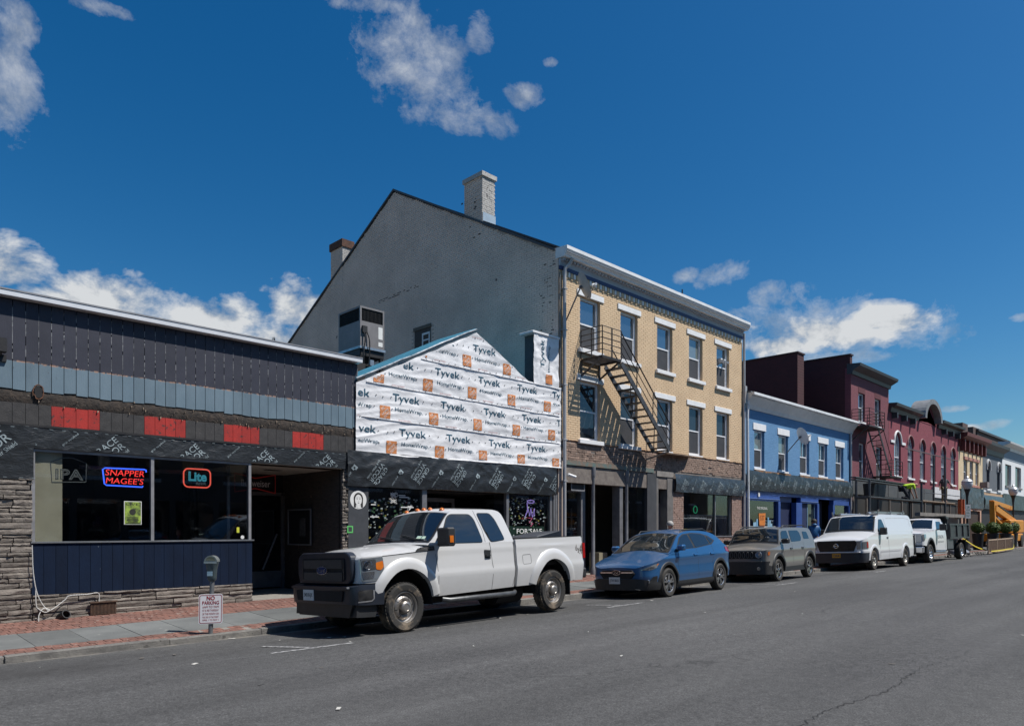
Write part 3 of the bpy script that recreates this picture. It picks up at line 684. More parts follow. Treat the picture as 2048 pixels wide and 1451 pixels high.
# split-stone: left pier, plinth, right stub
def stones(x0, x1, z0f, z1, y0, depth, parent, course=(.05, .10), lens=(.32, .9)):
    MB().box(x0, x1, y0+depth*.5, y0+depth+.05, -.2, z1).build('stone_core', STONED, parent)
    z = min(z0f(x0), z0f(x1))-.03
    while z < z1-.02:
        h = min(rng.uniform(*course), z1-z); x = x0-rng.uniform(0, .25)
        while x < x1:
            L = rng.uniform(*lens); a, b = max(x, x0), min(x+L, x1)
            if b-a > .04 and z+h > z0f(a)-.03:
                m_ = MB(); d = rng.uniform(-.020, .016); n_ = rng.choice((3, 4, 6, 7)); top = []; bot = []
                for i in range(n_+1):
                    xx = a+.006+(b-a-.012)*i/n_; j = lambda: rng.uniform(-.005, .009)
                    bot.append((xx, y0+d+j(), z+.006+rng.uniform(-.002, .002))); top.append((xx, y0+d+j(), z+h-.005+rng.uniform(-.002, .002)))
                mid = [((p[0]+q[0])/2, (p[1]+q[1])/2-rng.uniform(.002, .014), (p[2]+q[2])/2+rng.uniform(-.2, .2)*h) for p, q in zip(bot, top)]
                back = y0+depth*.55
                V = bot+mid+top+[(p[0], back, p[2]) for p in bot]+[(p[0], back, p[2]) for p in top]; n1 = n_+1; F = []
                for i in range(n_):
                    F += [(i, i+1, n1+i+1, n1+i), (n1+i, n1+i+1, 2*n1+i+1, 2*n1+i), (3*n1+i, 3*n1+i+1, i+1, i), (2*n1+i, 2*n1+i+1, 4*n1+i+1, 4*n1+i)]
                F += [(0, n1, 2*n1, 4*n1, 3*n1), (n_, 3*n1+n_, 4*n1+n_, 2*n1+n_, n1+n_)]
                m_.add(V, F); m_.build('stone', STONE, parent, normals=True)
            x += L
        z += h
stones(-.6, 2.753, front_z, 2.423, FY-.03, .12, tav)
MB().box(-6, -.6, FY-.02, FY+.1, -.2, 2.423).build('stone_core', STONE, tav)
stones(2.753, 6.48, front_z, 0.525, FY-.035, .12, tav, lens=(.35, 1.1))
stones(8.543, 8.693, front_z, 2.926, FY-.02, .10, tav, lens=(.12, .2))
# navy boards under the window
x = 2.737; bw_ = 0.172
while x < 6.48-.02:
    b = min(x+bw_, 6.48); MB().face_box(x+.003, b-.003, FY-.030, FY+.03, 0.522, 1.37).build('kick_board', NAVYB, tav, normals=False); x = b
MB().box(2.737, 6.48, FY-.022, FY+.1, 0.525, 1.365).build('kick_wall', DARK, tav)
mb = MB(); mb.box(2.727, 6.512, FY-.055, FY+.11, 1.372, 1.399); mb.build('window_sill', ALU, tav)
mb = MB(); mb.box(2.737, 2.791, FY-.01, FY+.07, 1.399, 2.931).box(4.582, 4.635, FY-.01, FY+.07, 1.399, 2.931)
mb.box(6.415, 6.469, FY-.01, FY+.07, 1.399, 2.931).box(2.791, 4.582, FY-.005, FY+.06, 2.883, 2.931).box(4.635, 6.415, FY-.005, FY+.06, 2.883, 2.931)
mb.box(6.415, 6.469, 14.884, 14.926, 1.399, 2.931).box(6.415, 6.469, FY+.07, 16.573, 1.372, 1.399)
mb.build('window_frame', TRIMG, tav)
MB().box(2.791, 4.582, FY+.02, FY+.028, 1.399, 2.883).build('shop_pane', GLASS_SHOP, tav)
MB().box(4.635, 6.415, FY+.02, FY+.028, 1.399, 2.883).build('shop_pane', GLASS_SHOP, tav)
MB().box(6.437, 6.445, FY+.07, 14.884, 1.399, 2.931).build('shop_pane', GLASS_SHOP, tav)
MB().box(6.437, 6.445, 14.926, 16.52, 1.399, 2.931).build('shop_pane', GLASS_SHOP, tav)
MB().box(6.394, 6.469, FY+.1, 16.573, .1, 1.372).build('return_wall', NAVYB, tav)
# room behind the glass
mb = MB(); mb.box(-.5, 6.415, FY+3.4, FY+3.5, 0, 2.99); mb.box(-.5, 6.415, FY+.1, FY+3.4, .02, .06); mb.box(-.5, 6.415, FY+.08, FY+3.4, 2.931, 2.931+.05); mb.box(-.6, -.5, FY+.1, FY+3.4, .05, 2.931)
mb.build('room_shell', DARK, tav)
MB().box(2.796, 3.197, FY+.07, FY+.35, 1.386, 2.926).build('interior_panel', CREAM, tav)
mb = MB(); mb.box(3.208, 5.988, FY+.5, FY+.8, .1, 1.15).box(3.422, 5.774, FY+2.6, FY+3.0, .1, 1.1).box(3.528, 6.308, FY+.4, FY+.46, 2.669, 2.733)
for i in range(5): mb.tube((3.635+i*.5, FY+2.2, .1), (3.635+i*.5, FY+2.2, .8), .05, 8); mb.lathe([(0, .8), (.17, .8), (.17, .86), (0, .86)], 10, (3.635+i*.5, FY+2.2, 0))
mb.build('bar_fittings', mat('dark varnished wood', (.035, .02, .012), (.02, .012, .008), .4), tav)
# entrance recess
mb = MB(); mb.box(6.469, 8.554, FY-.02, 16.68, 2.926, 2.926+.06); mb.build('recess_ceiling', SOFFIT, tav)
MB().box(7.378, 7.752, 15.076, 15.237, 2.926-.012, 2.926-.002).build('ceiling_vent', DARK, tav)
DSTONE = mat('dark recess stone', (.075, .062, .052), (.045, .038, .034), .9, scale=7, bump=.7, bscale=18, coords='World', stretch=(1, 1, 3))  # same kind of stone in a darker colour than the pier
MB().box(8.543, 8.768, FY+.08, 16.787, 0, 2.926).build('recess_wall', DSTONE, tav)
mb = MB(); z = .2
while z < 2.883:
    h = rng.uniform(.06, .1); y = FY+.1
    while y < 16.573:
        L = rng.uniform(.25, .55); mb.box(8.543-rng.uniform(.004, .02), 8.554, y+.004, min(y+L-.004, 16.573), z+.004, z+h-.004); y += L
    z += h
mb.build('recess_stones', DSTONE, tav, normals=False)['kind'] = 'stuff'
MB().box(6.469, 8.554, 16.573, 16.68, 2.477, 2.926).box(6.469, 7.592, 16.573, 16.68, 0, 2.477).build('recess_back', DARK, tav)
dr = MB().box(7.592, 7.698, 16.488, 16.573, .1, 2.477).box(8.447, 8.543, 16.488, 16.573, .1, 2.477).box(7.592, 8.543, 16.488, 16.573, 2.413, 2.498).box(7.698, 8.447, 16.509, 16.573, .2, 0.595).build('door', mat('dull aluminium', (.16, .16, .165), (.12, .12, .125), .5, .5), tav)
MB().box(7.698, 8.447, 16.53, 16.541, 0.595, 2.413).build('pane', glassmat('door glass', .03, (.008, .008, .009)), dr)
MB().bar((7.934, 16.423, 0.638), (8.319, 16.466, 1.493), .03, .03).build('handle', TRIMG, dr)
# vent grille and stub of pipe in the plinth
v_ = MB().box(3.582, 3.988, FY-.075, FY-.06, 0.13, 0.338).build('vent', mat('rusty vent', (.10, .055, .035), (.05, .03, .022), .9, scale=20), tav)
mb = MB(); mb.box(3.571, 3.999, FY-.10, FY-.06, 0.338, 0.36)
for i in range(18): mb.box(3.593+i*.0215, 3.593+i*.0215+.007, FY-.084, FY-.075, 0.135, 0.333)
mb.build('vent_bars', mat('brown iron', (.12, .07, .045), (.06, .04, .03), .8, scale=20), v_)
mb = MB(); mb.lathe([(.045, 0), (.075, 0), (.075, .16), (.06, .16), (.06, .02)], 16, (0, 0, 0)); M_ = Matrix.Rotation(R(62), 4, 'X') @ Matrix.Rotation(R(20), 4, 'Y')
mb.v = [tuple(M_ @ Vector(p)+Vector((3.144, FY-.06, 0.124))) for p in mb.v]; mb.build('drain_stub', BLACK, tav, smooth=50)

# white cable hanging at the pier
def spline(pts, n=8):
    pts = [Vector(p) for p in pts]; P = [pts[0]*2-pts[1]]+pts+[pts[-1]*2-pts[-2]]; out = []
    for i in range(1, len(P)-2):
        for k in range(n):
            t = k/n; a, b, c, d = P[i-1:i+3]
            out.append(.5*((2*b)+(c-a)*t+(2*a-5*b+4*c-d)*t*t+(3*b-a-3*c+d)*t**3))
    return out+[pts[-1]]
CABLE = mat('white cable', (.66, .66, .63), (.5, .5, .48), .5)
yq = FY-.10
mb = MB(); mb.path(spline([(2.732, yq, 1.343), (2.748, yq, 0.905), (2.801, yq-.01, 0.552), (2.908, yq-.02, 0.317), (2.994, yq-.02, 0.274), (3.197, yq, 0.424), (3.261, yq, 0.488), (3.528, yq+.01, 0.493), (3.7, yq+.01, 0.504), (3.716, yq+.01, 0.36)]), .007, 5)
mb.path(spline([(2.78, yq, 0.659), (2.785, yq-.02, 0.37), (2.823, yq-.03, 0.296), (2.908, yq-.03, 0.242), (2.972, yq-.02, 0.274), (2.887, yq-.02, 0.306), (2.823, yq-.03, 0.21), (2.812, yq-.05, 0.103), (2.801, yq-.08, 0.066)]), .007, 5)
cb = mb.build('hanging_cable', CABLE, smooth=60); tag(cb, 'tangled white cable hanging down the stone pier by the navy boards', 'cable')

# neon signs and bills
BLUEN = glow('blue neon', (.05, .14, 1.0), 1.7); REDN = glow('red neon', (1.0, .05, .045), 1.5); REDO = glow('orange red neon', (1.0, .13, .09), .9); CYAN = glow('cyan neon', (.08, .42, .55), .55)
UNLIT = mat('unlit glass tube', (.22, .22, .22), (.16, .16, .16), .2)
def frame_path(x0, x1, z0, z1, y, r, n=5):
    pts = []
    for cx_, cz_, a0 in ((x1-r, z1-r, 0), (x0+r, z1-r, 90), (x0+r, z0+r, 180), (x1-r, z0+r, 270)):
        for i in range(n+1): a = R(a0+90*i/n); pts.append((cx_+r*math.cos(a), y, cz_+r*math.sin(a)))
    return pts
ny = FY+.07
s1 = thing('neon_sign', 'unlit arched neon beer sign with outlined letters IPA in the tavern window', 'sign', (3.293, ny, 2.402), 'neon signs in the tavern window')
mb = MB(); mb.path([(3.047, ny, 2.391), (3.026, ny, 2.723)]+[(3.026+(3.561-3.026)*i/8, ny, 2.723+.09*math.sin(math.pi*i/8)) for i in range(1, 8)]+[(3.561, ny, 2.733), (3.55, ny, 2.413)], .009, 6, closed=True); mb.build('tube_frame', UNLIT, s1, smooth=60)
mb = MB(); letters(mb, 'IPA', (3.304, ny, 2.53), 0.417, 0.182, outline=.006, bold=0); mb.build('tube_letters', UNLIT, s1)
s2 = thing('neon_sign', 'neon sign with two lines of red letters in a blue frame in the tavern window', 'sign', (4.17, ny, 2.359), 'neon signs in the tavern window')
mb = MB(); mb.path([(4.523, ny, 2.637), (4.523, ny, 2.675), (4.491, ny, 2.685), (3.849, ny, 2.675), (3.812, ny, 2.648), (3.839, ny, 2.397), (3.871, ny, 2.375), (4.459, ny, 2.365), (4.469, ny, 2.386)], .012, 6); mb.build('tube_frame', BLUEN, s2, smooth=60)
mb = MB(); letters(mb, 'SNAPPER', (4.175, ny-.01, 2.6), 0.642, 0.105, shear=.15); letters(mb, "MAGEE'S", (4.17, ny-.01, 2.461), 0.609, 0.105, shear=.15); mb.build('tube_letters', REDN, s2)
s3 = thing('neon_sign', 'neon beer sign with blue outlined letters in a rounded red frame in the tavern window', 'sign', (5.432, ny, 2.37), 'neon signs in the tavern window')
mb = MB(); mb.path(frame_path(5.186, 5.688, 2.402, 2.749, ny, .09), .013, 6, closed=True); mb.build('tube_frame', REDO, s3, smooth=60)
mb = MB(); letters(mb, 'Lite', (5.442, ny-.01, 2.605), 0.342, 0.182, outline=.007); mb.build('tube_letters', CYAN, s3)
mb = MB(); letters(mb, 'BEER', (5.507, ny-.01, 2.471), 0.192, 0.043); mb.build('small_letters', UNLIT, s3)
s4 = thing('neon_sign', 'dim red bow tie shaped beer sign over the recessed tavern door', 'sign', (7.912, 16.445, 2.562), 'neon signs in the tavern window')
mb = MB(); bt = [(-.5, .22), (0, .12), (.5, .22), (.5, -.22), (0, -.12), (-.5, -.22)]
mb.path([(7.752+a, 16.423, 2.691+b) for a, b in bt], .012, 5, closed=True); mb.build('tube_frame', mat('dim red tube', (.22, .02, .02), emit=(1, .05, .04), estr=.03), s4)
mb = MB(); letters(mb, 'Budweiser', (7.752, 16.402, 2.691), .72, .16); mb.build('tube_letters', mat('dim pale tube', (.3, .26, .26), emit=(1, .8, .8), estr=.02), s4)
# bills and stickers
def bill(name, label, x0, x1, z0, z1, y, m_, extra=None, group=None, cat='poster'):
    t_ = thing(name, label, cat, ((x0+x1)/2, y, z0), group); MB().box(x0, x1, y-.003, y+.003, z0, z1).build('sheet', m_, t_)
    for nm, fn, mm in (extra or ()):
        q = MB(); fn(q); q.build(nm, mm, t_)
    return t_
def portraitmat():
    return mat('green printed bill', (.30, .42, .06), (.05, .07, .025), .6, scale=9, coords='World', lo=.38, hi=.6)
DK = mat('black print', (.015, .015, .016)); PAPER = mat('white paper', (.72, .72, .70), (.64, .64, .62), .7)
def lines(q, x0, x1, zs, y, h=.012):
    for z in zs: a = rng.uniform(0, .15)*(x1-x0); q.box(x0+a, x1-a, y-.002, y, z, z+h)
bill('gig_poster', 'green gig poster with white edge taped inside the tavern window', 4.138, 4.427, 1.686, 2.103, FY+.012, PAPER,
     (('print', lambda q: q.box(4.149, 4.416, FY+.006, FY+.0085, 1.696, 2.092), portraitmat()),
      ('headline', lambda q: letters(q, 'LIVE', (4.277, FY+.004, 2.049), .2, .04), DK), ('small_print', lambda q: (lines(q, 4.17, 4.395, [1.707+i*.025 for i in range(5)], FY+.005)), DK),
      ('picture', lambda q: q.lathe([(0, 0), (.055, 0)], 12, (4.277, FY+.004, 1.91), 'y'), mat('dark picture', (.02, .022, .015)))))
bill('window_sticker', 'small yellow sticker low in the corner of the tavern glass', 6.18, 6.234, 1.536, 1.643, FY+.012, mat('yellow sticker', (.60, .62, .05)), cat='sticker')
q = MB(); q.lathe([(0, 0), (.036, 0), (.036, .004)], 16, (6.298, FY+.010, 1.445), 'y'); tag(q.build('round_sticker', PAPER), 'round white sticker low in the corner of the tavern glass', 'sticker')
nb = thing('notice_board', 'glazed black notice case on the dark stone wall of the tavern recess', 'notice board', (8.532, 15.611, 1.236))
mb = MB(); xw = 8.532; mb.box(xw-.07, xw-.03, 15.098, 16.167, 1.236, 2.07); mb.build('case', BLACK, nb)
mb = MB(); mb.box(xw-.085, xw-.07, 15.076, 16.188, 2.049, 2.081).box(xw-.085, xw-.07, 15.076, 16.188, 1.226, 1.258).box(xw-.085, xw-.07, 16.145, 16.188, 1.258, 2.049).box(xw-.085, xw-.07, 15.076, 15.119, 1.258, 2.049); mb.build('frame', TRIMG, nb)
MB().box(xw-.078, xw-.072, 15.343, 15.611, 1.44, 1.867).build('notice', mat('dim notice', (.10, .10, .10), (.05, .05, .05), scale=14), nb)

# ================================================================== the wrapped shop
SHEATH = mat('blue roof sheathing', (.03, .16, .24), (.05, .22, .31), .6, scale=3, coords='World', rnd=.1)
DGREY = mat('charcoal paint', (.055, .06, .068), (.04, .044, .05), .6, scale=5, coords='World', specks=((.35, .36, .38), .74, 30))
ANOD = mat('anodised frame', (.33, .33, .34), (.25, .25, .26), .35, .6, scale=5)
shp = thing('wrapped_shop', 'gabled shop front covered in white printed house wrap beside the yellow brick building', 'building', (12.296, FY, .2))
SL, SR = 8.939, 15.718
AX, AZ = 12.51, 6.69
def gz_(x):                                            # outline of the gable
    if x < AX: return 4.872+(x-8.875)/(AX-8.875)*(AZ-4.872)
    t = (x-AX)/(14.435-AX)
    return AZ+(5.727-AZ)*min(t, 1) if t < 1 else 5.717
mb = MB(); mb.prism([(SL, 2.594), (SR, 2.594), (SR, 5.663), (14.435, 5.684), (AX, AZ-.06), (SL, 4.829)], FY+.12, FY+.35)
mb.build('wall', mat('raw sheathing', (.22, .17, .11), rough=.9), shp)
mb = MB(); mb.box(SL, SL+.2, FY+.35, FY+10, .1, 4.701).box(SR-.2, SR, FY+.35, FY+10, .1, 5.022).box(SL+.2, SR-.2, FY+9.8, FY+10, .1, 4.808); mb.build('side_wall', DGREY, shp)
# roof: blue boards on the near slope
ex, ez = SL-.05, 4.936; ux, uz = AX-ex, AZ+.05-ez; n_ = 14
for i in range(n_):
    a, b = i/n_, (i+1)/n_-.004
    m_ = MB(); m_.hexa([(ex+ux*a, FY-.02, ez+uz*a), (ex+ux*b, FY-.02, ez+uz*b), (ex+ux*b, FY+1.5, ez+uz*b), (ex+ux*a, FY+1.5, ez+uz*a),
                        (ex+ux*a, FY-.02, ez+uz*a+.07), (ex+ux*b, FY-.02, ez+uz*b+.07), (ex+ux*b, FY+1.5, ez+uz*b+.07), (ex+ux*a, FY+1.5, ez+uz*a+.07)])
    m_.build('roof_board', SHEATH, shp, normals=False)
mb = MB(); mb.hexa([(AX, FY+.36, AZ-.3), (SR, FY+.36, 5.128), (SR, FY+3.4, 5.128), (AX, FY+3.4, AZ-.3), (AX, FY+.36, AZ-.24), (SR, FY+.36, 5.193), (SR, FY+3.4, 5.193), (AX, FY+3.4, AZ-.24)]); mb.build('roof_slope', SHEATH, shp)
mb = MB(); mb.path([(ex+ux*i/12, FY-.05+rng.uniform(-.01, .01), ez+uz*i/12+.04+rng.uniform(-.015, .015)) for i in range(13)], .022, 6); mb.build('torn_rake', mat('grimy wrap edge', (.55, .57, .60), (.22, .28, .32), .6, scale=9), shp, smooth=60)
# house wrap with its print
wx0, wx1 = 8.875, 15.803
def wz1(x): return gz_(x)+.02*noise.noise(Vector((x*3, 0, 0)))-(.0 if x < AX else .01)
def wz0(x): return 3.3+(3.375-3.3)*(x-wx0)/(wx1-wx0)+.02*noise.noise(Vector((x*1.7, 5, 0)))
hs, hw_ = sheet(wx0, wx1, 3.3, AZ, FY-.02, .042, 11, .045, ax=.42, az=1.0, zt=wz1, zb=wz0)
wrap = hs.build('house_wrap', HWRAP, shp, smooth=70)
def kp(x, y, z): return wx0+.03 < x < wx1-.03 and wz0(x)+.03 < z < wz1(x)-.03
def put(m_, nm, mm):
    m_ = clip(m_, kp)
    if m_.f: return m_.build(nm, mm, wrap, normals=False)
for r_ in range(5):
    zc = 3.845+r_*0.799; xo = 10.446-r_*0.18
    for i in range(-2, 6):
        xc = xo+i*1.435
        q = MB(); letters(q, 'Tyvek', (xc, FY-.02, zc+.01), 0.791, 0.23, warp=hw_, sub=.07, bold=.006); put(q, 'printed_word', TEAL)
        q = MB(); letters(q, 'HomeWrap.', (xc+0.075, FY-.02, zc-0.251), 0.813, 0.123, warp=hw_, sub=.08); put(q, 'printed_word', TEAL)
        ox, oz, s = xc-0.615, zc-0.337, 0.144
        n6 = 6
        g_ = MB(); g_.grid(lambda u, v: tuple(hw_(Vector((ox-s+2*s*u, FY-.02, oz-s+2*s*v)))), n6, n6); put(g_, 'printed_square', ORANGE)
        a = R(42); u_, v_ = Vector((math.cos(a), 0, math.sin(a))), Vector((-math.sin(a), 0, math.cos(a)))
        up = lambda p: hw_(p)+Vector((0, -.005, 0))
        wp_ = MB()
        for t_, q_, w_ in (('THE', .10, .10), ('HOME', .005, .22), ('DEPOT', -.075, .20)):
            letters(wp_, t_, Vector((ox, FY-.02, oz))+v_*q_*1.0, w_, .058, u_, v_, warp=up, sub=.06)
        put(wp_, 'square_lettering', WPRINT)
mb = MB(); rp = MB()
for r_ in range(5):                                    # cap nails in rows, red maker's lines
    for j in range(3):
        zc = 3.332+r_*0.799+j*0.267
        x = wx0+.1
        while x < wx1-.1:
            z = zc+rng.uniform(-.015, .015)
            if kp(x, 0, z): p = hw_(Vector((x, FY-.02, z))); mb.box(p.x-.009, p.x+.009, p.y-.008, p.y+.004, p.z-.009, p.z+.009)
            x += rng.uniform(.17, .30)
    for i in range(-2, 6):
        xc = 10.532+i*1.435-r_*0.18; zc = 4.155+r_*0.799
        letters(rp, 'PROTECT YOUR PROPERTY', (xc-0.321, FY-.02, zc), .36, .028, warp=hw_, sub=.08)
mb.build('cap_nails', DK, wrap, normals=False)['kind'] = 'stuff'
clip(rp, kp).build('wrap_red_lines', mat('red wrap print', (.42, .10, .09)), wrap, normals=False)
# wrap seams: long overlaps casting a fine line, turned lower hem
mb = MB()
for zc in (4.145, 4.936, 5.727):
    pts = [];x = wx0+.02
    while x < wx1-.02:
        z = zc+.02*noise.noise(Vector((x*1.2, zc, 0)))-.01*(x-wx0)
        if kp(x, 0, z): pts.append(hw_(Vector((x, FY-.02, z)))+Vector((0, -.004, 0)))
        x += .12
    if len(pts) > 2: mb.path(pts, .010, 5)
pts = [hw_(Vector((wx0+(wx1-wx0)*i/60, FY-.03, wz0(wx0+(wx1-wx0)*i/60)+.012))) for i in range(61)]; mb.path(pts, .022, 6)
mb.build('wrap_seam', HWRAP, wrap, smooth=60)
# wrapped chimney stub at the right end
tw = thing('wrapped_stub', 'narrow upright pier wrapped in white sheeting on the shop roof against the yellow building', 'chimney', (15.183, FY, 5.663))
mb = MB(); mb.box(14.755, 15.675, FY+.02, FY+.40, 5.556, 7.096); mb.build('core', DGREY, tw)
s2_, w2_ = sheet(14.648, 15.696, 5.642, 7.16, FY-.02, .05, 23, .04, ax=1.6, az=.8); s2_.build('wrap', HWRAP, tw, smooth=70)
mb = MB(); mb.box(14.574, 15.718, FY-.09, FY+.45, 7.096, 7.16); mb.build('cap', HWRAP, tw, bevel=.01)
mb = MB(); letters(mb, 'Tyvek', (15.023, FY-.02, 6.572), 0.791, 0.214, (0, 0, 1), (-1, 0, 0), warp=w2_, sub=.07, bold=.006); letters(mb, 'HomeWrap', (15.29, FY-.02, 6.465), 0.748, 0.107, (0, 0, 1), (-1, 0, 0), warp=w2_, sub=.07); mb.build('lettering', TEAL, tw, normals=False)
mb = MB(); mb.grid(lambda u, v: tuple(w2_(Vector((15.13+.28*u, FY-.02, 5.749+.26*v)))), 4, 4); mb.build('square', ORANGE, tw, normals=False)
# membrane band
mz0, mz1 = 2.573, 3.354
sh, wpm = sheet(8.639, 15.568, mz0, mz1, FY-.04, .055, 31, .045, ax=.9, az=.9, zb=lambda x: 2.562+.012*(x-8.661)/6+.018*noise.noise(Vector((x*1.1, 2, 0))), sag=.03)
mm = sh.build('membrane', MEMB, shp, smooth=70)
kq = lambda x, y, z: mz0+.03 < z < mz1-.03 and 8.661 < x < 15.525
for xx, zz in ((9.399, 2.883), (10.617, 2.958), (11.815, 2.958), (13.141, 2.937), (14.37, 2.99), (15.504, 2.926)): pr = MB(); membrane_print(pr, xx, zz, FY-.04, .62, wpm, 53, True); clip(pr, kq).build('printed_words', MPRINT, mm, normals=False)
for xx, zz in ((8.736, 2.883), (9.987, 2.851), (11.195, 2.904), (12.424, 2.883), (13.772, 2.883), (15.001, 2.915)): pr = MB(); emblem_print(pr, xx, zz, FY-.04, .46, wpm, 53, True); clip(pr, kq).build('printed_emblem', MPRINT, mm, normals=False)
# shop front
mb = MB(); mb.box(8.693, 9.217, FY-.03, FY+.1, .15, 2.562); mb.build('pilaster', DGREY, shp)
mb = MB(); mb.box(9.217, 10.767, FY+.0, FY+.1, .15, 0.691).box(13.718, 15.376, FY+.0, FY+.1, .15, 0.691); mb.build('stall_riser', DGREY, shp)
mb = MB(); mb.box(10.767, 10.906, FY-.01, FY+.09, .15, 2.616).box(13.622, 13.718, FY-.01, FY+.09, .15, 2.616).box(15.376, 15.472, FY-.01, FY+.09, .15, 2.616).box(15.504, 15.568, FY-.03, FY+.09, .15, 2.616).box(15.611, 15.696, FY-.01, FY+.09, .15, 2.616)
mb.box(9.217, 10.767, FY-.005, FY+.08, 0.691, 0.734).box(13.718, 15.376, FY-.005, FY+.08, 0.691, 0.734)
mb.box(10.853, 10.906, FY+.09, FY+1.5, .15, 0.745).box(13.622, 13.675, FY+.09, FY+1.5, .15, 0.745); mb.build('shop_frame', ANOD, shp)
MB().box(9.217, 10.767, FY+.03, FY+.038, 0.734, 2.584).build('shop_pane', GLASS_SHOP, shp)
MB().box(13.718, 15.376, FY+.03, FY+.038, 0.734, 2.584).build('shop_pane', GLASS_SHOP, shp)
MB().box(10.874, 10.883, FY+.09, FY+1.5, 0.745, 2.562).build('shop_pane', GLASS_SHOP, shp)
MB().box(13.643, 13.652, FY+.09, FY+1.5, 0.745, 2.562).build('shop_pane', GLASS_SHOP, shp)
mb = MB(); mb.box(SL+.2, SR-.2, FY+3.0, FY+3.1, .15, 2.616).box(SL+.2, SR-.2, FY+.36, FY+3, .12, .16).box(SL+.2, SR-.2, FY+.36, FY+3, 2.562, 2.626).box(10.906, 13.622, FY+1.5, FY+1.58, .15, 0.852); mb.build('room_shell', DARK, shp)
dr = MB().box(11.975, 12.061, FY+1.45, FY+1.53, .16, 2.455).box(12.938, 13.023, FY+1.45, FY+1.53, .16, 2.455).box(12.061, 12.938, FY+1.45, FY+1.53, 2.348, 2.455).build('door', ANOD, shp)
MB().box(12.061, 12.938, FY+1.48, FY+1.49, .2, 2.348).build('pane', glassmat('shop door glass', .04, (.01, .01, .011)), dr)
# goods in the two show windows: bright small wares and tags
wares = [mat('white ware', (.88, .88, .86), (.8, .8, .78)), mat('yellow ware', (.55, .42, .08)), mat('green ware', (.12, .25, .12)), mat('red ware', (.45, .08, .06))]
for x0_, x1_, nn, zt_ in ((9.26, 10.724, 260, 2.348), (13.761, 15.333, 300, 2.477)):
    ms = [MB() for _ in wares]
    for _ in range(nn):
        x = rng.uniform(x0_, x1_); z = 0.852+(zt_-0.852)*rng.random()**.8; s = rng.uniform(.010, .036); k_ = rng.choices(range(4), (14, 3, 3, 1))[0]; y = FY+.07+rng.uniform(0, .15)
        ms[k_].hexa([(x-s, y, z-s*rng.uniform(.4, 1)), (x+s*rng.uniform(.3, 1), y, z-s*.6), (x+s, y+.02, z-s*.6), (x-s, y+.02, z-s*.6), (x-s*.8, y, z+s*.7), (x+s, y, z+s*rng.uniform(.2, 1)), (x+s, y+.02, z+s*.6), (x-s, y+.02, z+s*.6)])
    for m_, w_ in zip(ms, wares):
        if m_.v: m_.build('display_wares', w_, shp)['kind'] = 'stuff'
mb = MB()
for i in range(5): mb.box(9.302+.28*i, 9.302+.28*i+.2, FY+.2, FY+.23, 1.226+.2*(i % 3), 1.226+.2*(i % 3)+.012)
mb.build('display_shelf', PAPER, shp)['kind'] = 'stuff'
MB().box(9.26, 10.799, FY+.55, FY+.6, 0.745, 2.562).box(13.686, 15.29, FY+.55, FY+.6, 0.745, 2.562).build('display_backdrop', mat('black backdrop', (.012, .012, .014)), shp)
# signs on it
pt = thing('portrait_sticker', 'oval white sticker with a line portrait on the charcoal pilaster of the wrapped shop', 'poster', (8.949, FY-.035, 2.06))
def oval(q, cx_, cz_, a, b, y, n=28): q.add([(cx_+a*math.cos(2*math.pi*i/n), y, cz_+b*math.sin(2*math.pi*i/n)) for i in range(n)], [tuple(range(n))])
q = MB(); oval(q, 8.949, 2.263, 0.214, 0.208, FY-.034); q.build('sheet', PAPER, pt)
q = MB(); oval(q, 8.949, 2.279, 0.123, 0.144, FY-.036); q.box(8.832, 8.885, FY-.0365, FY-.0355, 2.092, 2.263); q.box(9.014, 9.067, FY-.0365, FY-.0355, 2.092, 2.263); q.build('hair', DK, pt)
q = MB(); oval(q, 8.949, 2.258, 0.088, 0.123, FY-.038); oval(q, 8.949, 2.124, 0.043, 0.053, FY-.0375); q.build('face', PAPER, pt)
q = MB()
for s in (-1, 1): oval(q, 8.949+s*.036, 2.284, .015, .009, FY-.0395, 10); q.box(8.949+s*.036-.02, 8.949+s*.036+.02, FY-.0395, FY-.039, 2.309, 2.314)
oval(q, 8.949, 2.193, .022, .007, FY-.0395, 10); q.box(8.949-.008, 8.949+.008, FY-.0395, FY-.039, 2.226, 2.231); q.build('features', DK, pt)
q = MB(); gx, gz0 = 8.714, 1.6
for a, b, c_, d in ((-.075, .075, .05, .08), (-.075, .075, -.08, -.05), (-.075, -.045, -.05, .05), (.045, .075, -.05, .05)): q.box(gx+.02+a, gx+.02+b, FY-.037, FY-.033, gz0+c_, gz0+d)
tag(q.build('green_tape_square', mat('green tape', (.12, .50, .14))), 'square of bright green tape low on the charcoal pilaster', 'sticker')
fs = thing('for_sale_sign', 'dark green banner with white letters FOR SALE in the shop window', 'sign', (14.542, FY+.10, 1.279))
MB().box(13.847, 15.237, FY+.10, FY+.105, 1.365, 1.686).build('board', mat('dark green board', (.02, .06, .04)), fs)
q = MB(); letters(q, 'FOR SALE', (14.563, FY+.026, 1.552), 1.016, 0.134, bold=.01); q.build('letters', PAPER, fs)
dd_ = thing('window_doodle', 'white scribbled drawing and lines on the left show window of the wrapped shop', 'drawing', (10.051, FY+.02, 2.135))
q = MB(); r3 = random.Random(5)
for cx_, cz_, w_, h_, n_ in ((9.32, 2.36, .20, .12, 16), (9.30, 2.24, .22, .16, 14), (9.75, 2.05, .16, .2, 9)):
    pts = [(cx_*1.0692+w_*r3.uniform(-.5, .5), FY+.026, 1.6+(cz_-1.6)*1.0692+h_*r3.uniform(-.5, .5)) for _ in range(n_)]; q.path(spline(pts, 3), .006, 4)
q.build('scribble', PAPER, dd_, normals=False)['kind'] = 'stuff'
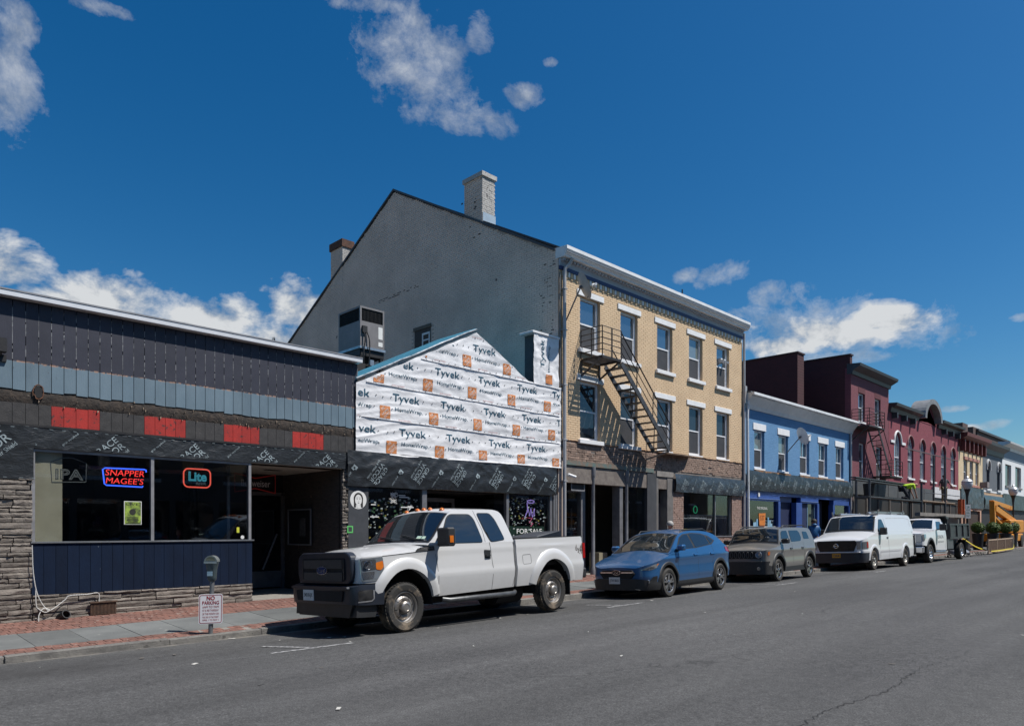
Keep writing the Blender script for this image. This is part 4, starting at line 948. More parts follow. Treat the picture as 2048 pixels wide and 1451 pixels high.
for a_, b_, z_ in ((9.46, 9.72, 2.30), (9.50, 9.85, 2.08), (8.70, 8.92, 1.86), (9.44, 9.62, 2.34), (8.72, 8.84, 2.12)): MB().box(a_*1.0692, b_*1.0692, FY+.024, FY+.028, 1.6+(z_-1.6)*1.0692, 1.6+(z_-1.6)*1.0692+.022).build('stroke', PAPER, dd_)
nj = thing('neon_sign', 'purple and red neon sign of a slim glass hung in the wrapped shop window', 'sign', (14.648, FY+.10, 1.707))
PURP = glow('purple neon', (.42, .30, .85), .8)
q = MB(); q.path([(14.67+.14*math.cos(t*math.pi/8), FY+.08, 2.381+.04*math.sin(t*math.pi/8)) for t in range(16)], .011, 5, True)
q.path([(14.52, FY+.08, 2.348), (14.542, FY+.08, 2.113), (14.435, FY+.08, 1.942), (14.563, FY+.08, 2.177), (14.627, FY+.08, 1.974), (14.67, FY+.08, 2.188), (14.734, FY+.08, 1.942), (14.82, FY+.08, 2.188), (14.82, FY+.08, 1.974)], .011, 5); q.build('tube_glass', PURP, nj, smooth=60)
q = MB(); q.path([(14.584, FY+.08, 1.921), (14.734, FY+.08, 1.921), (14.606, FY+.08, 1.792), (14.755, FY+.08, 1.771), (14.67, FY+.08, 1.686)], .011, 5); q.build('tube_foot', glow('pink neon', (.8, .15, .3), .7), nj, smooth=60)

# ------------------------------------------------------------------ rooftop air handler
hv = thing('rooftop_air_handler', 'tall grey metal rooftop air conditioner on a black steel frame behind the shop gable', 'air conditioner', (11.494, 17.642, 5.663))
hx0, hx1, hy0, hy1, hz0, hz1 = 11.099, 11.901, 17.108, 18.23, 6.69, 7.802; hm = 7.395
HVM = mat('dull grey sheet metal', (.23, .215, .215), (.18, .17, .17), .5, .25, scale=3, coords='World')
mb = MB(); mb.box(hx0, hx1, hy0, hy1, hz0, hm); mb.box(hx0, hx1, hy0, hy1, hz1-.05, hz1)
for a in (hx0, hx1-.05):
    for b in (hy0, hy1-.05): mb.box(a, a+.05, b, b+.05, hm, hz1-.05)
mb.build('cabinet', HVM, hv)
MB().box(hx0+.05, hx1-.05, hy0+.05, hy1-.05, hm, hz1-.05).build('coil', DARK, hv)
mb = MB()
for i in range(16): x = hx0+.06+(hx1-hx0-.12)*i/15; mb.box(x-.004, x+.004, hy0+.02, hy0+.045, hm, hz1-.05)
for i in range(22): y = hy0+.06+(hy1-hy0-.12)*i/21; mb.box(hx0+.02, hx0+.045, y-.004, y+.004, hm, hz1-.05)
for i in range(7): z = hm+.03+i*.05; mb.box(hx0+.05, hx1-.05, hy0+.03, hy0+.04, z, z+.006); mb.box(hx0+.03, hx0+.04, hy0+.05, hy1-.05, z, z+.006)
mb.build('grille', BLACK, hv, normals=False)
MB().box(hx0+.60, hx0+.74, hy0-.004, hy0, hm-.42, hm-.08).box(hx0+.60, hx0+.74, hy0-.004, hy0, hz0+.08, hz0+.2).build('rating_label', PAPER, hv)
mb = MB(); mb.box(hx0-.02, hx1+.02, hy0-.03, hy0+.03, hz0-.07, hz0-.003).box(hx0-.03, hx0+.03, hy0+.03, hy1, hz0-.07, hz0-.003); mb.build('base_rail', ALU, hv)
mb = MB(); mb.box(hx0, hx1, hy0+.02, hy1, hz0-.25, hz0-.075)
for a in (hx0+.06, hx1-.06):
    for b in (hy0+.08, hy1-.08): mb.box(a-.05, a+.05, b-.05, b+.05, 4.808, hz0-.25)
mb.bar((hx0, hy0+.1, 6.198), (hx1+.4, hy0+.1, 6.037), .06, .12); mb.build('stand', BLACK, hv)
mb = MB(); mb.box(9.837, 11.12, 16.894, 18.605, 4.808, 6.155); mb.build('duct_box', mat('black roof box', (.02, .02, .022)), hv)
mb = MB(); mb.path(spline([(hx0+.09, hy0-.03, hz0+.45), (hx0+.12, hy0-.07, hz0+.2), (hx0+.06, hy0-.08, hz0-.2), (hx0+.1, hy0-.04, hz0-.7)]), .022, 6); mb.path(spline([(hx0+.2, hy0-.03, hz0+.42), (hx0+.26, hy0-.07, hz0+.15), (hx0+.24, hy0-.08, hz0-.4), (hx0+.2, hy0-.04, hz0-.8)]), .018, 6); mb.box(hx0+.05, hx0+.2, hy0-.06, hy0, hz0+.38, hz0+.56); mb.build('conduit', BLACK, hv, smooth=60)
MB().box(hx0+.28, hx0+.40, hy0-.08, hy0-.01, hz0-.52, hz0-.36).build('switch_box', ALU, hv)

# ================================================================== the yellow brick building
YEL = mat('buff painted brick', (.67, .495, .315), (.59, .43, .27), .75, scale=1.6, bump=.25, bscale=70, coords='World', specks=((.40, .27, .15), .70, 9))
YELR = mat('buff mortar', (.55, .41, .27), (.49, .36, .235), .85, scale=2, coords='World')
RAWB = mat('stripped brown brick', (.30, .21, .165), (.17, .12, .095), .9, scale=6, bump=.5, bscale=50, coords='World', rnd=.3, specks=((.34, .29, .25), .64, 10))
RAWM = mat('crumbling mortar', (.20, .175, .155), (.13, .11, .10), .95, scale=6, bump=.4, coords='World')
GAB = mat('grey painted brick', (.76, .61, .515), (.60, .485, .41), .8, scale=.7, bump=.25, bscale=60, coords='World', specks=((.10, .07, .065), .745, 3.2))
GABM = mat('grey painted mortar', (.50, .41, .35), (.44, .36, .31), .85, scale=1, coords='World')
STONEW = mat('white painted stone', (.76, .765, .77), (.68, .685, .69), .6, scale=4, bump=.1, coords='World')
FRZ = mat('pale grey frieze', (.40, .44, .50), (.35, .39, .45), .6, scale=3, coords='World')
BLUB = mat('dark blue band', (.018, .035, .12), (.014, .028, .10), .5)
GREENM = mat('verdigris painted steel', (.10, .15, .14), (.17, .13, .10), .7, scale=5, coords='World', lo=.4, hi=.6, specks=((.35, .36, .35), .70, 12))
COLG = mat('grey painted iron', (.20, .20, .21), (.14, .14, .15), .5, .2, scale=5, coords='World')
ybl = thing('yellow_brick_building', 'three-storey buff brick building with white lintels, gable end and fire escape', 'building', (21.278, FY, .2))
YL, YR = 15.75, 26.816
WX = [(16.733, 17.696), (18.754, 19.685), (20.818, 21.77), (22.849, 23.79), (24.806, 25.768)]
H3 = [(a, b, 7.042, 8.625) for a, b in WX]; H2 = [(a, b, 4.305, 6.08) for a, b in WX]; HO = H3+H2
mb = MB(); wall_holes(mb, YL+.02, YR, 4.23, 9.459, HO, FY+.008, FY+.32); mb.build('wall', YELR, ybl)
LH = [(a-0.171, b+0.171, z1, z1+0.184) for a, b, z0, z1 in HO]+[(a-0.107, b+0.107, z0-0.123, z0) for a, b, z0, z1 in H3+H2[:2]]
mb = MB()
for a, b, c, d in lay_bricks(YL+.02, YR, 4.241, 9.17, HO+LH): y = FY-rng.uniform(0, .004); mb.face_box(a, b, y, FY+.01, c, d)
mb.build('brick_courses', YEL, ybl, normals=False)['kind'] = 'stuff'
for (a, b, z0, z1) in HO:
    MB().box(a-0.166, b+0.166, FY-.035, FY+.14, z1+.004, z1+0.182).build('lintel', STONEW, ybl, bevel=.006)
for (a, b, z0, z1) in H3+H2[:2]: MB().box(a-0.102, b+0.102, FY-.09, FY+.16, z0-0.123, z0-.002).build('sill', STONEW, ybl, bevel=.008)
for (a, b, z0, z1) in H2[2:]: MB().box(a-.02, b+.02, FY-.02, FY+.16, z0-.05, z0-.002).build('sill', STONEW, ybl, bevel=.006)
CURT = glassmat('glass before a pale curtain', .20, (.16, .19, .18), bump=.06)
for i, (a, b, z0, z1) in enumerate(H3): sash_window(ybl, a+.005, b-.005, z0+.002, z1, FY+.10, fw=.075, up=CURT if i in (3,) else GLASS_UP)
GL2 = glassmat('second floor glass', .05, (.02, .026, .032), bump=.06)
for i, (a, b, z0, z1) in enumerate(H2): sash_window(ybl, a+.005, b-.005, z0+.002, z1, FY+.10, fw=.075, up=GL2, low=GL2 if i == 0 else SCREEN)
mb = MB(); mb.box(YL+.3, YR-.3, FY+.5, FY+.52, 4.273, 9.298); mb.build('room_shell', DARK, ybl)
MB().box(YR-.25, YR-.02, FY+.35, EY0 := 30.2, .1, 9.726).box(YL+.3, YR-.25, EY0-.3, EY0, .1, 9.726).box(YL+.3, YR-.25, FY+4.0, FY+4.1, .1, 4.273).build('rear_wall', GABM, ybl)
# stripped band: nearest bricks one by one
EX0, EX1 = 3.648, 4.241
holes_b = [(20.818, 22.775, 3.311, 4.188)]
mb = MB(); mb.box(YL+.02, YR, FY+.012, FY+.30, 2.99, 4.23); mb.build('stripped_wall', RAWM, ybl)
rest = MB(); cnt = 0
for a, b, c, d in lay_bricks(YL+.02, YR, EX0, EX1+.03, [(h[0]-0.107, h[1]+0.107, h[2]-0.128, h[2]) for h in H2[:2]]):
    y = FY-rng.uniform(-.006, .012)
    if rng.random() < .03: continue
    if cnt < 290 and a < 20.743: m_ = MB(); m_.face_box(a, b, y, FY+.012, c, d); m_.build('brick', RAWB, ybl, normals=False); cnt += 1
    else: rest.face_box(a, b, y, FY+.012, c, d)
rest.build('stripped_courses', RAWB, ybl, normals=False)['kind'] = 'stuff'
def ragged(u, v):                                      # broken edge of the render above it
    x = YL+.02+(YR-YL-.02)*u; n_ = noise.noise(Vector((x*3, 0, 2)))*.05+noise.noise(Vector((x*13, 0, 5)))*.03
    return (x, FY-.012-.02*(1-abs(2*v-1)), 4.241+n_*(1-v)+.05*v-.03)
g_ = MB(); g_.grid(ragged, 260, 2); keepx = lambda x, y, z: not any(h[0]-0.107 < x < h[1]+0.107 for h in H2[:2])
clip(g_, keepx).build('ragged_edge', mat('broken render', (.22, .13, .08), (.36, .24, .15), .95, scale=9, bump=.6, bscale=30, coords='World'), ybl, smooth=40, normals=False)
# cornice, frieze, dentils
CY = FY-.32
mb = MB(); mb.prism_x([(FY+.1, 9.491), (CY+.06, 9.491), (CY+.05, 9.534), (CY, 9.587), (CY, 9.641), (CY-.03, 9.683), (CY-.03, 9.78), (FY+.1, 9.801)], YL-.02, YR+.03); mb.build('cornice', WHITE, ybl)
MB().box(YL-.02, YR+.03, CY-.012, CY-.002, 9.592, 9.635).build('cornice_groove', mat('slate gutter', (.12, .14, .17)), ybl)
mb = MB(); mb.prism_x([(FY+.05, 9.288), (FY-.03, 9.288), (FY-.045, 9.363), (FY-.09, 9.48), (FY+.05, 9.486)], YL+.02, YR); mb.build('frieze', FRZ, ybl)
mb = MB(); x = YL+.06
while x < YR-.1: mb.box(x, x+.075, FY-.17, FY-.06, 9.421, 9.482); x += .15
mb.build('dentils', FRZ, ybl)['kind'] = 'stuff'
MB().box(YL+.02, YR, FY-.05, FY+.05, 9.176, 9.282).build('blue_band', BLUB, ybl)
x = YL+.16; i = 0
dm = MB(); tm = MB()
while x < YR-.15:
    (dm if i % 2 == 0 else tm).box(x, x+.085, FY-.035, FY, 9.031+(0 if i % 2 == 0 else .0), 9.17); 
    if i % 2: tm.box(x+.01, x+.075, FY-.03, FY, 8.967, 9.031)
    x += .125; i += 1
dm.build('white_corbels', STONEW, ybl)['kind'] = 'stuff'; tm.build('buff_corbels', YEL, ybl)['kind'] = 'stuff'
# roof
RY, RZ, EY = 22.015, 14.174, 30.259
mb = MB(); mb.hexa([(YL+.02, FY-.1, 9.726), (YR, FY-.1, 9.726), (YR, RY, RZ-.06), (YL+.02, RY, RZ-.06), (YL+.02, FY-.1, 9.79), (YR, FY-.1, 9.79), (YR, RY, RZ), (YL+.02, RY, RZ)])
mb.hexa([(YL+.02, RY, RZ-.06), (YR, RY, RZ-.06), (YR, EY, 9.833), (YL+.02, EY, 9.833), (YL+.02, RY, RZ), (YR, RY, RZ), (YR, EY, 9.897), (YL+.02, EY, 9.897)]); mb.build('roof', mat('dark shingles', (.05, .05, .055), (.08, .08, .085), .9, scale=8), ybl)
mb = MB()
for (ya, za), (yb, zb) in (((FY+.1, 9.748), (RY, RZ-.01)), ((RY, RZ-.01), (EY, 9.854))): mb.hexa([(YL-.05, ya, za-.03), (YL+.06, ya, za-.03), (YL+.06, yb, zb-.03), (YL-.05, yb, zb-.03), (YL-.05, ya, za+.05), (YL+.06, ya, za+.05), (YL+.06, yb, zb+.05), (YL-.05, yb, zb+.05)])
mb.build('rake_board', mat('dark rake trim', (.07, .075, .085)), ybl)
# gable wall with its courses
gw = (19.856, 20.764, 7.962, 8.678)
def gtop(y): return 9.726+(y-FY)/(RY-FY)*(RZ-9.726) if y < RY else RZ+(y-RY)/(EY-RY)*(9.854-RZ)
mb = MB(); mb.prism_x([(FY+.01, .1), (EY, .1), (EY, 9.833), (RY, RZ-.08), (FY+.01, 9.673)], YL+.008, YL+.30); mb.build('gable_wall', GABM, ybl)
mb = MB(); r_ = 0; z = 4.594; bh = .0677
while z < RZ:
    y = FY+.01-(r_ % 2)*.106; hdr = (r_ % 6 == 5); L = .105 if hdr else .213
    while y < EY:
        a, b = max(y, FY+.01), min(y+L-.008, EY)
        if b-a > .03 and z+.06 < min(gtop(a), gtop(b))-.02 and not (b > gw[0] and a < gw[1] and z+.06 > gw[2] and z < gw[3]):
            xx = YL-rng.uniform(0, .006)
            mb.add([(xx, a, z), (xx, b, z), (xx, b, z+.059), (xx, a, z+.059), (YL+.01, a, z), (YL+.01, b, z), (YL+.01, b, z+.059), (YL+.01, a, z+.059)], [(0, 3, 2, 1), (0, 1, 5, 4), (3, 7, 6, 2), (1, 2, 6, 5), (0, 4, 7, 3)])
        y += L
    z += bh; r_ += 1
mb.build('gable_courses', GAB, ybl, normals=False)['kind'] = 'stuff'
MB().box(YL-.004, YL+.02, gw[0], gw[1], gw[2], gw[3]).build('gable_opening', mat('brown reveal', (.055, .042, .036)), ybl)
gwin = MB().box(YL-.012, YL+.01, gw[0]+.03, gw[0]+.09, gw[2], gw[3]-.15).box(YL-.012, YL+.01, gw[0]+.40, gw[0]+.47, gw[2], gw[3]-.15).box(YL-.012, YL+.01, gw[0]+.09, gw[0]+.40, gw[3]-.22, gw[3]-.15).box(YL-.012, YL+.01, gw[0]+.09, gw[0]+.4, gw[2]+.28, gw[2]+.33).build('window', WHITE, ybl)
MB().box(YL-.03, YL-.005, gw[0]-.05, gw[1]+.05, gw[3], gw[3]+.12).build('gable_lintel', mat('weathered timber', (.12, .10, .075)), ybl)
# scars where the paint has come off near the corner
mb = MB()
for _ in range(38):
    y = FY+.08+abs(rng.gauss(0, .40)); z = rng.uniform(7.16, 9.459); L = rng.uniform(.02, .11)
    mb.box(YL-.0085, YL-.002, y, y+L, z, z+rng.uniform(.010, .03))
for _ in range(12):
    y = rng.gauss(17.535, .35); z = rng.gauss(11.972, .45); mb.box(YL-.009, YL-.002, y, y+rng.uniform(.04, .18), z, z+rng.uniform(.02, .06))
for _ in range(30):
    y = 20.529+rng.uniform(0, 2.6); z = 10.314-(y-20.529)*.02+rng.choice((0, -.07)); mb.box(YL-.009, YL-.002, y, y+rng.uniform(.04, .16), z, z+.02)
mb.build('bare_patches', mat('bare dark brick', (.035, .03, .03), (.06, .045, .042), .9), ybl)['kind'] = 'stuff'
def chimney(name, label, x0, x1, y0, y1, z0, z1, m_, cap, caph, flash=None):
    c_ = thing(name, label, 'chimney', ((x0+x1)/2, (y0+y1)/2, z0))
    mb = MB(); mb.box(x0+.008, x1-.008, y0+.008, y1-.008, z0, z1); mb.build('core', GABM, c_)
    mb = MB(); mf = MB(); z = z0; r_ = 0
    while z < z1-.05:
        for (ax_, lo_, hi_) in (('y', y0, y1), ('x', x0, x1)):
            p = lo_-(r_ % 2)*.1
            while p < hi_:
                a, b = max(p, lo_), min(p+.2, hi_); e = rng.uniform(0, .01)
                if b-a > .03:
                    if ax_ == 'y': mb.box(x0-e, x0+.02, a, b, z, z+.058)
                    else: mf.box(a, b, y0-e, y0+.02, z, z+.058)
                p += .21
        z += .0677; r_ += 1
    mb.build('courses', GAB, c_, normals=False)['kind'] = 'stuff'; mf.build('front_courses', m_, c_, normals=False)['kind'] = 'stuff'  # one paint: shaded side and sunlit front get separate colours
    MB().box(x0-.05, x1+.05, y0-.05, y1+.05, z1-caph, z1+.02).build('cap', cap, c_)
    if flash: MB().box(x0+.02, x1+.02, y0-.016, y0+.01, flash[0], flash[1]).build('flashing', mat('pale blue flashing', (.32, .42, .52)), c_)
    return c_
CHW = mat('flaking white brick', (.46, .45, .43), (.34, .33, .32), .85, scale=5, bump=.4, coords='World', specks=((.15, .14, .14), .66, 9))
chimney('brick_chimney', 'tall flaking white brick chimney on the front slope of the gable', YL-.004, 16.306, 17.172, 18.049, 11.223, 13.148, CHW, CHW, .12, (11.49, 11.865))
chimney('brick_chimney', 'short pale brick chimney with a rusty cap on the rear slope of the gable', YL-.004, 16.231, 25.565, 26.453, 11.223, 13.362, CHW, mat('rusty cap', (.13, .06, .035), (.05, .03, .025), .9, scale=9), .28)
# downpipes
DP = mat('pale grey downpipe', (.42, .42, .43), (.34, .34, .35), .45, .2, scale=4, coords='World')
mb = MB(); mb.path([(16.06, CY+.05, 9.502), (16.038, CY+.12, 9.363), (15.932, FY-.10, 9.213), (15.915, FY-.09, 8.978), (15.915, FY-.09, .35)], .055, 10)
for z in (8.6, 7.4, 5.8, 4.2, 3.0): mb.box(15.915-.075, 15.915+.075, FY-.15, FY, z, z+.03)
mb.build('downpipe', DP, ybl, smooth=50)
mb = MB(); mb.path([(26.87, FY-.06, 9.405), (26.87, FY-.06, .35)], .05, 10); mb.box(26.838, 26.987, FY-.13, FY-.01, 6.625, 7.32); mb.build('downpipe', DP, ybl, smooth=50)
mb = MB(); mb.path([(15.782, FY-.03, 9.085), (15.782, FY-.03, 3.311)], .018, 6); mb.build('wall_conduit', COLG, ybl)
MB().box(25.662-.02, 25.662+.02, FY+2, FY+2.04, 10.475, 11.383).build('vent_pipe', BLACK, ybl)

# ground floor: iron columns, glazed bays, side door
mb = MB(); mb.box(15.985, 20.583, FY-.03, FY+.15, 3.509, 3.642); mb.build('steel_beam', GREENM, ybl)
mb = MB(); mb.box(15.985, 20.529, FY+.02, FY+.7, 3.364, 3.503); mb.build('transom_board', mat('grey transom', (.10, .10, .105)), ybl)
for cx_ in (17.375, 19.096):
    mb = MB(); mb.lathe([(.085, .18), (.085, .42), (.06, .46), (.055, 3.15), (.075, 3.204), (.085, 3.247), (.085, 3.509)], 14, (cx_, FY+.02, 0)); mb.build('iron_column', COLG, ybl, smooth=40)
mb = MB(); mb.box(17.086, 17.279, FY+.25, FY+.40, .15, 3.364).box(18.776, 18.947, FY+.05, FY+.35, .15, 3.364).box(16.017, 16.092, FY+.25, FY+.4, .15, 3.364).box(16.092, 17.086, FY+.25, FY+.4, 2.723, 2.776).box(16.092, 17.086, FY+.2, FY+.42, .15, 0.477).box(19.182, 20.208, FY+.05, FY+.3, .15, 0.477).box(19.182, 20.208, FY+.05, FY+.15, 0.477, 0.531); mb.build('shop_frame', COLG, ybl)
MB().box(16.092, 17.086, FY+.31, FY+.318, 0.477, 2.723).build('shop_pane', GLASS_SHOP, ybl)
MB().box(16.092, 17.086, FY+.31, FY+.318, 2.776, 3.364).build('shop_pane', GLASS_SHOP, ybl)
MB().box(18.947, 20.23, FY+.10, FY+.108, 0.531, 3.364).build('shop_pane', GLASS_SHOP, ybl)
acu = MB().box(16.466, 17.054, FY+.12, FY+.55, 2.776, 3.108).build('window_air_conditioner', mat('dark plastic case', (.03, .03, .032)), ybl)
MB().box(16.445, 17.076, FY+.10, FY+.12, 3.086, 3.129).box(16.445, 17.076, FY+.10, FY+.12, 2.755, 2.798).box(16.445, 16.477, FY+.10, FY+.12, 2.798, 3.086).box(17.044, 17.076, FY+.10, FY+.12, 2.798, 3.086).build('case_rim', TRIMG, acu)
mb = MB(); mb.box(20.23, 20.775, FY-.01, FY+.4, .15, 3.503); mb.build('pier', mat('charcoal pier', (.06, .062, .068), (.045, .046, .05), .6, scale=3, coords='World'), ybl)
mb = MB(); mb.box(16.092, 20.315, FY+2.6, FY+2.7, .15, 3.418).box(15.985, 21.812, FY+.3, FY+2.6, .12, .165); mb.box(15.985, 21.812, FY+.31, FY+2.6, 3.514, 3.546); mb.build('room_shell', DARK, ybl)
mb = MB()
for sx in (17.749, 18.391):
    for zz in (.5, 1.0, 1.5, 2.0): mb.box(sx-.2, sx+.5, FY+1.6, FY+2.0, zz, zz+.025)
    for dx in (-.2, .48): mb.box(sx+dx, sx+dx+.025, FY+1.6, FY+1.63, .15, 2.3)
mb.build('steel_shelves', mat('shelf metal', (.15, .15, .155), rough=.4), ybl)
MB().box(16.52, 17.054, FY+.9, FY+.95, .3, 2.562).build('green_panel', mat('pale green panel', (.10, .14, .135)), ybl)
MB().box(18.284, 18.712, FY+.5, FY+.9, .2, .85).build('paper_sack', mat('kraft sack', (.26, .23, .16)), ybl)
sd = thing('open_sign', 'white block letters OPEN inside the dark shop window of the yellow building', 'sign', (19.567, FY+.09, 2.969))
q = MB(); letters(q, 'OPEN', (19.588, FY+.085, 3.086), 0.748, 0.214, bold=.03); q.build('letters', PAPER, sd)
q = MB(); letters(q, 'OP', (19.417, FY+.0835, 3.081), 0.321, 0.171, bold=.0); q.build('blue_fill', mat('blue print', (.03, .06, .4)), sd)
mb = MB(); mb.box(20.775, 21.802, FY-.03, FY+.25, 3.407, 3.589); mb.build('door_lintel', mat('rough stone lintel', (.26, .24, .22), (.18, .17, .16), .9, scale=5, coords='World'), ybl)
mb = MB(); mb.box(21.438, 21.802, FY-.01, FY+.4, .15, 3.407).box(20.775, 20.903, FY+.0, FY+.4, .15, 3.407); mb.build('door_pier', mat('grey render', (.16, .15, .145), (.11, .105, .10), .85, scale=4, coords='World'), ybl)
dr = MB().box(20.903, 21.438, FY+.32, FY+.38, .17, 2.509).build('door', mat('grey door', (.20, .205, .22), (.16, .165, .18), .5), ybl)
MB().box(20.957, 21.107, FY+.30, FY+.319, 1.707, 2.348).build('pane', PAPER, dr)
MB().box(20.903, 21.438, FY+.3, FY+.4, 2.509, 3.407).build('door_transom', DARK, ybl)
PB = mat('pinkish raw brick', (.30, .20, .165), (.20, .135, .11), .9, scale=9, bump=.4, bscale=60, coords='World', rnd=.2, specks=((.4, .35, .32), .66, 14))
mb = MB(); mb.box(21.802, 22.486, FY+.012, FY+.35, .15, 2.947).box(25.993, YR, FY+.012, FY+.35, .15, 2.947).box(22.486, 25.993, FY+.012, FY+.35, .15, 1.333); mb.build('brick_pier_core', RAWM, ybl)
mb = MB()
for rr in ((21.802, 22.486, .2, 2.926), (25.993, YR, .2, 2.926), (22.486, 25.993, .2, 1.333)):
    for a, b, c, d in lay_bricks(*rr, []): mb.face_box(a, b, FY-rng.uniform(-.004, .008), FY+.014, c, d)
mb.build('brick_pier_courses', PB, ybl, normals=False)['kind'] = 'stuff'
mb = MB(); mb.box(22.486, 22.539, FY+.05, FY+.15, 1.333, 2.947).box(24.785, 24.838, FY+.05, FY+.15, 1.333, 2.947).box(25.94, 25.993, FY+.05, FY+.15, 1.333, 2.947).box(22.486, 25.993, FY-.03, FY+.15, 1.311, 1.354); mb.build('shop_frame', ANOD, ybl)
MB().box(22.539, 24.785, FY+.10, FY+.108, 1.354, 2.947).build('shop_pane', GLASS_SHOP, ybl); MB().box(24.838, 25.94, FY+.10, FY+.108, 1.354, 2.947).build('shop_pane', GLASS_SHOP, ybl)
mb = MB(); mb.box(21.812, 26.731, FY+2.2, FY+2.3, .15, 2.99); mb.build('room_shell', mat('dim grey room', (.05, .052, .05), (.03, .03, .03)), ybl)
mb = MB(); mb.box(25.127, 25.875, FY+.6, FY+.9, 1.493, 2.135).box(25.555, 25.929, FY+.4, FY+.7, 2.348, 2.883); mb.build('wooden_cabinet', mat('orange pine', (.28, .13, .045), (.2, .09, .03), .5, scale=4), ybl)
MB().box(22.561, 23.63, FY+.2, FY+.5, 1.386, 1.621).build('yellow_box', mat('yellow box', (.62, .45, .03)), ybl)
mb = MB(); mb.path([(23.523+.13*math.cos(t*math.pi/8), FY+.14, 2.327+.13*math.sin(t*math.pi/8)) for t in range(16)], .02, 5, True); tag(mb.build('round_neon', glow('green neon', (.05, .5, .25), .35)), 'small round green neon ring in the window with the pinkish brick piers', 'sign')
sh, wpm = sheet(21.812, 26.838, 2.915, 3.546, FY-.05, .045, 41, .05, ax=1.1, az=1.0, sag=.04); mm = sh.build('membrane', film('blue-grey membrane', (.045, .06, .075), .35), ybl, smooth=70)
kq = lambda x, y, z: 2.947 < z < 3.525 and 21.866 < x < 26.784
for i in range(4):
    for fn_, a_, b_, s_ in ((membrane_print, 22.4+i*1.23, 3.129, .60), (emblem_print, 22.988+i*1.23, 3.15, .4)):
        pr = MB(); fn_(pr, a_, b_, FY-.05, s_, wpm, 55); clip(pr, kq).build('printed_words', MPRINT, mm, normals=False)
# jagged board left over the side door
mb = MB(); mb.prism_z([(20.85, FY+.02), (22.828, FY+.02), (22.668, FY-.22), (22.026, FY-.30), (20.85, FY-.28)], 4.166, 4.214); mb.build('ledge_or_shade_board', mat('rotten plank', (.16, .10, .06), (.07, .05, .04), .95, scale=8, bump=.5), ybl)
cam_ = MB(); cam_.tube((16.092, FY-.1, 3.204), (16.252, FY-.24, 3.129), .045, 8); cam_.box(16.06, 16.124, FY-.1, FY+.02, 3.161, 3.247)
tag(cam_.build('security_camera', WHITE, smooth=50), 'small white security camera beside the drainpipe of the yellow building', 'camera')

# ------------------------------------------------------------------ fire escape
IRON = mat('black wrought iron', (.022, .02, .02), (.055, .05, .048), .55, .3, scale=14, coords='World')
IRONG = mat('worn grey iron', (.10, .10, .105), (.05, .05, .052), .5, .4, scale=9, coords='World')
fe = thing('fire_escape', 'black iron fire escape with railed landing and steep stair on the buff facade', 'fire escape', (18.498, FY-.5, 4.166))
ax0, ax1, ay = 16.744, 17.674, 13.066; pz = 6.711
mb = MB(); mb.box(ax0, ax1, ay, ay+.04, pz-.07, pz).box(ax0, ax1, FY-.06, FY-.02, pz-.07, pz).box(ax0, ax0+.04, ay+.04, FY-.06, pz-.07, pz).box(ax1-.04, ax1, ay+.04, FY-.06, pz-.07, pz)
for i in range(9): y = ay+.06+i*(FY-ay-.14)/9; mb.box(ax0+.04, ax1-.04, y, y+.05, pz-.02, pz-.002)
mb.build('landing', IRON, fe)
def rail(p0, p1, posts, n=5, h=.86):
    mb = MB()
    for i in range(n): z = h*(i+1)/n; mb.tube(Vector(p0)+Vector((0, 0, z)), Vector(p1)+Vector((0, 0, z)), .014, 6)
    for t in posts: p = Vector(p0).lerp(Vector(p1), t); mb.tube(p, p+Vector((0, 0, h)), .018, 6)
    return mb
rail((ax0, ay, pz), (ax0, FY-.03, pz), (0, .5, 1)).build('side_rail', IRON, fe)
rail((ax0, ay, pz), (17.193, ay, pz), (0, 1)).build('front_rail', IRON, fe)
rail((17.215, ay, pz), (ax1, ay, pz), (0, 1)).build('front_rail', IRON, fe)
for bx_ in (ax0+.02, ax1-.04):
    mb = MB(); mb.bar((bx_, FY-.03, 6.219), (bx_, ay+.03, pz-.06), .04, .05); mb.box(bx_-.025, bx_+.025, FY-.05, FY-.01, 6.176, pz-.07); mb.build('bracket', IRONG, fe)
s0, s1 = Vector((ax1+.01, ay, 6.604)), Vector((20.294, ay, 4.188)); off = Vector((0, 0.62, 0))
for k_, o_ in enumerate((Vector((0, 0, 0)), off)):
    mb = MB(); mb.bar(s0+o_, s1+o_, .03, .16, up=(0, 1, 0) if False else (0, 0, 1)); mb.build('stringer', IRONG, fe)
for i in range(13):
    p = s0.lerp(s1, (i+.55)/13); m_ = MB(); m_.hexa([(p.x-.11, ay+.02, p.z-.012), (p.x+.11, ay+.02, p.z-.012), (p.x+.11, ay+off.y-.02, p.z-.012), (p.x-.11, ay+off.y-.02, p.z-.012), (p.x-.11, ay+.02, p.z+.012), (p.x+.11, ay+.02, p.z+.012), (p.x+.11, ay+off.y-.02, p.z+.012), (p.x-.11, ay+off.y-.02, p.z+.012)]); m_.build('tread', IRONG, fe, normals=False)
hr0, hr1 = Vector((ax1, ay, pz+.80)), Vector((20.347, ay, 5.022))
mb = MB(); mb.tube(hr0, hr1, .022, 6)
for f_ in (.36, .68): mb.tube(s0.lerp(hr0, f_), s1.lerp(hr1, f_), .013, 6)
for t in (.30, .63, 1.0): mb.tube(s0.lerp(s1, t), hr0.lerp(hr1, t), .018, 6)
mb.build('stair_rail', IRON, fe)
mb = MB(); mb.tube(hr0+off+Vector((.3, 0, -.27)), hr1+off, .02, 6); mb.tube(s1+off, hr1+off, .018, 6); mb.tube((s0+s1)/2+off, (hr0+hr1)/2+off, .018, 6); mb.build('stair_rail', IRON, fe)
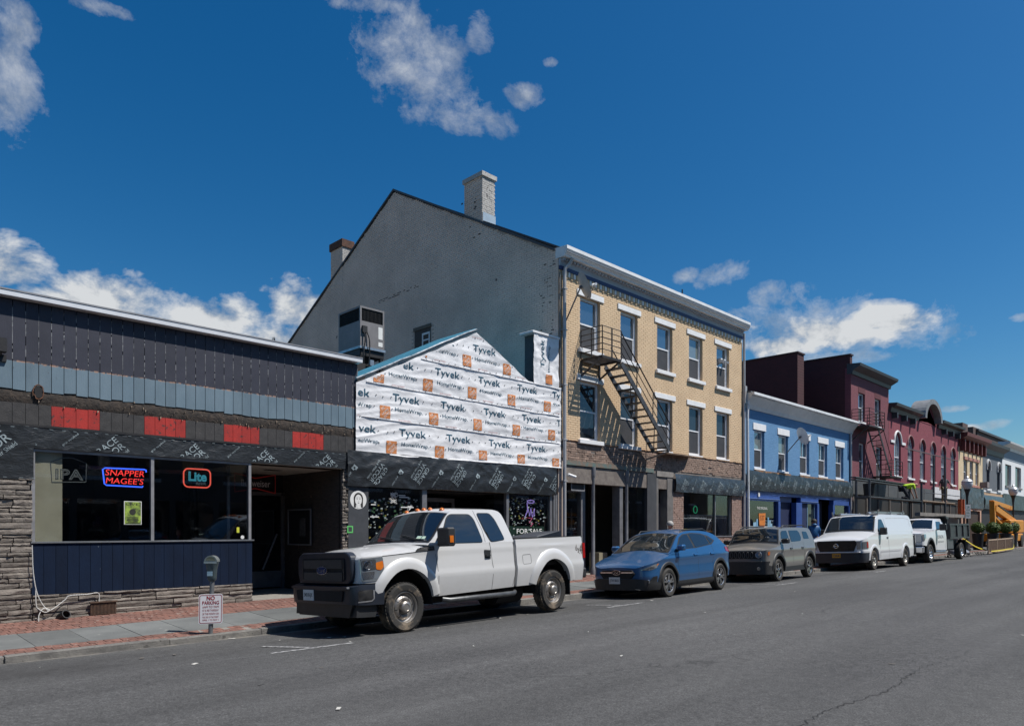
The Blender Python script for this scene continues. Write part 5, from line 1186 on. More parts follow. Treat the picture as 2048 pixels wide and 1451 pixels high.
mb = MB(); mb.bar(s1, s1+off, .05, .05); mb.bar(s1+Vector((-.05, 0, -.05)), (s1.x-.1, FY, s1.z-.25), .05, .05); mb.build('foot_bracket', mat('pale stone foot', (.35, .30, .25)), fe)

# ------------------------------------------------------------------ satellite dishes
def dish(label, c, wall, aim, rx, m_, arm_to, rz=None):
    t_ = thing('satellite_dish', label, 'satellite dish', wall, 'satellite dishes'); n_ = Vector(aim).normalized(); c = Vector(c)
    up = Vector((0, 0, 1)); a = n_.cross(up).normalized(); b = a.cross(n_).normalized(); mb = MB(); V = []; N = 24
    for k_, (rr, dd) in enumerate(((0, 0.0), (.35, .012), (.7, .045), (1.0, .09))):
        for i in range(N): ang = 2*math.pi*i/N; V.append(c+a*math.cos(ang)*rr*rx+b*math.sin(ang)*rr*(rz or rx)+n_*dd)
    F = [(k_*N+i, k_*N+(i+1) % N, (k_+1)*N+(i+1) % N, (k_+1)*N+i) for k_ in range(3) for i in range(N)]
    mb.add(V, F); mb.add([v-n_*.012 for v in V], F); mb.build('reflector', m_, t_, smooth=60, normals=False)
    mb = MB(); mb.tube(c-n_*.05, wall, .022, 8); mb.tube(c-n_*.012, c-n_*.09, .05, 8); mb.build('mast', COLG, t_)
    mb = MB(); f_ = c+n_*rx*1.05-b*rx*.25; mb.tube(c-b*rx*.95, f_, .012, 6); mb.build('arm', COLG, t_)
    mb = MB(); mb.tube(f_-a*.07, f_+a*.07, .04, 8); mb.tube(f_, f_-n_*.09+b*.02, .045, 8); mb.build('feed_horn', WHITE, t_)
    return t_
DSH = mat('grey dish enamel', (.36, .36, .36), (.30, .30, .30), .5)
dish('large grey satellite dish on a mast beside the top window of the yellow building', (15.985, 13.205, 8.55), (16.092, FY, 7.748), (.75, -.55, .42), .37, DSH, None, .40)
dish('white satellite dish between the upper windows of the blue building', (30.74, 13.205, 5.588), (30.901, FY, 4.968), (.75, -.55, .40), .38, WHITE, None, .40)
fl = MB(); fy_ = FY-.02
for dx in (0, .16): fl.box(25.18+dx*1.6, 25.18+dx*1.6+.13, FY+.02, FY+.14, 8.037, 8.165); fl.bar((25.234+dx*1.6, FY+.02, 8.08), (25.234+dx*1.6, FY-.12, 8.015), .10, .08)
tag(fl.build('flood_light', WHITE), 'pair of small white floodlights fixed in the top floor window beside the blue building', 'lamp')

# ================================================================== the blue building
BLUEB = brickmat('blue painted brick', (.10, .235, .42), (.085, .205, .37), (.07, .175, .33), bump=.5, stain=(.13, .27, .45))
BLUET = mat('royal blue joinery', (.035, .085, .30), (.028, .07, .25), .45, scale=3, coords='World')
bb = thing('blue_brick_building', 'two-storey blue painted brick building with white eaves and blue shop front', 'building', (32.612, FY, .25))
BL, BR = 26.966, 38.343
BWX = [(27.843, 28.752), (30.067, 31.008), (32.237, 33.253), (34.301, 35.327), (36.375, 37.37)]
BH = [(a, b, 4.123, 5.684) for a, b in BWX]
mb = MB(); wall_holes(mb, BL, BR, 3.097, 6.518, BH, FY, FY+.3); mb.build('wall', BLUEB, bb)
mb = MB(); mb.box(BR-.2, BR-.01, FY+.3, FY+11, .1, 6.518).box(BL, BR-.2, FY+10.8, FY+11, .1, 6.518).box(BL, BR, FY+.31, FY+3.5, 3.418, 3.482).box(BL, BR, FY+3.4, FY+3.5, .1, 3.418); mb.build('rear_wall', DARK, bb)
for i, (a, b, z0, z1) in enumerate(BH):
    MB().box(a-0.118, b+0.107, FY-.03, FY+.12, z1+.004, z1+0.278).build('lintel', STONEW, bb, bevel=.006)
    sash_window(bb, a+.004, b-.004, z0, z1, FY+.10, fw=.07, up=CURT if i in (0, 1) else GLASS_UP, grid=i > 1)
    MB().box(a-.03, b+.03, FY-.03, FY+.12, z0-.07, z0-.003).build('sill', STONEW, bb)
mb = MB(); mb.prism_x([(FY+.1, 6.476), (FY-.05, 6.476), (FY-.10, 6.625), (FY-.28, 6.861), (FY-.34, 6.925), (FY-.34, 7.053), (FY+.1, 7.074)], BL+.02, BR+.12); mb.build('eaves', mat('cream white eaves', (.66, .66, .64), (.58, .58, .56), .6, scale=3, coords='World'), bb)
MB().box(BL+.02, BR+.14, FY-.44, FY-.345, 6.968, 7.064).build('gutter', WHITE, bb)
mb = MB(); mb.hexa([(BL, FY-.3, 7.053), (BR+.1, FY-.3, 7.053), (BR+.1, FY+8, 8.657), (BL, FY+8, 8.657), (BL, FY-.3, 7.107), (BR+.1, FY-.3, 7.107), (BR+.1, FY+8, 8.71), (BL, FY+8, 8.71)]); mb.build('roof', mat('grey slates', (.11, .12, .13), (.07, .075, .085), .8, scale=6, bump=.6, bscale=14, coords='World'), bb)
sh, wpm = sheet(BL+.05, BR-.05, 3.182, 3.995, FY-.05, .05, 51, .07, ax=1.0, az=1.0, sag=.05); mm = sh.build('membrane', film('dark slate membrane', (.035, .045, .05), .35), bb, smooth=70)
kq = lambda x, y, z: 3.225 < z < 3.974 and BL+.1 < x < BR-.1
for i in range(9):
    pr = MB(); xx = BL+.6+i*1.283; a = R(60); u_, v_ = Vector((math.cos(a), 0, math.sin(a))), Vector((-math.sin(a), 0, math.cos(a)))
    letters(pr, 'GRACE\nVYCOR', (xx, FY-.05, 3.546), .5, .30, u_, v_, warp=wpm, sub=.1); pr = clip(pr, kq)
    if pr.f: pr.build('printed_words', MPRINT, mm, normals=False)
    pr = MB(); emblem_print(pr, xx+0.642, 3.578, FY-.05, .42, wpm, 60); pr = clip(pr, kq)
    if pr.f: pr.build('printed_emblem', MPRINT, mm, normals=False)
for a, b in ((27.8, 31.115), (32.077, 34.108), (34.162, 37.744)): MB().box(a, b, FY-.09, FY+.02, 3.952, 4.027).build('rusty_ledge', mat('rusty ledge', (.30, .17, .08), (.16, .09, .06), .9, scale=6, coords='World'), bb)
# blue shop front
mb = MB(); mb.box(BL+.02, BR, FY-.02, FY+.3, 3.033, 3.204).box(27.158, 30.174, FY-.01, FY+.2, 2.798, 3.027).box(32.312, 34.258, FY-.01, FY+.2, 2.798, 3.027).box(36.087, 38.225, FY-.01, FY+.2, 2.798, 3.027)
for a, b in ((27.105, 27.394), (30.003, 30.206), (31.799, 32.398), (34.108, 34.312), (35.98, 36.193), (38.011, 38.278)): mb.box(a, b, FY-.03, FY+.2, .2, 2.798)
mb.box(27.394, 30.003, FY-.005, FY+.2, .2, 0.745).box(36.193, 38.011, FY-.005, FY+.2, .2, 0.745).box(30.206, 31.799, FY+.2, FY+.3, 2.798, 3.033); mb.build('shop_front', BLUET, bb)
mb = MB(); mb.box(27.158, 30.152, FY-.035, FY-.012, 2.862, 2.883).box(32.344, 34.215, FY-.035, FY-.012, 2.862, 2.883); mb.build('bead_moulding', mat('light blue bead', (.16, .25, .5)), bb)
for a, b in ((27.394, 30.003), (36.193, 38.011)): MB().box(a, b, FY+.08, FY+.088, 0.745, 2.798).build('shop_pane', GLASS_SHOP, bb)
MB().box(30.206, 31.799, FY+.25, FY+.3, .2, 2.798).build('recess_panel', mat('midnight blue panel', (.01, .02, .07)), bb)
dr = MB().box(32.419, 33.2, FY+.1, FY+.16, .22, 2.776).build('door', mat('navy door', (.012, .025, .085)), bb)
MB().box(33.2, 33.274, FY+.08, FY+.16, .22, 2.776).box(34.002, 34.087, FY+.08, FY+.16, .22, 2.776).build('door_frame', mat('steel blue frame', (.10, .19, .30)), bb)
MB().box(33.274, 34.002, FY+.12, FY+.128, .3, 2.776).build('pane', glassmat('blue shop glass', .08, (.02, .03, .035)), bb)
MB().box(34.322, 35.926, FY+.5, FY+.6, .2, 2.99).build('recess_panel', mat('midnight recess', (.006, .012, .045)), bb)
ws = thing('window_mural', 'painted window sign of an orange shield over a pale skyline in the blue shop front', 'sign', (28.655, FY+.07, 0.958))
q = MB(); letters(q, 'THE ORIGINAL', (28.709, FY+.07, 2.487), .95, .11); q.build('heading', PAPER, ws)
q = MB(); q.add([(28.388, FY+.068, 2.263), (28.998, FY+.068, 2.284), (28.955, FY+.068, 1.792), (28.698, FY+.068, 1.493), (28.442, FY+.068, 1.792)], [(0, 1, 2, 3, 4)]); q.build('shield', mat('orange shield', (.62, .20, .035)), ws)
q = MB(); letters(q, '537', (28.698, FY+.064, 2.081), .38, .20, bold=.01); q.box(28.463, 28.923, FY+.063, FY+.065, 1.728, 1.771); q.build('numerals', mat('brown print', (.20, .06, .02)), ws)
q = MB()
for i, (x_, h_) in enumerate(((25.85, .62), (25.98, .5), (26.1, .7), (26.22, .66), (26.36, .74), (27.3, .78), (27.45, .7), (27.58, .6), (27.7, .52), (27.82, .4), (27.94, .3))): q.box(x_*1.0692, x_*1.0692+.13, FY+.069, FY+.071, 1.408-.08*abs(i-5), 1.408-.1*abs(i-5)*.5+h_*.9)
q.build('skyline', mat('pale blue print', (.30, .45, .55), (.12, .3, .48), scale=3), ws)
q = MB(); q.box(27.436, 29.938, FY+.071, FY+.073, 1.686, 1.728); q.build('line', PAPER, ws)
mb = MB(); mb.box(28.121, 28.249, FY-.05, FY-.02, 2.947, 3.118); tag(mb.build('house_number', PAPER), 'small white number plate over the painted window of the blue shop', 'sign')
mb = MB(); mb.path([(38.193, FY-.06, 6.518), (38.193, FY-.06, .4)], .06, 8); mb.build('downpipe', DP, bb, smooth=50)
mb = MB(); mb.path([(27.052, FY-.14, 6.839), (27.073, FY-.10, 6.198), (27.18, FY-.10, .4)], .055, 8); mb.build('downpipe', WHITE, bb, smooth=50)

# ================================================================== the maroon three-storey building
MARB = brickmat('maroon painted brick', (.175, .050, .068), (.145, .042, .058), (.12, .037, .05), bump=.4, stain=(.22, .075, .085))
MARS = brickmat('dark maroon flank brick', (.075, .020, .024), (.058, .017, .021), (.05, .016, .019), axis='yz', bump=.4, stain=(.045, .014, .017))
CHAR = mat('charcoal cornice', (.045, .05, .058), (.033, .037, .043), .5, scale=3, coords='World')
m3 = thing('maroon_brick_building', 'three-storey maroon brick building with charcoal cornice and black fire escape', 'building', (41.058, FY, .3))
ML, MR = 38.385, 44.074
MH = [(39.412, 40.353, 7.267, 8.764), (41.85, 42.748, 7.267, 8.764), (39.519, 40.353, 4.273, 6.144), (42.053, 42.93, 4.273, 6.144)]
mb = MB(); wall_holes(mb, ML, MR, 4.166, 9.887, MH, FY, FY+.3); mb.build('wall', MARB, m3)
for a, b, z0, z1 in MH:
    sash_window(m3, a, b, z0, z1, FY+.10, fw=.07, up=GLASS_UP); MB().box(a-.04, b+.04, FY-.05, FY+.12, z0-.09, z0-.002).build('sill', STONEW, m3)
    MB().box(a-.02, b+.04, FY-.012, FY+.1, z1+.004, z1+0.289).build('lintel', mat('maroon lintel', (.12, .03, .035)), m3)
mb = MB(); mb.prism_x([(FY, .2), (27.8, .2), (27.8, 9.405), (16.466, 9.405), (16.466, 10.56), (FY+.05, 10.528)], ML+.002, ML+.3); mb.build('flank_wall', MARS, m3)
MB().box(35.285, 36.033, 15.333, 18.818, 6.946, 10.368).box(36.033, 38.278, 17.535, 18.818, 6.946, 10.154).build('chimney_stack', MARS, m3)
CAPT = mat('dark coping', (.055, .03, .03)); MB().box(35.285-.05, 36.033+.05, 15.333-.05, 18.818, 10.368, 10.432).build('stack_cap', CAPT, m3); mb = MB()
for (ya, za), (yb, zb) in (((FY, 10.539), (16.488, 10.571)), ((16.498, 9.427), (27.8, 9.427))): mb.hexa([(ML-.04, ya, za), (ML+.36, ya, za), (ML+.36, yb, zb), (ML-.04, yb, zb), (ML-.04, ya, za+.07), (ML+.36, ya, za+.07), (ML+.36, yb, zb+.07), (ML-.04, yb, zb+.07)])
mb.build('coping', CAPT, m3)
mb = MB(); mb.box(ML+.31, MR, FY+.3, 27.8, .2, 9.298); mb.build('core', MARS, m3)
mb = MB(); mb.prism_x([(FY+.2, 9.566), (FY-.06, 9.566), (FY-.10, 9.748), (FY-.34, 9.876), (FY-.45, 9.94), (FY-.48, 10.068), (FY+.2, 10.111)], ML-.02, MR+.15); mb.build('cornice', CHAR, m3)
MB().box(MR-1.0, MR-.1, FY+1.2, FY+1.9, 9.94, 10.902).build('roof_box', CHAR, m3)
def small_fire_escape(label):
    t_ = thing('fire_escape', label, 'fire escape', (40.631, FY-.5, 4.273)); y = 13.045; z = 6.893; a, b = 38.492, 40.738
    mb = MB(); mb.box(a, b, y, FY, z-.06, z); mb.build('landing', IRON, t_)
    for p, q_ in (((a, y, z), (b, y, z)), ((a, y, z), (a, FY, z)), ((b, y, z), (b, FY, z))): rail(p, q_, (0, .5, 1), 5, .85).build('rail', IRON, t_)
    mb = MB(); mb.bar((a+.05, FY, z-.7), (a+.05, y, z-.06), .05); mb.bar((b-.05, FY, z-.7), (b-.05, y, z-.06), .05); mb.build('bracket', IRON, t_)
    p0, p1 = Vector((b-.7, y+.1, z)), Vector((42.128, y+.1, 4.487)); o_ = Vector((0, .5, 0))
    for k_ in (Vector((0, 0, 0)), o_): m_ = MB(); m_.bar(p0+k_, p1+k_, .03, .14); m_.build('stringer', IRON, t_)
    for i in range(10): p = p0.lerp(p1, (i+.5)/10); m_ = MB(); m_.box(p.x-.1, p.x+.1, p.y, p.y+.5, p.z-.012, p.z+.012); m_.build('tread', IRON, t_)
    mb = MB(); mb.tube(p0+Vector((.1, 0, .8)), p1+Vector((.1, 0, .8)), .02, 6); mb.tube(p1, p1+Vector((.1, 0, .8)), .02, 6); mb.build('stair_rail', IRON, t_)
    z = 4.487; a, b = 41.593, 43.625; MB().box(a, b, y, FY, z-.06, z).build('landing', IRON, t_)
    rail((a, y, z), (b, y, z), (0, .5, 1), 4, .85).build('rail', IRON, t_); rail((b, y, z), (b, FY, z), (0, 1), 4, .85).build('rail', IRON, t_)
small_fire_escape('black iron fire escape with two landings on the maroon building')

# ================================================================== the maroon arched-window building
MAR2 = brickmat('wine red painted brick', (.235, .050, .070), (.20, .044, .062), (.16, .04, .053), bump=.35, stain=(.19, .042, .058))
m2 = thing('arched_window_building', 'two-storey wine red building with arched windows and a round pediment', 'building', (51.323, FY, .35))
AL, AR = 44.106, 58.701
AWX = [(45.036, 46.191), (47.452, 48.543), (49.826, 50.895), (52.05, 53.162), (54.424, 55.44), (56.723, 57.845)]
AH = [(a, b, 4.701, 6.679) for a, b in AWX]
def arch_wall(mb, x0, x1, z0, z1, holes, y0, y1, n=8):
    """wall with round-headed openings"""
    rects = [(a, b, za, zb) for a, b, za, zb in holes]; top = max(zb+(b-a)/2 for a, b, za, zb in holes)
    wall_holes(mb, x0, x1, z0, rects[0][3], rects, y0, y1); x = x0; zs = rects[0][3]
    for a, b, za, zb in rects:
        if a > x: mb.box(x, a, y0, y1, zs, top+.02)
        r_ = (b-a)/2; c = (a+b)/2; pr_ = None
        for i in range(n):
            t0, t1 = math.pi*(1-i/n), math.pi*(1-(i+1)/n)
            xa, xb, ha, hb = c+r_*math.cos(t0), c+r_*math.cos(t1), zs+r_*math.sin(t0), zs+r_*math.sin(t1)
            mb.hexa([(xa, y0, ha), (xb, y0, hb), (xb, y1, hb), (xa, y1, ha), (xa, y0, top+.02), (xb, y0, top+.02), (xb, y1, top+.02), (xa, y1, top+.02)])
        x = b
    mb.box(x, x1, y0, y1, zs, top+.02); mb.box(x0, x1, y0, y1, top+.02, z1)
mb = MB(); arch_wall(mb, AL, AR, 3.685, 8.657, AH, FY, FY+.3); mb.build('wall', MAR2, m2)
PALEG = glassmat('pale reflecting glass', .45, (.30, .36, .40)); 
for i, (a, b, z0, z1) in enumerate(AH):
    r_ = (b-a)/2; c = (a+b)/2
    o = MB().box(a, a+.07, FY+.1, FY+.2, z0, z1).box(b-.07, b, FY+.1, FY+.2, z0, z1).box(a+.07, b-.07, FY+.1, FY+.19, (z0+z1)/2+.1, (z0+z1)/2+.15).box(a+.07, b-.07, FY+.1, FY+.19, z0, z0+.07)
    o.path([(c+(r_-.03)*math.cos(math.pi*t/8), FY+.14, z1+(r_-.03)*math.sin(math.pi*t/8)) for t in range(9)], .035, 6); o = o.build('window', VINYL, m2)
    q = MB(); q.add([(a+.03, FY+.16, z0), (b-.03, FY+.16, z0)]+[(c+(r_-.02)*math.cos(math.pi*t/10), FY+.16, z1+(r_-.02)*math.sin(math.pi*t/10)) for t in range(11)], [tuple(range(13))]); q.build('pane', PALEG, o, normals=False)
    MB().box(a-.08, b+.08, FY-.08, FY+.12, z0-.11, z0-.002).build('sill', STONEW, m2)
    q = MB(); q.path([(c+(r_+.06)*math.cos(math.pi*t/10), FY-.01, z1+(r_+.06)*math.sin(math.pi*t/10)) for t in range(11)], .065 if i == 0 else .05, 6)
    if i == 0: q.box(a-.7, a-.05, FY-.06, FY+.02, z1-.1, z1+.05).box(b+.05, b+.7, FY-.06, FY+.02, z1-.1, z1+.05)
    q.build('arch_hood', STONEW if i == 0 else mat('faded hood', (.26, .13, .14)), m2, smooth=60)
MB().box(47.046, AR, FY-.012, FY+.05, 6.433, 6.486).build('string_course', mat('grey string course', (.12, .09, .095)), m2)
mb = MB()
for a, b in ((AL-.02, 49.185), (53.462, AR+.1)): mb = MB(); mb.prism_x([(FY+.3, 8.293), (FY-.10, 8.293), (FY-.16, 8.529), (FY-.42, 8.614), (FY-.45, 8.764), (FY+.3, 8.807)], a, b); mb.build('cornice', CHAR, m2)
for i in range(9):
    x = AL+.5+i*1.66
    if not 48.864 < x < 53.568: MB().box(x, x+.16, FY-.30, FY+.02, 7.962, 8.288).build('bracket', CHAR, m2)
# round pediment: a half drum
pcx, pr_, pz0 = 51.323, 1.871, 8.497; mb = MB(); N = 18
arc = [(pcx+pr_*math.cos(math.pi*i/N), pz0+pr_*.72*math.sin(math.pi*i/N)) for i in range(N+1)]; arci = [(pcx+(pr_-.35)*math.cos(math.pi*i/N), pz0+(pr_*.72-.30)*math.sin(math.pi*i/N)) for i in range(N+1)]
for i in range(N):
    (xa, za), (xb, zb), (xc, zc), (xd, zd) = arc[i], arc[i+1], arci[i+1], arci[i]
    mb.hexa([(xd, FY-.42, zd), (xc, FY-.42, zc), (xc, FY+.5, zc), (xd, FY+.5, zd), (xa, FY-.42, za), (xb, FY-.42, zb), (xb, FY+.5, zb), (xa, FY+.5, za)])
mb.build('pediment_hood', mat('grey lead hood', (.22, .225, .235), (.14, .145, .15), .6, scale=3, coords='World'), m2, smooth=30)
q = MB(); q.add([(x, FY-.02, z) for x, z in arci]+[(49.398, FY-.02, 8.336), (53.248, FY-.02, 8.336)][::-1], [tuple(range(N+3))]); q.build('tympanum', MAR2, m2, normals=False)
mb = MB(); mb.box(AL+.01, AR-.01, FY+.3, FY+12, .2, 8.336); mb.build('core', MARS, m2)
# boarded shop fronts under both maroon buildings
mb = MB(); mb.box(38.439, 52.285, FY-.06, FY+.3, 3.418, 4.166); mb.build('grey_fascia', mat('grey boarded fascia', (.085, .088, .09), (.065, .068, .07), .6, scale=2, coords='World'), m2)
mb = MB()
for i in range(8): mb.box(38.813+i*1.66, 38.813+i*1.66+.05, FY-.075, FY-.061, 3.46, 4.123)
mb.build('fascia_batten', mat('dark batten', (.05, .052, .055)), m2)
MB().box(52.285, AR+.2, FY-.06, FY+.3, 3.685, 4.38).build('white_board', mat('white sheathing', (.62, .62, .63), (.56, .56, .57), .6), m2)
MB().box(38.439, AR, FY+.05, FY+.3, .2, 3.418).box(52.285, AR, FY+.0, FY+.3, 3.418, 3.685).build('shop_wall', mat('dim shop front', (.035, .03, .027), (.02, .018, .016), .6, scale=.7, coords='World'), m2)
mb = MB()
for x in (36.2, 38.0, 39.7, 41.4, 43.4, 45.2, 47.6, 49.2, 51.0, 53.0, 54.5): mb.box(x*1.0692, x*1.0692+.1, FY+.0, FY+.06, .2, 3.418)
mb.box(44.908, AR, FY-.02, FY+.04, 3.311, 3.418); mb.build('shop_posts', mat('weathered post', (.20, .17, .14), (.12, .1, .09)), m2)

# ================================================================== buildings further along
def eaves_prism(mb, x0, x1, z, h, p): mb.prism_x([(FY+.3, z), (FY-.06, z), (FY-.1, z+h*.45), (FY-p, z+h*.75), (FY-p-.03, z+h), (FY+.3, z+h+.03)], x0, x1)
c1 = thing('cream_building', 'narrow cream building with red bracketed cornice and three tall windows', 'building', (62.015, FY, .4))
a, b = 58.722, 65.651; CH = [(60.091, 61.107, 4.936, 6.69), (61.802, 62.764, 4.936, 6.69), (63.47, 64.421, 4.936, 6.69)]
mb = MB(); wall_holes(mb, a, b, 3.097, 7.588, CH, FY, FY+.3); mb.build('wall', mat('cream render', (.62, .50, .33), (.56, .44, .28), .7, scale=2, coords='World'), c1)
for h in CH: sash_window(c1, *h, FY+.1, up=CURT)
mb = MB(); mb.box(59.984, 64.582, FY-.05, FY+.1, 6.7, 6.903).box(59.984, 64.582, FY-.07, FY+.1, 4.754, 4.915); mb.build('lintel_band', mat('pink stone', (.42, .20, .16)), c1)
mb = MB(); eaves_prism(mb, a, b+.3, 7.534, .95, .55)
for i in range(6): mb.box(a+.3+i*1.2, a+.5+i*1.2, FY-.35, FY, 7.213, 8.015)
mb.build('cornice', mat('oxblood cornice', (.16, .035, .03), (.12, .028, .025), .5), c1)
mb = MB(); mb.box(a+.01, b-.01, FY+.3, FY+12, .3, 7.588); mb.build('core', DGREY, c1)
sh, wpm = sheet(a+.3, b-.03, 3.161, 4.701, FY-.05, .05, 61, .12, sag=.03); mm = sh.build('membrane', film('grey-blue membrane', (.06, .085, .10), .4), c1, smooth=70)
for r_ in range(2):
    for i in range(6): pr = MB(); letters(pr, 'GRACE\nVYCOR', (a+1+i*1.15, FY-.05, 3.525+r_*.7), .42, .28, (.6, 0, .8), (-.8, 0, .6), warp=wpm, sub=.2); pr.build('printed_words', MPRINT, mm, normals=False)
mb = MB(); mb.box(59.449, 59.77, FY-.02, FY+.2, .3, 3.15).box(60.518, 60.732, FY-.02, FY+.2, .3, 3.15).box(64.795, 65.17, FY-.02, FY+.2, .3, 3.15).box(59.449, 65.17, FY-.025, FY+.2, 2.99, 3.15); mb.build('shop_frame', mat('pale pink timber', (.55, .36, .26), (.48, .3, .22)), c1)
MB().box(a, b, FY+.1, FY+.3, .3, 3.15).build('shop_wall', mat('brown dim glass', (.05, .03, .022)), c1)
MB().box(64.795, 65.437, FY-.5, FY+.05, 4.808, 5.235).build('window_air_conditioner', mat('grey case', (.25, .22, .22)), c1)

c2_ = thing('slate_grey_building', 'two-storey slate grey building with two narrow hooded windows', 'building', (69.072, FY, .4))
a, b = 65.694, 72.344; CH = [(66.934, 67.896, 4.829, 6.572), (70.516, 71.478, 4.829, 6.572)]
mb = MB(); arch_wall(mb, a, b, 4.166, 7.695, CH, FY, FY+.3); mb.build('wall', mat('slate grey paint', (.115, .125, .14), (.10, .11, .125), .7, scale=2, coords='World'), c2_)
for h in CH:
    r_ = (h[1]-h[0])/2; c = (h[0]+h[1])/2; MB().box(h[0], h[1], FY+.15, FY+.17, h[2], h[3]+r_).build('pane', GL2, c2_)
    q = MB(); q.path([(c+(r_+.06)*math.cos(math.pi*t/8), FY-.03, h[3]+(r_+.06)*math.sin(math.pi*t/8)) for t in range(9)], .10, 6); q.box(h[0]-.16, h[0]-.02, FY-.1, FY+.02, h[3]-.25, h[3]).box(h[1]+.02, h[1]+.16, FY-.1, FY+.02, h[3]-.25, h[3]); q.build('window_hood', mat('pale hood', (.45, .46, .48)), c2_, smooth=60)
    MB().box(h[0]-.25, h[1]+.25, FY-.12, FY+.1, h[2]-.16, h[2]-.002).build('sill', WHITE, c2_)
MB().box(a, b, FY-.04, FY+.2, 4.551, 4.679).build('white_band', WHITE, c2_)
MB().box(a, b, FY-.02, FY+.2, 4.273, 4.546).build('raw_board', mat('raw pine', (.50, .34, .21), (.42, .28, .17)), c2_)
mb = MB(); eaves_prism(mb, a, b+.3, 7.588, .85, .5); mb.build('cornice', CHAR, c2_)
mb = MB(); mb.box(a+.01, b-.01, FY+.31, FY+12, .3, 7.695); mb.build('core', DGREY, c2_)
sh, wpm = sheet(a, b, 3.204, 4.294, FY-.05, .05, 71, .12, sag=.1); sh.build('membrane', film('teal-grey membrane', (.07, .105, .12), .4), c2_, smooth=70)
MB().box(a, b, FY+.1, FY+.3, .3, 3.257).build('shop_wall', mat('black shop front', (.012, .012, .013)), c2_)
MB().box(70.783, 71.852, FY+.0, FY+.1, .4, 3.097).build('grey_panel', mat('grey panel', (.12, .125, .13)), c2_)

c3_ = thing('white_fronted_building', 'white building with paired picture windows beyond the slate grey one', 'building', (76.985, FY, .4))
a, b = 72.387, 84.469; CH = [(73.51, 75.862, 5.342, 7.213), (77.519, 79.978, 5.342, 7.213)]
mb = MB(); wall_holes(mb, a, b, 4.594, 7.588, CH, FY, FY+.3); mb.build('wall', mat('white render', (.72, .73, .74), (.66, .67, .68), .6, scale=2, coords='World'), c3_)
for h in CH:
    MB().box(h[0]+.08, h[1]-.08, FY+.15, FY+.17, h[2]+.08, h[3]-.08).build('pane', glassmat('dull picture glass', .03, (.07, .065, .05)), c3_)
    MB().box(h[0]-.1, h[1]+.1, FY-.1, FY+.1, h[2]-.14, h[2]-.002).build('sill', mat('grey sill', (.2, .2, .2)), c3_)
MB().box(a+.02, b, FY-.02, FY+.3, 7.588, 8.443).build('upper_panel', mat('grey blue siding', (.24, .29, .34)), c3_)
mb = MB(); eaves_prism(mb, a-.1, b, 8.443, .55, .6); mb.build('cornice', WHITE, c3_)
mb = MB(); mb.box(a+.01, b-.01, FY+.31, FY+12, .3, 8.443); mb.build('core', DGREY, c3_)
sh, wpm = sheet(a, b, 3.311, 4.647, FY-.05, .05, 81, .14); sh.build('membrane', film('green-grey membrane', (.055, .08, .085), .4), c3_, smooth=70)
MB().box(a, b, FY+.1, FY+.3, .3, 3.364).build('shop_wall', mat('dim store', (.03, .03, .032)), c3_)
bk = thing('dark_brick_block', 'dark brick block with chimneys rising behind the far shops', 'building', (100, 24, .5))
BKM = brickmat('sooty brick', (.075, .055, .05), (.06, .045, .042), (.05, .04, .04), axis='xz', stain=(.05, .04, .038))
mb = MB(); mb.box(99, 140, 21.5, 40, .3, 13.2); mb.build('wall', BKM, bk); MB().box(98.8, 140, 21.3, 40, 13.2, 13.45).build('coping', DGREY, bk)
for x_ in (93.0, 97.6): MB().box(x_, x_+2.2, 21.6, 23, .3, 13.6).build('chimney', mat('brown chimney brick', (.10, .065, .055)), bk)

# ================================================================== vehicles
def lerp_table(tab):
    def f(x):
        if x <= tab[0][0]: return tab[0][1]
        for (a, u), (b, v) in zip(tab, tab[1:]):
            if x <= b: t = (x-a)/(b-a); return u+(v-u)*t
        return tab[-1][1]
    return f
def smooth_table(tab):
    """monotone-ish smooth curve through table points"""
    n = len(tab); d = [(tab[i+1][1]-tab[i][1])/(tab[i+1][0]-tab[i][0]) for i in range(n-1)]
    m_ = [d[0]]+[0 if d[i-1]*d[i] <= 0 else 2*d[i-1]*d[i]/(d[i-1]+d[i]) for i in range(1, n-1)]+[d[-1]]
    def f(x):
        if x <= tab[0][0]: return tab[0][1]
        if x >= tab[-1][0]: return tab[-1][1]
        for i in range(n-1):
            if x <= tab[i+1][0]:
                h = tab[i+1][0]-tab[i][0]; t = (x-tab[i][0])/h
                return tab[i][1]*(2*t**3-3*t*t+1)+h*m_[i]*(t**3-2*t*t+t)+tab[i+1][1]*(-2*t**3+3*t*t)+h*m_[i+1]*(t**3-t*t)
    return f
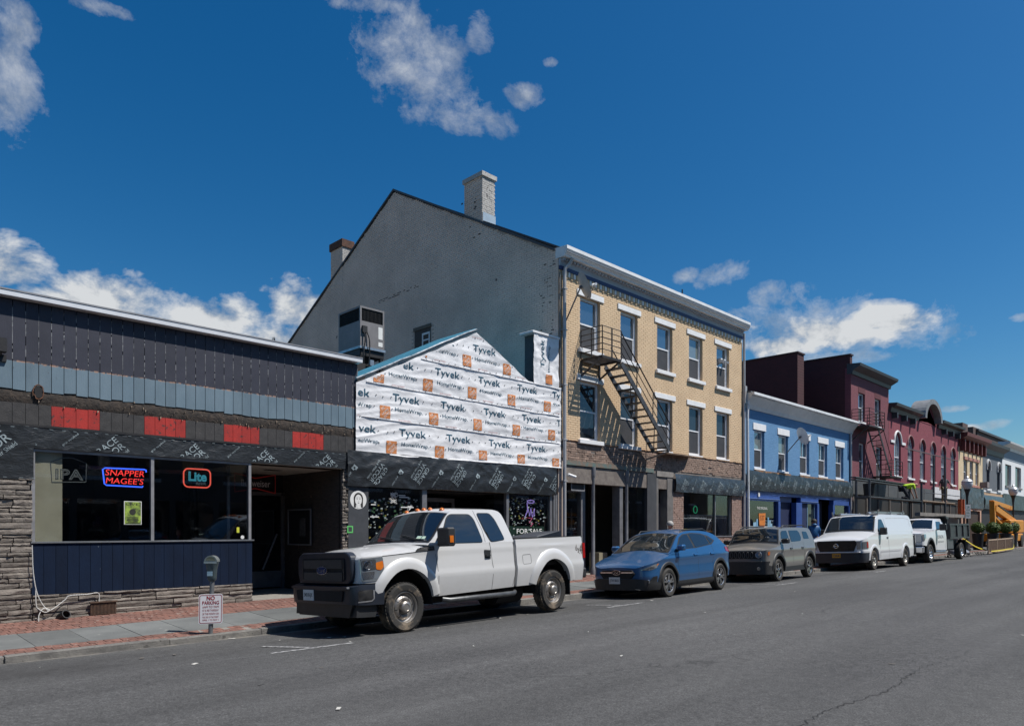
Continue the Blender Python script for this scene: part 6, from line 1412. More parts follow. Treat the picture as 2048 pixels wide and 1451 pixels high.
class Car:
    """a vehicle in its own frame: x runs from nose to tail, y towards the kerb, origin on the ground under the front axle"""
    def __init__(s, name, label, cat, near, yaw, tyre_y, group=None, roll=-2.2, pitch=.25, scale=(1, 1, 1)):
        tyre_y *= scale[1]
        c, sn = math.cos(R(yaw)), math.sin(R(yaw)); z0 = road_z(near[0], near[1])
        loc = (near[0]-sn*tyre_y, near[1]+c*tyre_y, z0+tyre_y*math.sin(R(roll)))
        s.root = thing(name, label, cat, loc, group, rot=(R(roll), R(-pitch), R(yaw)), local=True); s.root.scale = scale
    def part(s, mb, name, m_, parent=None, smooth=None, bevel=0, normals=True): return mb.build(name, m_, parent or s.root, smooth, bevel, normals)
    def shell(s, name, m_, xs, top, bot, hw, arches=(), rows=8, M=10, crown=.03, deck=True, capf=True, capr=True, bf=.03, br=.02, smooth=38):
        X_ = sorted(set(list(xs)+[xc+rx*k/8 for xc, zc, rx, rz in arches for k in range(-8, 9) if min(xs) < xc+rx*k/8 < max(xs)])); X_ = [x for i, x in enumerate(X_) if i == 0 or x-X_[i-1] > 1e-4]
        mb = MB(); cols = []
        for x in X_:
            zb, zt = bot(x), top(x)
            for xc, zc, rx, rz in arches:
                q = 1-((x-xc)/rx)**2
                if q > 0: zb = max(zb, zc+rz*math.sqrt(q))
            cols.append([(x, hw(x, zb+(zt-zb)*j/rows), zb+(zt-zb)*j/rows) for j in range(rows+1)])
        n = rows+1
        for sgn in (-1, 1):
            mb.add([(x, sgn*y, z) for c in cols for x, y, z in c], [(i*n+j, (i+1)*n+j, (i+1)*n+j+1, i*n+j+1) for i in range(len(cols)-1) for j in range(rows)])
        cr = crown if callable(crown) else (lambda x: crown)
        if deck:
            V = []
            for c in cols:
                x, y, z = c[-1]
                for k in range(M+1): v = -1+2*k/M; V.append((x, y*v, z+cr(x)*(1-v*v)))
            mb.add(V, [(i*(M+1)+k, (i+1)*(M+1)+k, (i+1)*(M+1)+k+1, i*(M+1)+k+1) for i in range(len(cols)-1) for k in range(M)])
        for on, c, b in ((capf, cols[0], -bf), (capr, cols[-1], br)):
            if on:
                V = [(x+b*(1-v*v), y*v, z+(cr(x)*(1-v*v)*j/rows if deck else 0)) for j, (x, y, z) in enumerate(c) for v in [-1+2*k/M for k in range(M+1)]]
                mb.add(V, [(j*(M+1)+k, j*(M+1)+k+1, (j+1)*(M+1)+k+1, (j+1)*(M+1)+k) for j in range(rows) for k in range(M)])
        org = Vector((0, 0, 0)); me = mb.mesh(name); bm = bmesh.new(); bm.from_mesh(me); bmesh.ops.remove_doubles(bm, verts=bm.verts, dist=.0008)
        bmesh.ops.recalc_face_normals(bm, faces=bm.faces); bm.to_mesh(me); bm.free()
        for p in me.polygons: p.use_smooth = True
        me.set_sharp_from_angle(angle=R(smooth)); me.materials.append(m_)
        o = bpy.data.objects.new(name, me); COL.objects.link(o); o.parent = s.root; ORG[o.name] = Vector((0, 0, 0)); return o
    def panel(s, name, poly, m_, hw, off=.006, parent=None, sides=(-1, 1), rnd=.0, thick=0.0, step=.14):
        """a piece lying on the body side, given by its outline in x,z"""
        if rnd: poly = round_poly(poly, rnd)
        res = []
        for sgn in sides:
            bm = bmesh.new(); bm.faces.new([bm.verts.new((x, 0, z)) for x, z in poly]); bmesh.ops.triangulate(bm, faces=bm.faces)
            for _ in range(4):
                es = [e for e in bm.edges if e.calc_length() > step]
                if not es: break
                bmesh.ops.subdivide_edges(bm, edges=es, cuts=1); bmesh.ops.triangulate(bm, faces=[f for f in bm.faces if len(f.verts) > 3])
            if thick:
                ex = bmesh.ops.extrude_face_region(bm, geom=list(bm.faces)); 
                for v in ex['geom']:
                    if isinstance(v, bmesh.types.BMVert): v.co.y = 1.0
            for v in bm.verts: v.co.y = sgn*(hw(v.co.x, v.co.z)+off-(thick if v.co.y > .5 else 0))
            bmesh.ops.recalc_face_normals(bm, faces=bm.faces)
            me = bpy.data.meshes.new(name); bm.to_mesh(me); bm.free(); me.materials.append(m_)
            for p in me.polygons: p.use_smooth = not thick
            o = bpy.data.objects.new(name, me); COL.objects.link(o); o.parent = parent or s.root; ORG[o.name] = Vector((0, 0, 0)); res.append(o)
        return res
    def seam(s, pts, hw, m_, name='panel_gap', w=.008, off=.002, sides=(-1, 1)):
        mb = MB()
        for sgn in sides:
            P = [Vector((x, 0, z)) for x, z in pts]; Q = [P[0]]
            for a, b in zip(P, P[1:]):
                k = max(1, int((b-a).length/.1)); Q += [a.lerp(b, (i+1)/k) for i in range(k)]
            for a, b in zip(Q, Q[1:]):
                d = (b-a).normalized(); n = Vector((-d.z, 0, d.x))*w/2
                mb.quad(*[(p.x, sgn*(hw(p.x, p.z)+off), p.z) for p in (a-n, b-n, b+n, a+n)])
        return s.part(mb, name, m_, normals=False)
    def flare(s, xc, zc, r0, r1, hw, m_, a0, a1, bulge=.03, rzf=1.0, name='wheel_arch', n=18):
        for sgn in (-1, 1):
            mb = MB(); V = []; prof = ((0.0, .0, .003), (.18, .0, bulge*.75), (.55, 0, bulge), (1.0, 0, bulge*.8), (1.0, 1, -.09))
            for i in range(n+1):
                a = R(a0+(a1-a0)*i/n)
                for t, k, dy in prof:
                    r = r1+(r0-r1)*t; x = xc+r*math.cos(a); z = zc+r*rzf*math.sin(a); V.append((x, sgn*(hw(x, z)+dy), z))
            k = len(prof); mb.add(V, [(i*k+j, (i+1)*k+j, (i+1)*k+j+1, i*k+j+1) for i in range(n) for j in range(k-1)]); s.part(mb, name, m_, smooth=50)
    def well(s, xc, zc, rx, rz, yo, yi):
        for sgn in (-1, 1):
            mb = MB(); N = 16; V = []
            for yy in (yo, yi): V += [(xc+rx*math.cos(math.pi*i/N), sgn*yy, zc+rz*math.sin(math.pi*i/N)) for i in range(N+1)]
            mb.add(V, [(i, i+1, N+2+i, N+1+i) for i in range(N)]+[tuple(range(N+1, 2*N+2))]); s.part(mb, 'wheel_well', DARK, normals=False)
    def wheels(s, xs, yo, Rr, w, rim, style, tyre_m=RUBBER, rim_m=None, dark_m=PLAST, track_in=0.0):
        """tyre with tread and rim, built once and copied to the other corners"""
        mt = MB(); N = 32
        prof = [(rim*.97, .03), (rim*1.02, .012), (rim*1.10, .004), (Rr*.90, .0), (Rr*.965, .022), (Rr, .055), (Rr, w-.055), (Rr*.965, w-.022), (Rr*.9, w), (rim*1.02, w-.01), (rim*.97, w-.03)]
        mt.lathe(prof, N, (0, 0, 0), 'y')
        for i in range(44):                           # shoulder blocks
            a = 2*math.pi*i/44; ca, sa = math.cos(a), math.sin(a); t = .018
            for y0_, y1_ in ((.03, .075), (w-.075, w-.03)):
                V = []
                for rr in (Rr*.985, Rr+.006):
                    for dx, yy in ((-t, y0_), (t, y0_), (t, y1_), (-t, y1_)): V.append((ca*rr-sa*dx, yy, sa*rr+ca*dx))
                mt.hexa(V)
        me_t = mt.mesh('wheel'); 
        for p in me_t.polygons: p.use_smooth = True
        me_t.set_sharp_from_angle(angle=R(40)); me_t.materials.append(tyre_m)
        mr = MB(); md = MB(); mc = MB()
        if style == 'steel':
            mr.lathe([(rim, .02), (rim*.965, .018), (rim*.93, .03), (rim*.90, .075), (rim*.82, .085), (rim*.72, .06), (rim*.60, .045), (rim*.50, .05), (rim*.44, .07), (.0, .075)], N, (0, 0, 0), 'y')
            for i in range(8):
                a = 2*math.pi*(i+.5)/8; r0, r1 = rim*.58, rim*.78; h = rim*.13
                ca, sa = math.cos(a), math.sin(a); md.add([(ca*r-sa*d, .041 if r < rim*.65 else .066, sa*r+ca*d) for r, d in ((r0, -h*.7), (r0, h*.7), ((r0+r1)/2, h*1.15), (r1, h*.8), (r1, -h*.8), ((r0+r1)/2, -h*1.15))], [(0, 1, 2, 3, 4, 5)])
            holes_ = md.split(); md = None
            mc.lathe([(rim*.40, .07), (rim*.38, -.005), (rim*.30, -.022), (rim*.22, -.025), (rim*.2, -.02), (0, -.02)], 20, (0, 0, 0), 'y')
        else:
            md.lathe([(rim*.96, .05), (rim*.9, .10), (.0, .11)], N, (0, 0, 0), 'y')
            mr.lathe([(rim, .02), (rim*.98, .012), (rim*.92, .022), (rim*.90, .06)], N, (0, 0, 0), 'y')
            k = style[0]; tw = style[1]
            for i in range(k):
                a = 2*math.pi*i/k+.3; ca, sa = math.cos(a), math.sin(a)
                for dd in ((-1, 1) if tw else (0,)):
                    a2 = a+dd*.20; w0, w1 = rim*.10, rim*(.085 if tw else .15)
                    V = []
                    for yy0, yy1 in ((.028, .018), (.075, .06)):
                        for r, wd, yy in ((rim*.16, w0, yy0), (rim*.94, w1, yy1)):
                            cc, ss = (ca, sa) if r < rim*.5 else (math.cos(a2), math.sin(a2))
                            V += [(cc*r-ss*-wd, yy, ss*r+cc*-wd), (cc*r-ss*wd, yy, ss*r+cc*wd)]
                    mr.add(V, [(0, 1, 3, 2), (4, 6, 7, 5), (0, 2, 6, 4), (1, 5, 7, 3)])
            mc.lathe([(rim*.24, .05), (rim*.24, .018), (rim*.16, .008), (0, .008)], 16, (0, 0, 0), 'y')
        mes = []
        for m_, nm, mm in [(mr, 'rim', rim_m or ALU), (mc, 'hub_cap', rim_m or ALU)]+([(md, 'rim_recess', dark_m)] if md else [(h_, 'rim_opening', dark_m) for h_ in holes_]):
            me = m_.mesh(nm); bm = bmesh.new(); bm.from_mesh(me); bmesh.ops.recalc_face_normals(bm, faces=bm.faces); bm.to_mesh(me); bm.free()
            for p in me.polygons: p.use_smooth = True
            me.set_sharp_from_angle(angle=R(35)); me.materials.append(mm); mes.append((nm, me))
        for ax in xs:
            for sgn in (-1, 1):
                o = bpy.data.objects.new('wheel', me_t); COL.objects.link(o); o.parent = s.root
                o.location = (ax, sgn*yo, Rr); o.rotation_euler = (0, rng.uniform(0, 6), 0) if sgn < 0 else (0, 0, math.pi)
                for nm, me in mes: q = bpy.data.objects.new(nm, me); COL.objects.link(q); q.parent = o
    def plate(s, y, z, x, w=.31, h=.155, text='', face=None, ink=None):
        face = face or PAPER; o = s.part(MB().box(x-.008, x, y-w/2, y+w/2, z-h/2, z+h/2), 'number_plate', face)
        q = MB(); letters(q, text, (x-.010, y, z-.005), w*.82, h*.48, (0, -1, 0), (0, 0, 1), bold=.01); s.part(q, 'plate_number', ink or DK, o, normals=False); return o
def round_poly(poly, r):
    out = []; n = len(poly)
    for i in range(n):
        p = Vector(poly[i]); a = Vector(poly[i-1]); b = Vector(poly[(i+1) % n]); da, db = (a-p), (b-p); k = min(r, da.length*.45, db.length*.45)
        pa, pb = p+da.normalized()*k, p+db.normalized()*k
        for t in (0, .33, .67, 1): q = pa.lerp(p, t).lerp(p.lerp(pb, t), t); out.append((q.x, q.y))
    return out
def paint(name, c, flake=0.0, rough=.35, dirt=(.25, .22, .18), dirt_amt=.25):
    m_ = bpy.data.materials.new(name); m_.use_nodes = True; k = NT(m_.node_tree)
    tc = k.add('ShaderNodeTexCoord').outputs['Object']; z = k.add('ShaderNodeSeparateXYZ', {0: tc}).outputs[2]
    d = k.m('MULTIPLY', k.ramp(z, ((.30, 1.0), (.85, .12))), k.ramp(k.noise(tc, 4, 6, .65), ((.35, .2), (.7, 1.0))))
    c_ = k.mix(k.m('MULTIPLY', d, dirt_amt), c, dirt)
    p = k.add('ShaderNodeBsdfPrincipled', {'Base Color': c_, 'Roughness': rough, 'Metallic': flake, 'Coat Weight': .8, 'Coat Roughness': .07})
    k.add('ShaderNodeOutputMaterial', {'Surface': p.outputs[0]}); return m_
GAP = mat('panel gap', (.03, .03, .032)); AMBER = mat('amber lens', (.62, .17, .02), (.5, .12, .015), .15, coat=.6); REDL = mat('red lens', (.36, .012, .012), (.28, .01, .01), .15, coat=.6)
LENS = glassmat('lamp lens', .30, (.16, .18, .20)); LAMPIN = mat('lamp bowl', (.55, .56, .58), (.35, .36, .38), .12, .9, scale=14)
MUDDY = mat('muddy tyre', (.026, .025, .024), (.17, .135, .10), .9, scale=3.2, bump=.4, bscale=60, lo=.40, hi=.50)
DUSTY = mat('dusty tyre', (.030, .029, .028), (.085, .07, .055), .9, scale=4, bump=.3, bscale=60, lo=.4, hi=.55)
NYGOLD = mat('gold plate', (.55, .30, .03), (.48, .26, .03), .5); NAVYINK = mat('navy ink', (.02, .03, .12))

# ------------------------------------------------------------------ white pickup
WP = paint('white truck paint', (.545, .55, .555), 0, .35, (.30, .26, .21), .45)
t = Car('pickup_truck', 'dusty white extended cab pickup with black grille and amber roof lights', 'pickup truck', (6.68, 9.01), 2.0, .97, pitch=.75, scale=(.955, .93, 1))
AR_F = (0.05, .38, .555, .61); AR_R = (3.74, .39, .53, .63)
_pl = smooth_table([(-.82, .86), (-.80, .90), (-.74, .935), (-.64, .955), (-.4, .972), (0, .98), (4.4, .98), (4.7, .965), (4.78, .93)])
def t_hw(x, z):
    b = _pl(x)
    b += .009*math.exp(-((z-1.235)/.035)**2)
    if z > .92: return b-.030*min((z-.92)/.45, 1.3)
    if z > .85: return b+.012*math.sin((.92-z)/.07*math.pi/2)
    return b+.012-.062*min(max((.85-z)/.35, 0), 1)**1.2
xsf = [-.82, -.815, -.80, -.78, -.74, -.70, -.64, -.55, -.45, -.35, .3, .45, .6, .72, 1.0, 1.4, 1.8, 2.2, 2.5, 2.60]
ttop = smooth_table([(-.82, 1.15), (-.78, 1.185), (-.5, 1.195), (.3, 1.245), (.62, 1.325), (.72, 1.335), (2.6, 1.345)])
tbot = lerp_table([(-.82, .80), (-.5, .80), (-.46, .60), (.5, .50), (2.6, .53)])
tcrown = smooth_table([(-.82, .05), (-.76, .075), (-.45, .12), (.2, .13), (.5, .08), (.62, .04), (2.6, .02)])
t.shell('cab_body', WP, xsf, ttop, tbot, t_hw, (AR_F,), 20, 12, tcrown)
t.shell('cargo_bed', WP, [2.68, 2.70, 2.8, 3.0, 3.15, 4.35, 4.5, 4.65, 4.72, 4.76, 4.78], lambda x: 1.375+.008*(x-2.7), lambda x: .53, t_hw, (AR_R,), 20, 4, 0, deck=False, capf=True, capr=True, bf=0, br=.01)
mb = MB(); mb.box(2.70, 4.74, -.93, -.78, 1.375, 1.405).box(2.70, 4.74, .78, .93, 1.375, 1.405).box(2.69, 2.76, -.78, .78, 1.375, 1.40).box(4.68, 4.76, -.78, .78, 1.37, 1.40); t.part(mb, 'bed_rail_cap', PLAST)
mb = MB(); mb.box(2.76, 4.68, -.78, .78, .86, .88).box(2.74, 2.76, -.78, .78, .88, 1.375).box(4.66, 4.68, -.78, .78, .88, 1.375).box(2.76, 4.66, -.79, -.78, .88, 1.375).box(2.76, 4.66, .78, .79, .88, 1.375); t.part(mb, 'bed_liner', PLAST)
def cab_hw(x, z): return .952-.165*min(max((z-1.33)/.55, 0), 1.05)**1.15-(.0 if x < 2.3 else .05*(x-2.3))
croof = smooth_table([(.50, 1.335), (.62, 1.40), (.90, 1.65), (1.12, 1.835), (1.22, 1.885), (1.45, 1.915), (2.25, 1.915), (2.40, 1.885), (2.47, 1.83), (2.56, 1.60), (2.64, 1.36)])
t.shell('cab_roof', WP, [.50, .56, .62, .7, .8, .9, 1.0, 1.08, 1.12, 1.17, 1.22, 1.3, 1.45, 1.8, 2.1, 2.25, 2.34, 2.40, 2.44, 2.47, 2.51, 2.56, 2.6, 2.64], croof, lambda x: 1.33, cab_hw, (), 8, 12, smooth_table([(.5, .02), (.8, .05), (1.2, .055), (2.3, .05), (2.64, .02)]), capf=False, capr=False, smooth=50)
tcr = smooth_table([(.5, .02), (.8, .05), (1.2, .055), (2.3, .05), (2.64, .02)])
def on_top(x, v, hw, roof, crn, off=.006): zt = roof(x); return (x-off*.6, hw(x, zt)*v, zt+crn(x)*(1-v*v)+off)
def glass_top(car, name, m_, x0, x1, vs, hw, roof, crn, off=.007, nx=8, nv=14, taper=0.0, parent=None):
    mb = MB(); mb.grid(lambda u, w: on_top(x0+(x1-x0)*u, (-vs+2*vs*w)*(1-taper*u), hw, roof, crn, off), nx, nv); return car.part(mb, name, m_, parent, smooth=60)
wsh = glass_top(t, 'windscreen_surround', PLAST, .56, 1.135, .985, cab_hw, croof, tcr, .004)
wsg = glass_top(t, 'windscreen', GLASS_CAR, .60, 1.105, .935, cab_hw, croof, tcr, .010)
mb = MB(); mb.grid(lambda u, w: on_top(.63+.05*u, -.80+.10*w, cab_hw, croof, tcr, .014), 1, 1); mb.grid(lambda u, w: on_top(.63+.05*u, -.68+.13*w, cab_hw, croof, tcr, .014), 1, 1); t.part(mb, 'windscreen_stickers', mat('inspection stickers', (.55, .66, .45), (.4, .6, .6), scale=30), wsg)
mb = MB()
for y0, y1 in ((-.55, -.05), (.1, .6)): mb.bar(on_top(.60, y0/.9, cab_hw, croof, tcr, .03), on_top(.68, y1/.9, cab_hw, croof, tcr, .03), .018, .018)
t.part(mb, 'wiper', PLAST)
for poly, nm in (([(0.78, 1.355), (1.08, 1.775), (1.18, 1.825), (1.61, 1.825), (1.70, 1.745), (1.81, 1.35)], 'door_window'), ([(1.82, 1.845), (2.13, 1.845), (2.23, 1.74), (2.39, 1.385), (2.03, 1.35), (1.92, 1.56)], 'rear_window')):
    ex = [(x+(.018 if x > 1.4 and nm[0] == 'd' or x > 2.1 else -.018), z+(.014 if z > 1.6 else -.012)) for x, z in poly]
    fr = t.panel('window_seal', ex, PLAST, cab_hw, .004, rnd=.06); t.panel(nm, poly, GLASS_CAR, cab_hw, .008, rnd=.05)
for pts in ([(.655, 1.30), (.70, 1.04), (.735, .50)], [(1.74, 1.90), (1.86, 1.56), (1.88, 1.35)], [(2.60, 1.33), (2.63, .84), (2.57, .55)]): t.seam(pts, lambda x, z: cab_hw(x, z) if z > 1.34 else t_hw(x, z), GAP, 'door_gap')
t.seam([(1.98, 1.345), (2.03, .90), (2.015, .53)], t_hw, GAP, 'door_gap'); t.seam([(-.42, 1.19), (.25, 1.228), (.62, 1.30)], t_hw, GAP, 'hood_gap', w=.010)
t.seam([(2.86, 1.09), (3.06, 1.095), (3.08, 1.07), (3.085, .95), (3.06, .925), (2.87, .92), (2.845, .94), (2.84, 1.07), (2.86, 1.09)], t_hw, GAP, 'fuel_door', w=.007)
t.panel('fender_vent', [(.24, 1.235), (.30, 1.28), (.37, 1.30), (.645, 1.315), (.655, 1.245)], PLAST, t_hw, .010, thick=.02)
q = MB(); letters(q, 'SUPER DUTY', (.50, -t_hw(.5, 1.28)-.013, 1.275), .26, .035); t.part(q, 'fender_lettering', TRIMG, normals=False)
for o in t.panel('door_handle', [(1.83, 1.07), (1.83, 1.215), (1.975, 1.205), (1.975, 1.06)], PLAST, t_hw, .012, thick=.02): pass
mb = MB(); mb.box(1.845, 1.955, -t_hw(1.9, 1.1)-.04, -t_hw(1.9, 1.1)-.014, 1.10, 1.13); t.part(mb, 'handle_grip', PLAST)
t.flare(.05, .38, .565, .735, t_hw, WP, 166, 13, .045, 1.06); t.flare(3.74, .39, .545, .73, t_hw, WP, 167, 13, .045, 1.09)
t.well(*AR_F, .93, .55); t.well(*AR_R, .93, .55)
t.wheels((0.01, 3.74), .97, .385, .265, .245, 'steel', MUDDY, mat('steel wheel', (.42, .40, .38), (.30, .27, .24), .38, .8, scale=7))
# nose: grille, lamps, bumper
mb = MB(); mb.prism([(-1.0, 0)]*0 or [(-1.03, .79), (-.93, .79), (-.93, 1.215), (-1.0, 1.235)], -.60, .60)
nose = MB()
def front(poly, x0, x1, name, m_, bevel=0, parent=None):   # outline in y,z facing forward
    q = MB(); q.prism_x(poly, x0, x1); return t.part(q, name, m_, parent, bevel=bevel)
NAVYBLK = mat('dark blue-black plastic', (.017, .022, .034), (.013, .017, .026), .38, scale=5)
sur = front(round_poly([(-.74, .79), (.74, .79), (.80, .95), (.79, 1.20), (.66, 1.275), (-.66, 1.275), (-.79, 1.20), (-.80, .95)], .06), -.90, -.76, 'grille_surround', NAVYBLK, .016)
front(round_poly([(-.60, .835), (.60, .835), (.64, .95), (.63, 1.185), (-.63, 1.185), (-.64, .95)], .04), -.907, -.89, 'grille_recess', DARK, 0, sur)
for z in (.905, 1.095):
    q = MB(); q.box(-.925, -.905, -.575, .575, z-.066, z+.066); t.part(q, 'grille_bar', mat('mesh grey', (.035, .035, .036), (.05, .05, .05), .6, scale=60), sur)
q = MB(); q.box(-.922, -.905, -.625, -.595, .86, 1.165).box(-.922, -.905, .595, .625, .86, 1.165); t.part(q, 'grille_side', PLAST, sur)
q = MB(); N = 24; q.add([(-.932, .16*math.cos(2*math.pi*i/N), 1.0+.066*math.sin(2*math.pi*i/N)) for i in range(N)], [tuple(range(N))]); t.part(q, 'badge_rim', CHROME, sur, normals=False)
q = MB(); q.add([(-.936, .142*math.cos(2*math.pi*i/N), 1.0+.053*math.sin(2*math.pi*i/N)) for i in range(N)], [tuple(range(N))]); t.part(q, 'badge_field', mat('badge blue', (.012, .03, .12)), sur, normals=False)
q = MB(); letters(q, 'Ford', (-.939, 0, 1.0), .19, .062, (0, -1, 0), (0, 0, 1), shear=.25); t.part(q, 'badge_script', CHROME, sur, normals=False)
hl = [(-.805, .83), (-.805, 1.165), (-.42, 1.185), (-.40, 1.00), (-.56, .83)]
for o in t.panel('headlamp', hl, LENS, t_hw, .010, rnd=.025, step=.08): pass
t.panel('headlamp_bowl', [(-.785, .99), (-.785, 1.14), (-.55, 1.155), (-.55, 1.0)], LAMPIN, t_hw, .014, rnd=.03, step=.08); t.panel('headlamp_lower_bowl', [(-.785, .86), (-.785, .965), (-.58, .97), (-.61, .87)], LAMPIN, t_hw, .013, rnd=.02, step=.08)
t.panel('turn_signal', [(-.555, 1.0), (-.555, 1.10), (-.425, 1.125), (-.415, 1.03), (-.47, .985)], AMBER, t_hw, .017, rnd=.02, step=.08)
for sgn in (-1, 1):
    q = MB(); q.lathe([(0, 0), (.058, .004), (.066, -.012)], 16, (-.69, sgn*(t_hw(-.69, 1.07)+.015), 1.07), 'y'); t.part(q, 'lamp_reflector', CHROME)
bx = smooth_table([(-.97, .80), (-.95, .89), (-.90, .95), (-.80, .985), (-.42, .99)])
t.shell('front_bumper', NAVYBLK, [-.97, -.965, -.95, -.93, -.90, -.86, -.80, -.70, -.56, -.42], lerp_table([(-.97, .755), (-.8, .785), (-.42, .785)]), lerp_table([(-.97, .50), (-.8, .485), (-.42, .47)]), lambda x, z: bx(x)-.02*abs(z-.64)/.14, (), 4, 8, 0.0, br=0)
q = MB(); q.prism_x([(-.74, .30), (.74, .30), (.86, .52), (-.86, .52)], -.93, -.84); q.prism([(-.90, .31), (-.55, .29), (-.48, .47), (-.88, .52)], -.90, -.74); q.prism([(-.90, .31), (-.55, .29), (-.48, .47), (-.88, .52)], .74, .90); t.part(q, 'air_dam', PLAST)
q = MB(); q.prism_x(round_poly([(-.66, .54), (.66, .54), (.70, .70), (-.70, .70)], .03), -1.003, -.95); t.part(q, 'bumper_slot', DARK)
q = MB(); q.prism_x(round_poly([(-.84, .725), (.84, .725), (.82, .765), (-.82, .765)], .015), -1.012, -.965); t.part(q, 'bumper_step', NAVYBLK)
t.panel('fog_recess', [(-.89, .55), (-.89, .70), (-.64, .71), (-.64, .56)], DARK, lambda x, z: bx(x)-.02*abs(z-.64)/.14, .006, rnd=.03)
t.seam([(-.89, .535), (-.66, .54), (-.62, .57), (-.62, .70)], lambda x, z: bx(x)-.02*abs(z-.64)/.14, TRIMG, 'fog_trim', w=.02, off=.008)
t.plate(.30, .625, -1.006, .32, .165, '34018-JX')
# mirrors, lamps, steps, tail
for sgn in (-1, 1):
    if sgn > 0: continue
    q = MB(); q.box(.62, .80, min(sgn*1.07, sgn*1.36), max(sgn*1.07, sgn*1.36), 1.30, 1.60); m_ = t.part(q, 'mirror', PLAST, bevel=.025)
    q = MB(); q.bar((.78, sgn*.93, 1.42), (.70, sgn*1.12, 1.47), .05, .04); q.bar((.78, sgn*.93, 1.34), (.70, sgn*1.12, 1.36), .05, .04); t.part(q, 'mirror_arm', PLAST, m_)
    q = MB(); q.box(.66, .74, min(sgn*1.352, sgn*1.372), max(sgn*1.352, sgn*1.372), 1.36, 1.47); t.part(q, 'mirror_lamp', AMBER, m_)
    q = MB(); q.box(.80, .806, min(sgn*1.10, sgn*1.34), max(sgn*1.10, sgn*1.34), 1.33, 1.57); t.part(q, 'mirror_glass', LENS, m_)
for sgn in (-1, 1):
    q = MB(); q.box(4.73, 4.80, min(sgn*.86, sgn*.968), max(sgn*.86, sgn*.968), .96, 1.26); t.part(q, 'tail_lamp', REDL)
    q = MB(); q.box(4.26, 4.28, min(sgn*.70, sgn*.95), max(sgn*.70, sgn*.95), .26, .66); t.part(q, 'mud_flap', PLAST)
    q = MB(); q.path([(.85, sgn*.90, .44), (.95, sgn*.97, .42), (2.55, sgn*.98, .415), (2.66, sgn*.90, .43)], .045, 10); t.part(q, 'side_step', mat('scuffed step bar', (.11, .115, .12), (.06, .062, .065), .4, .4, scale=7), smooth=50)
for k, y in enumerate((-.56, -.2, 0, .2, .56)):
    q = MB(); p = on_top(1.24, y/.86, cab_hw, croof, tcr, 0); q.lathe([(.050, 0), (.047, .018), (.033, .040), (0, .052)], 10, (p[0], p[1], p[2]-.01)); t.part(q, 'marker_lamp', AMBER, smooth=60)
q = MB(); q.box(4.80, 4.93, -.90, .90, .56, .76); t.part(q, 'rear_bumper', PLAST, bevel=.03)
q = MB(); letters(q, '4x4', (4.58, -t_hw(4.58, 1.15)-.006, 1.14), .24, .19, bold=.0); t.part(q, 'side_decal', mat('grey decal', (.12, .11, .10)), normals=False)
q = MB(); q.box(-.6, 4.6, -.55, .55, .36, .56).box(-.3, .3, -.85, .85, .33, .43).box(3.5, 3.95, -.85, .85, .33, .45); q.lathe([(0, 2.45), (.22, 2.46), (.22, 3.15), (0, 3.16)], 14, (0, -.45, .42), 'x'); t.part(q, 'chassis', DARK)
bo = MB(); bo.hexa([(3.55, -.70, 1.40), (4.35, -.70, 1.40), (4.35, .1, 1.40), (3.55, .1, 1.40), (3.65, -.68, 1.44), (4.35, -.70, 1.52), (4.35, .1, 1.52), (3.65, .08, 1.44)]); t.part(bo, 'bed_tool_lid', NAVYBLK)
q = MB(); q.box(1.25, 1.45, -.7, -.15, .9, 1.55).box(1.25, 1.45, .15, .7, .9, 1.55); t.part(q, 'seat', DARK)

# ------------------------------------------------------------------ blue crossover
BP = paint('metallic blue paint', (.022, .105, .26), .35, .32, (.12, .12, .13), .2)
s = Car('blue_crossover', 'metallic blue compact crossover parked behind the white pickup', 'car', (14.34, 9.21), 2.6, .88, pitch=.5, scale=(.96, .96, 1))
_ps = smooth_table([(-.90, .50), (-.875, .62), (-.82, .72), (-.72, .80), (-.55, .855), (-.3, .88), (.2, .89), (2.3, .895), (3.0, .88), (3.3, .83), (3.45, .74), (3.52, .62)])
def s_hw(x, z):
    b = _ps(x); k = .02*math.sin(min(max((z-.3)/.75, 0), 1)*math.pi)
    zc = .885+.035*max(0, x)/2.5; return b-.03+k+.020*math.exp(-((z-zc)/.045)**2)-.014*math.exp(-((z-.70)/.09)**2)+.012*math.exp(-((z-.50)/.05)**2)-(.05*max(0, z-1.0)/.15 if z > 1.0 else 0)-(.04*max(0, .34-z)/.14)
stop = smooth_table([(-.90, .70), (-.84, .745), (-.7, .79), (-.4, .86), (-.05, .945), (.25, 1.01), (.5, 1.045), (1.4, 1.085), (2.3, 1.14), (2.9, 1.18), (3.2, 1.13), (3.45, 1.0), (3.52, .90)])
sA, sB = (.0, .33, .40, .42), (2.68, .335, .40, .42)
s.shell('body', BP, [-.90, -.89, -.875, -.85, -.82, -.77, -.72, -.62, -.55, -.42, -.3, .45, .6, .9, 1.2, 1.6, 2.0, 2.25, 3.1, 3.2, 3.3, 3.38, 3.45, 3.49, 3.52], stop, lambda x: .34, s_hw, (sA, sB), 20, 12, smooth_table([(-.9, .02), (-.6, .07), (0, .10), (.4, .06), (.7, .02), (3.5, .02)]))
def sc_hw(x, z): return .835-.21*min(max((z-1.03)/.5, 0), 1.1)**1.1-(.10*max(0, x-2.6))
sroof = smooth_table([(.05, .99), (.2, 1.06), (.5, 1.24), (.8, 1.405), (1.0, 1.475), (1.3, 1.515), (1.75, 1.53), (2.3, 1.50), (2.7, 1.43), (2.95, 1.33), (3.2, 1.18), (3.36, 1.06)])
scr = smooth_table([(.05, .03), (.8, .06), (2.5, .05), (3.4, .02)])
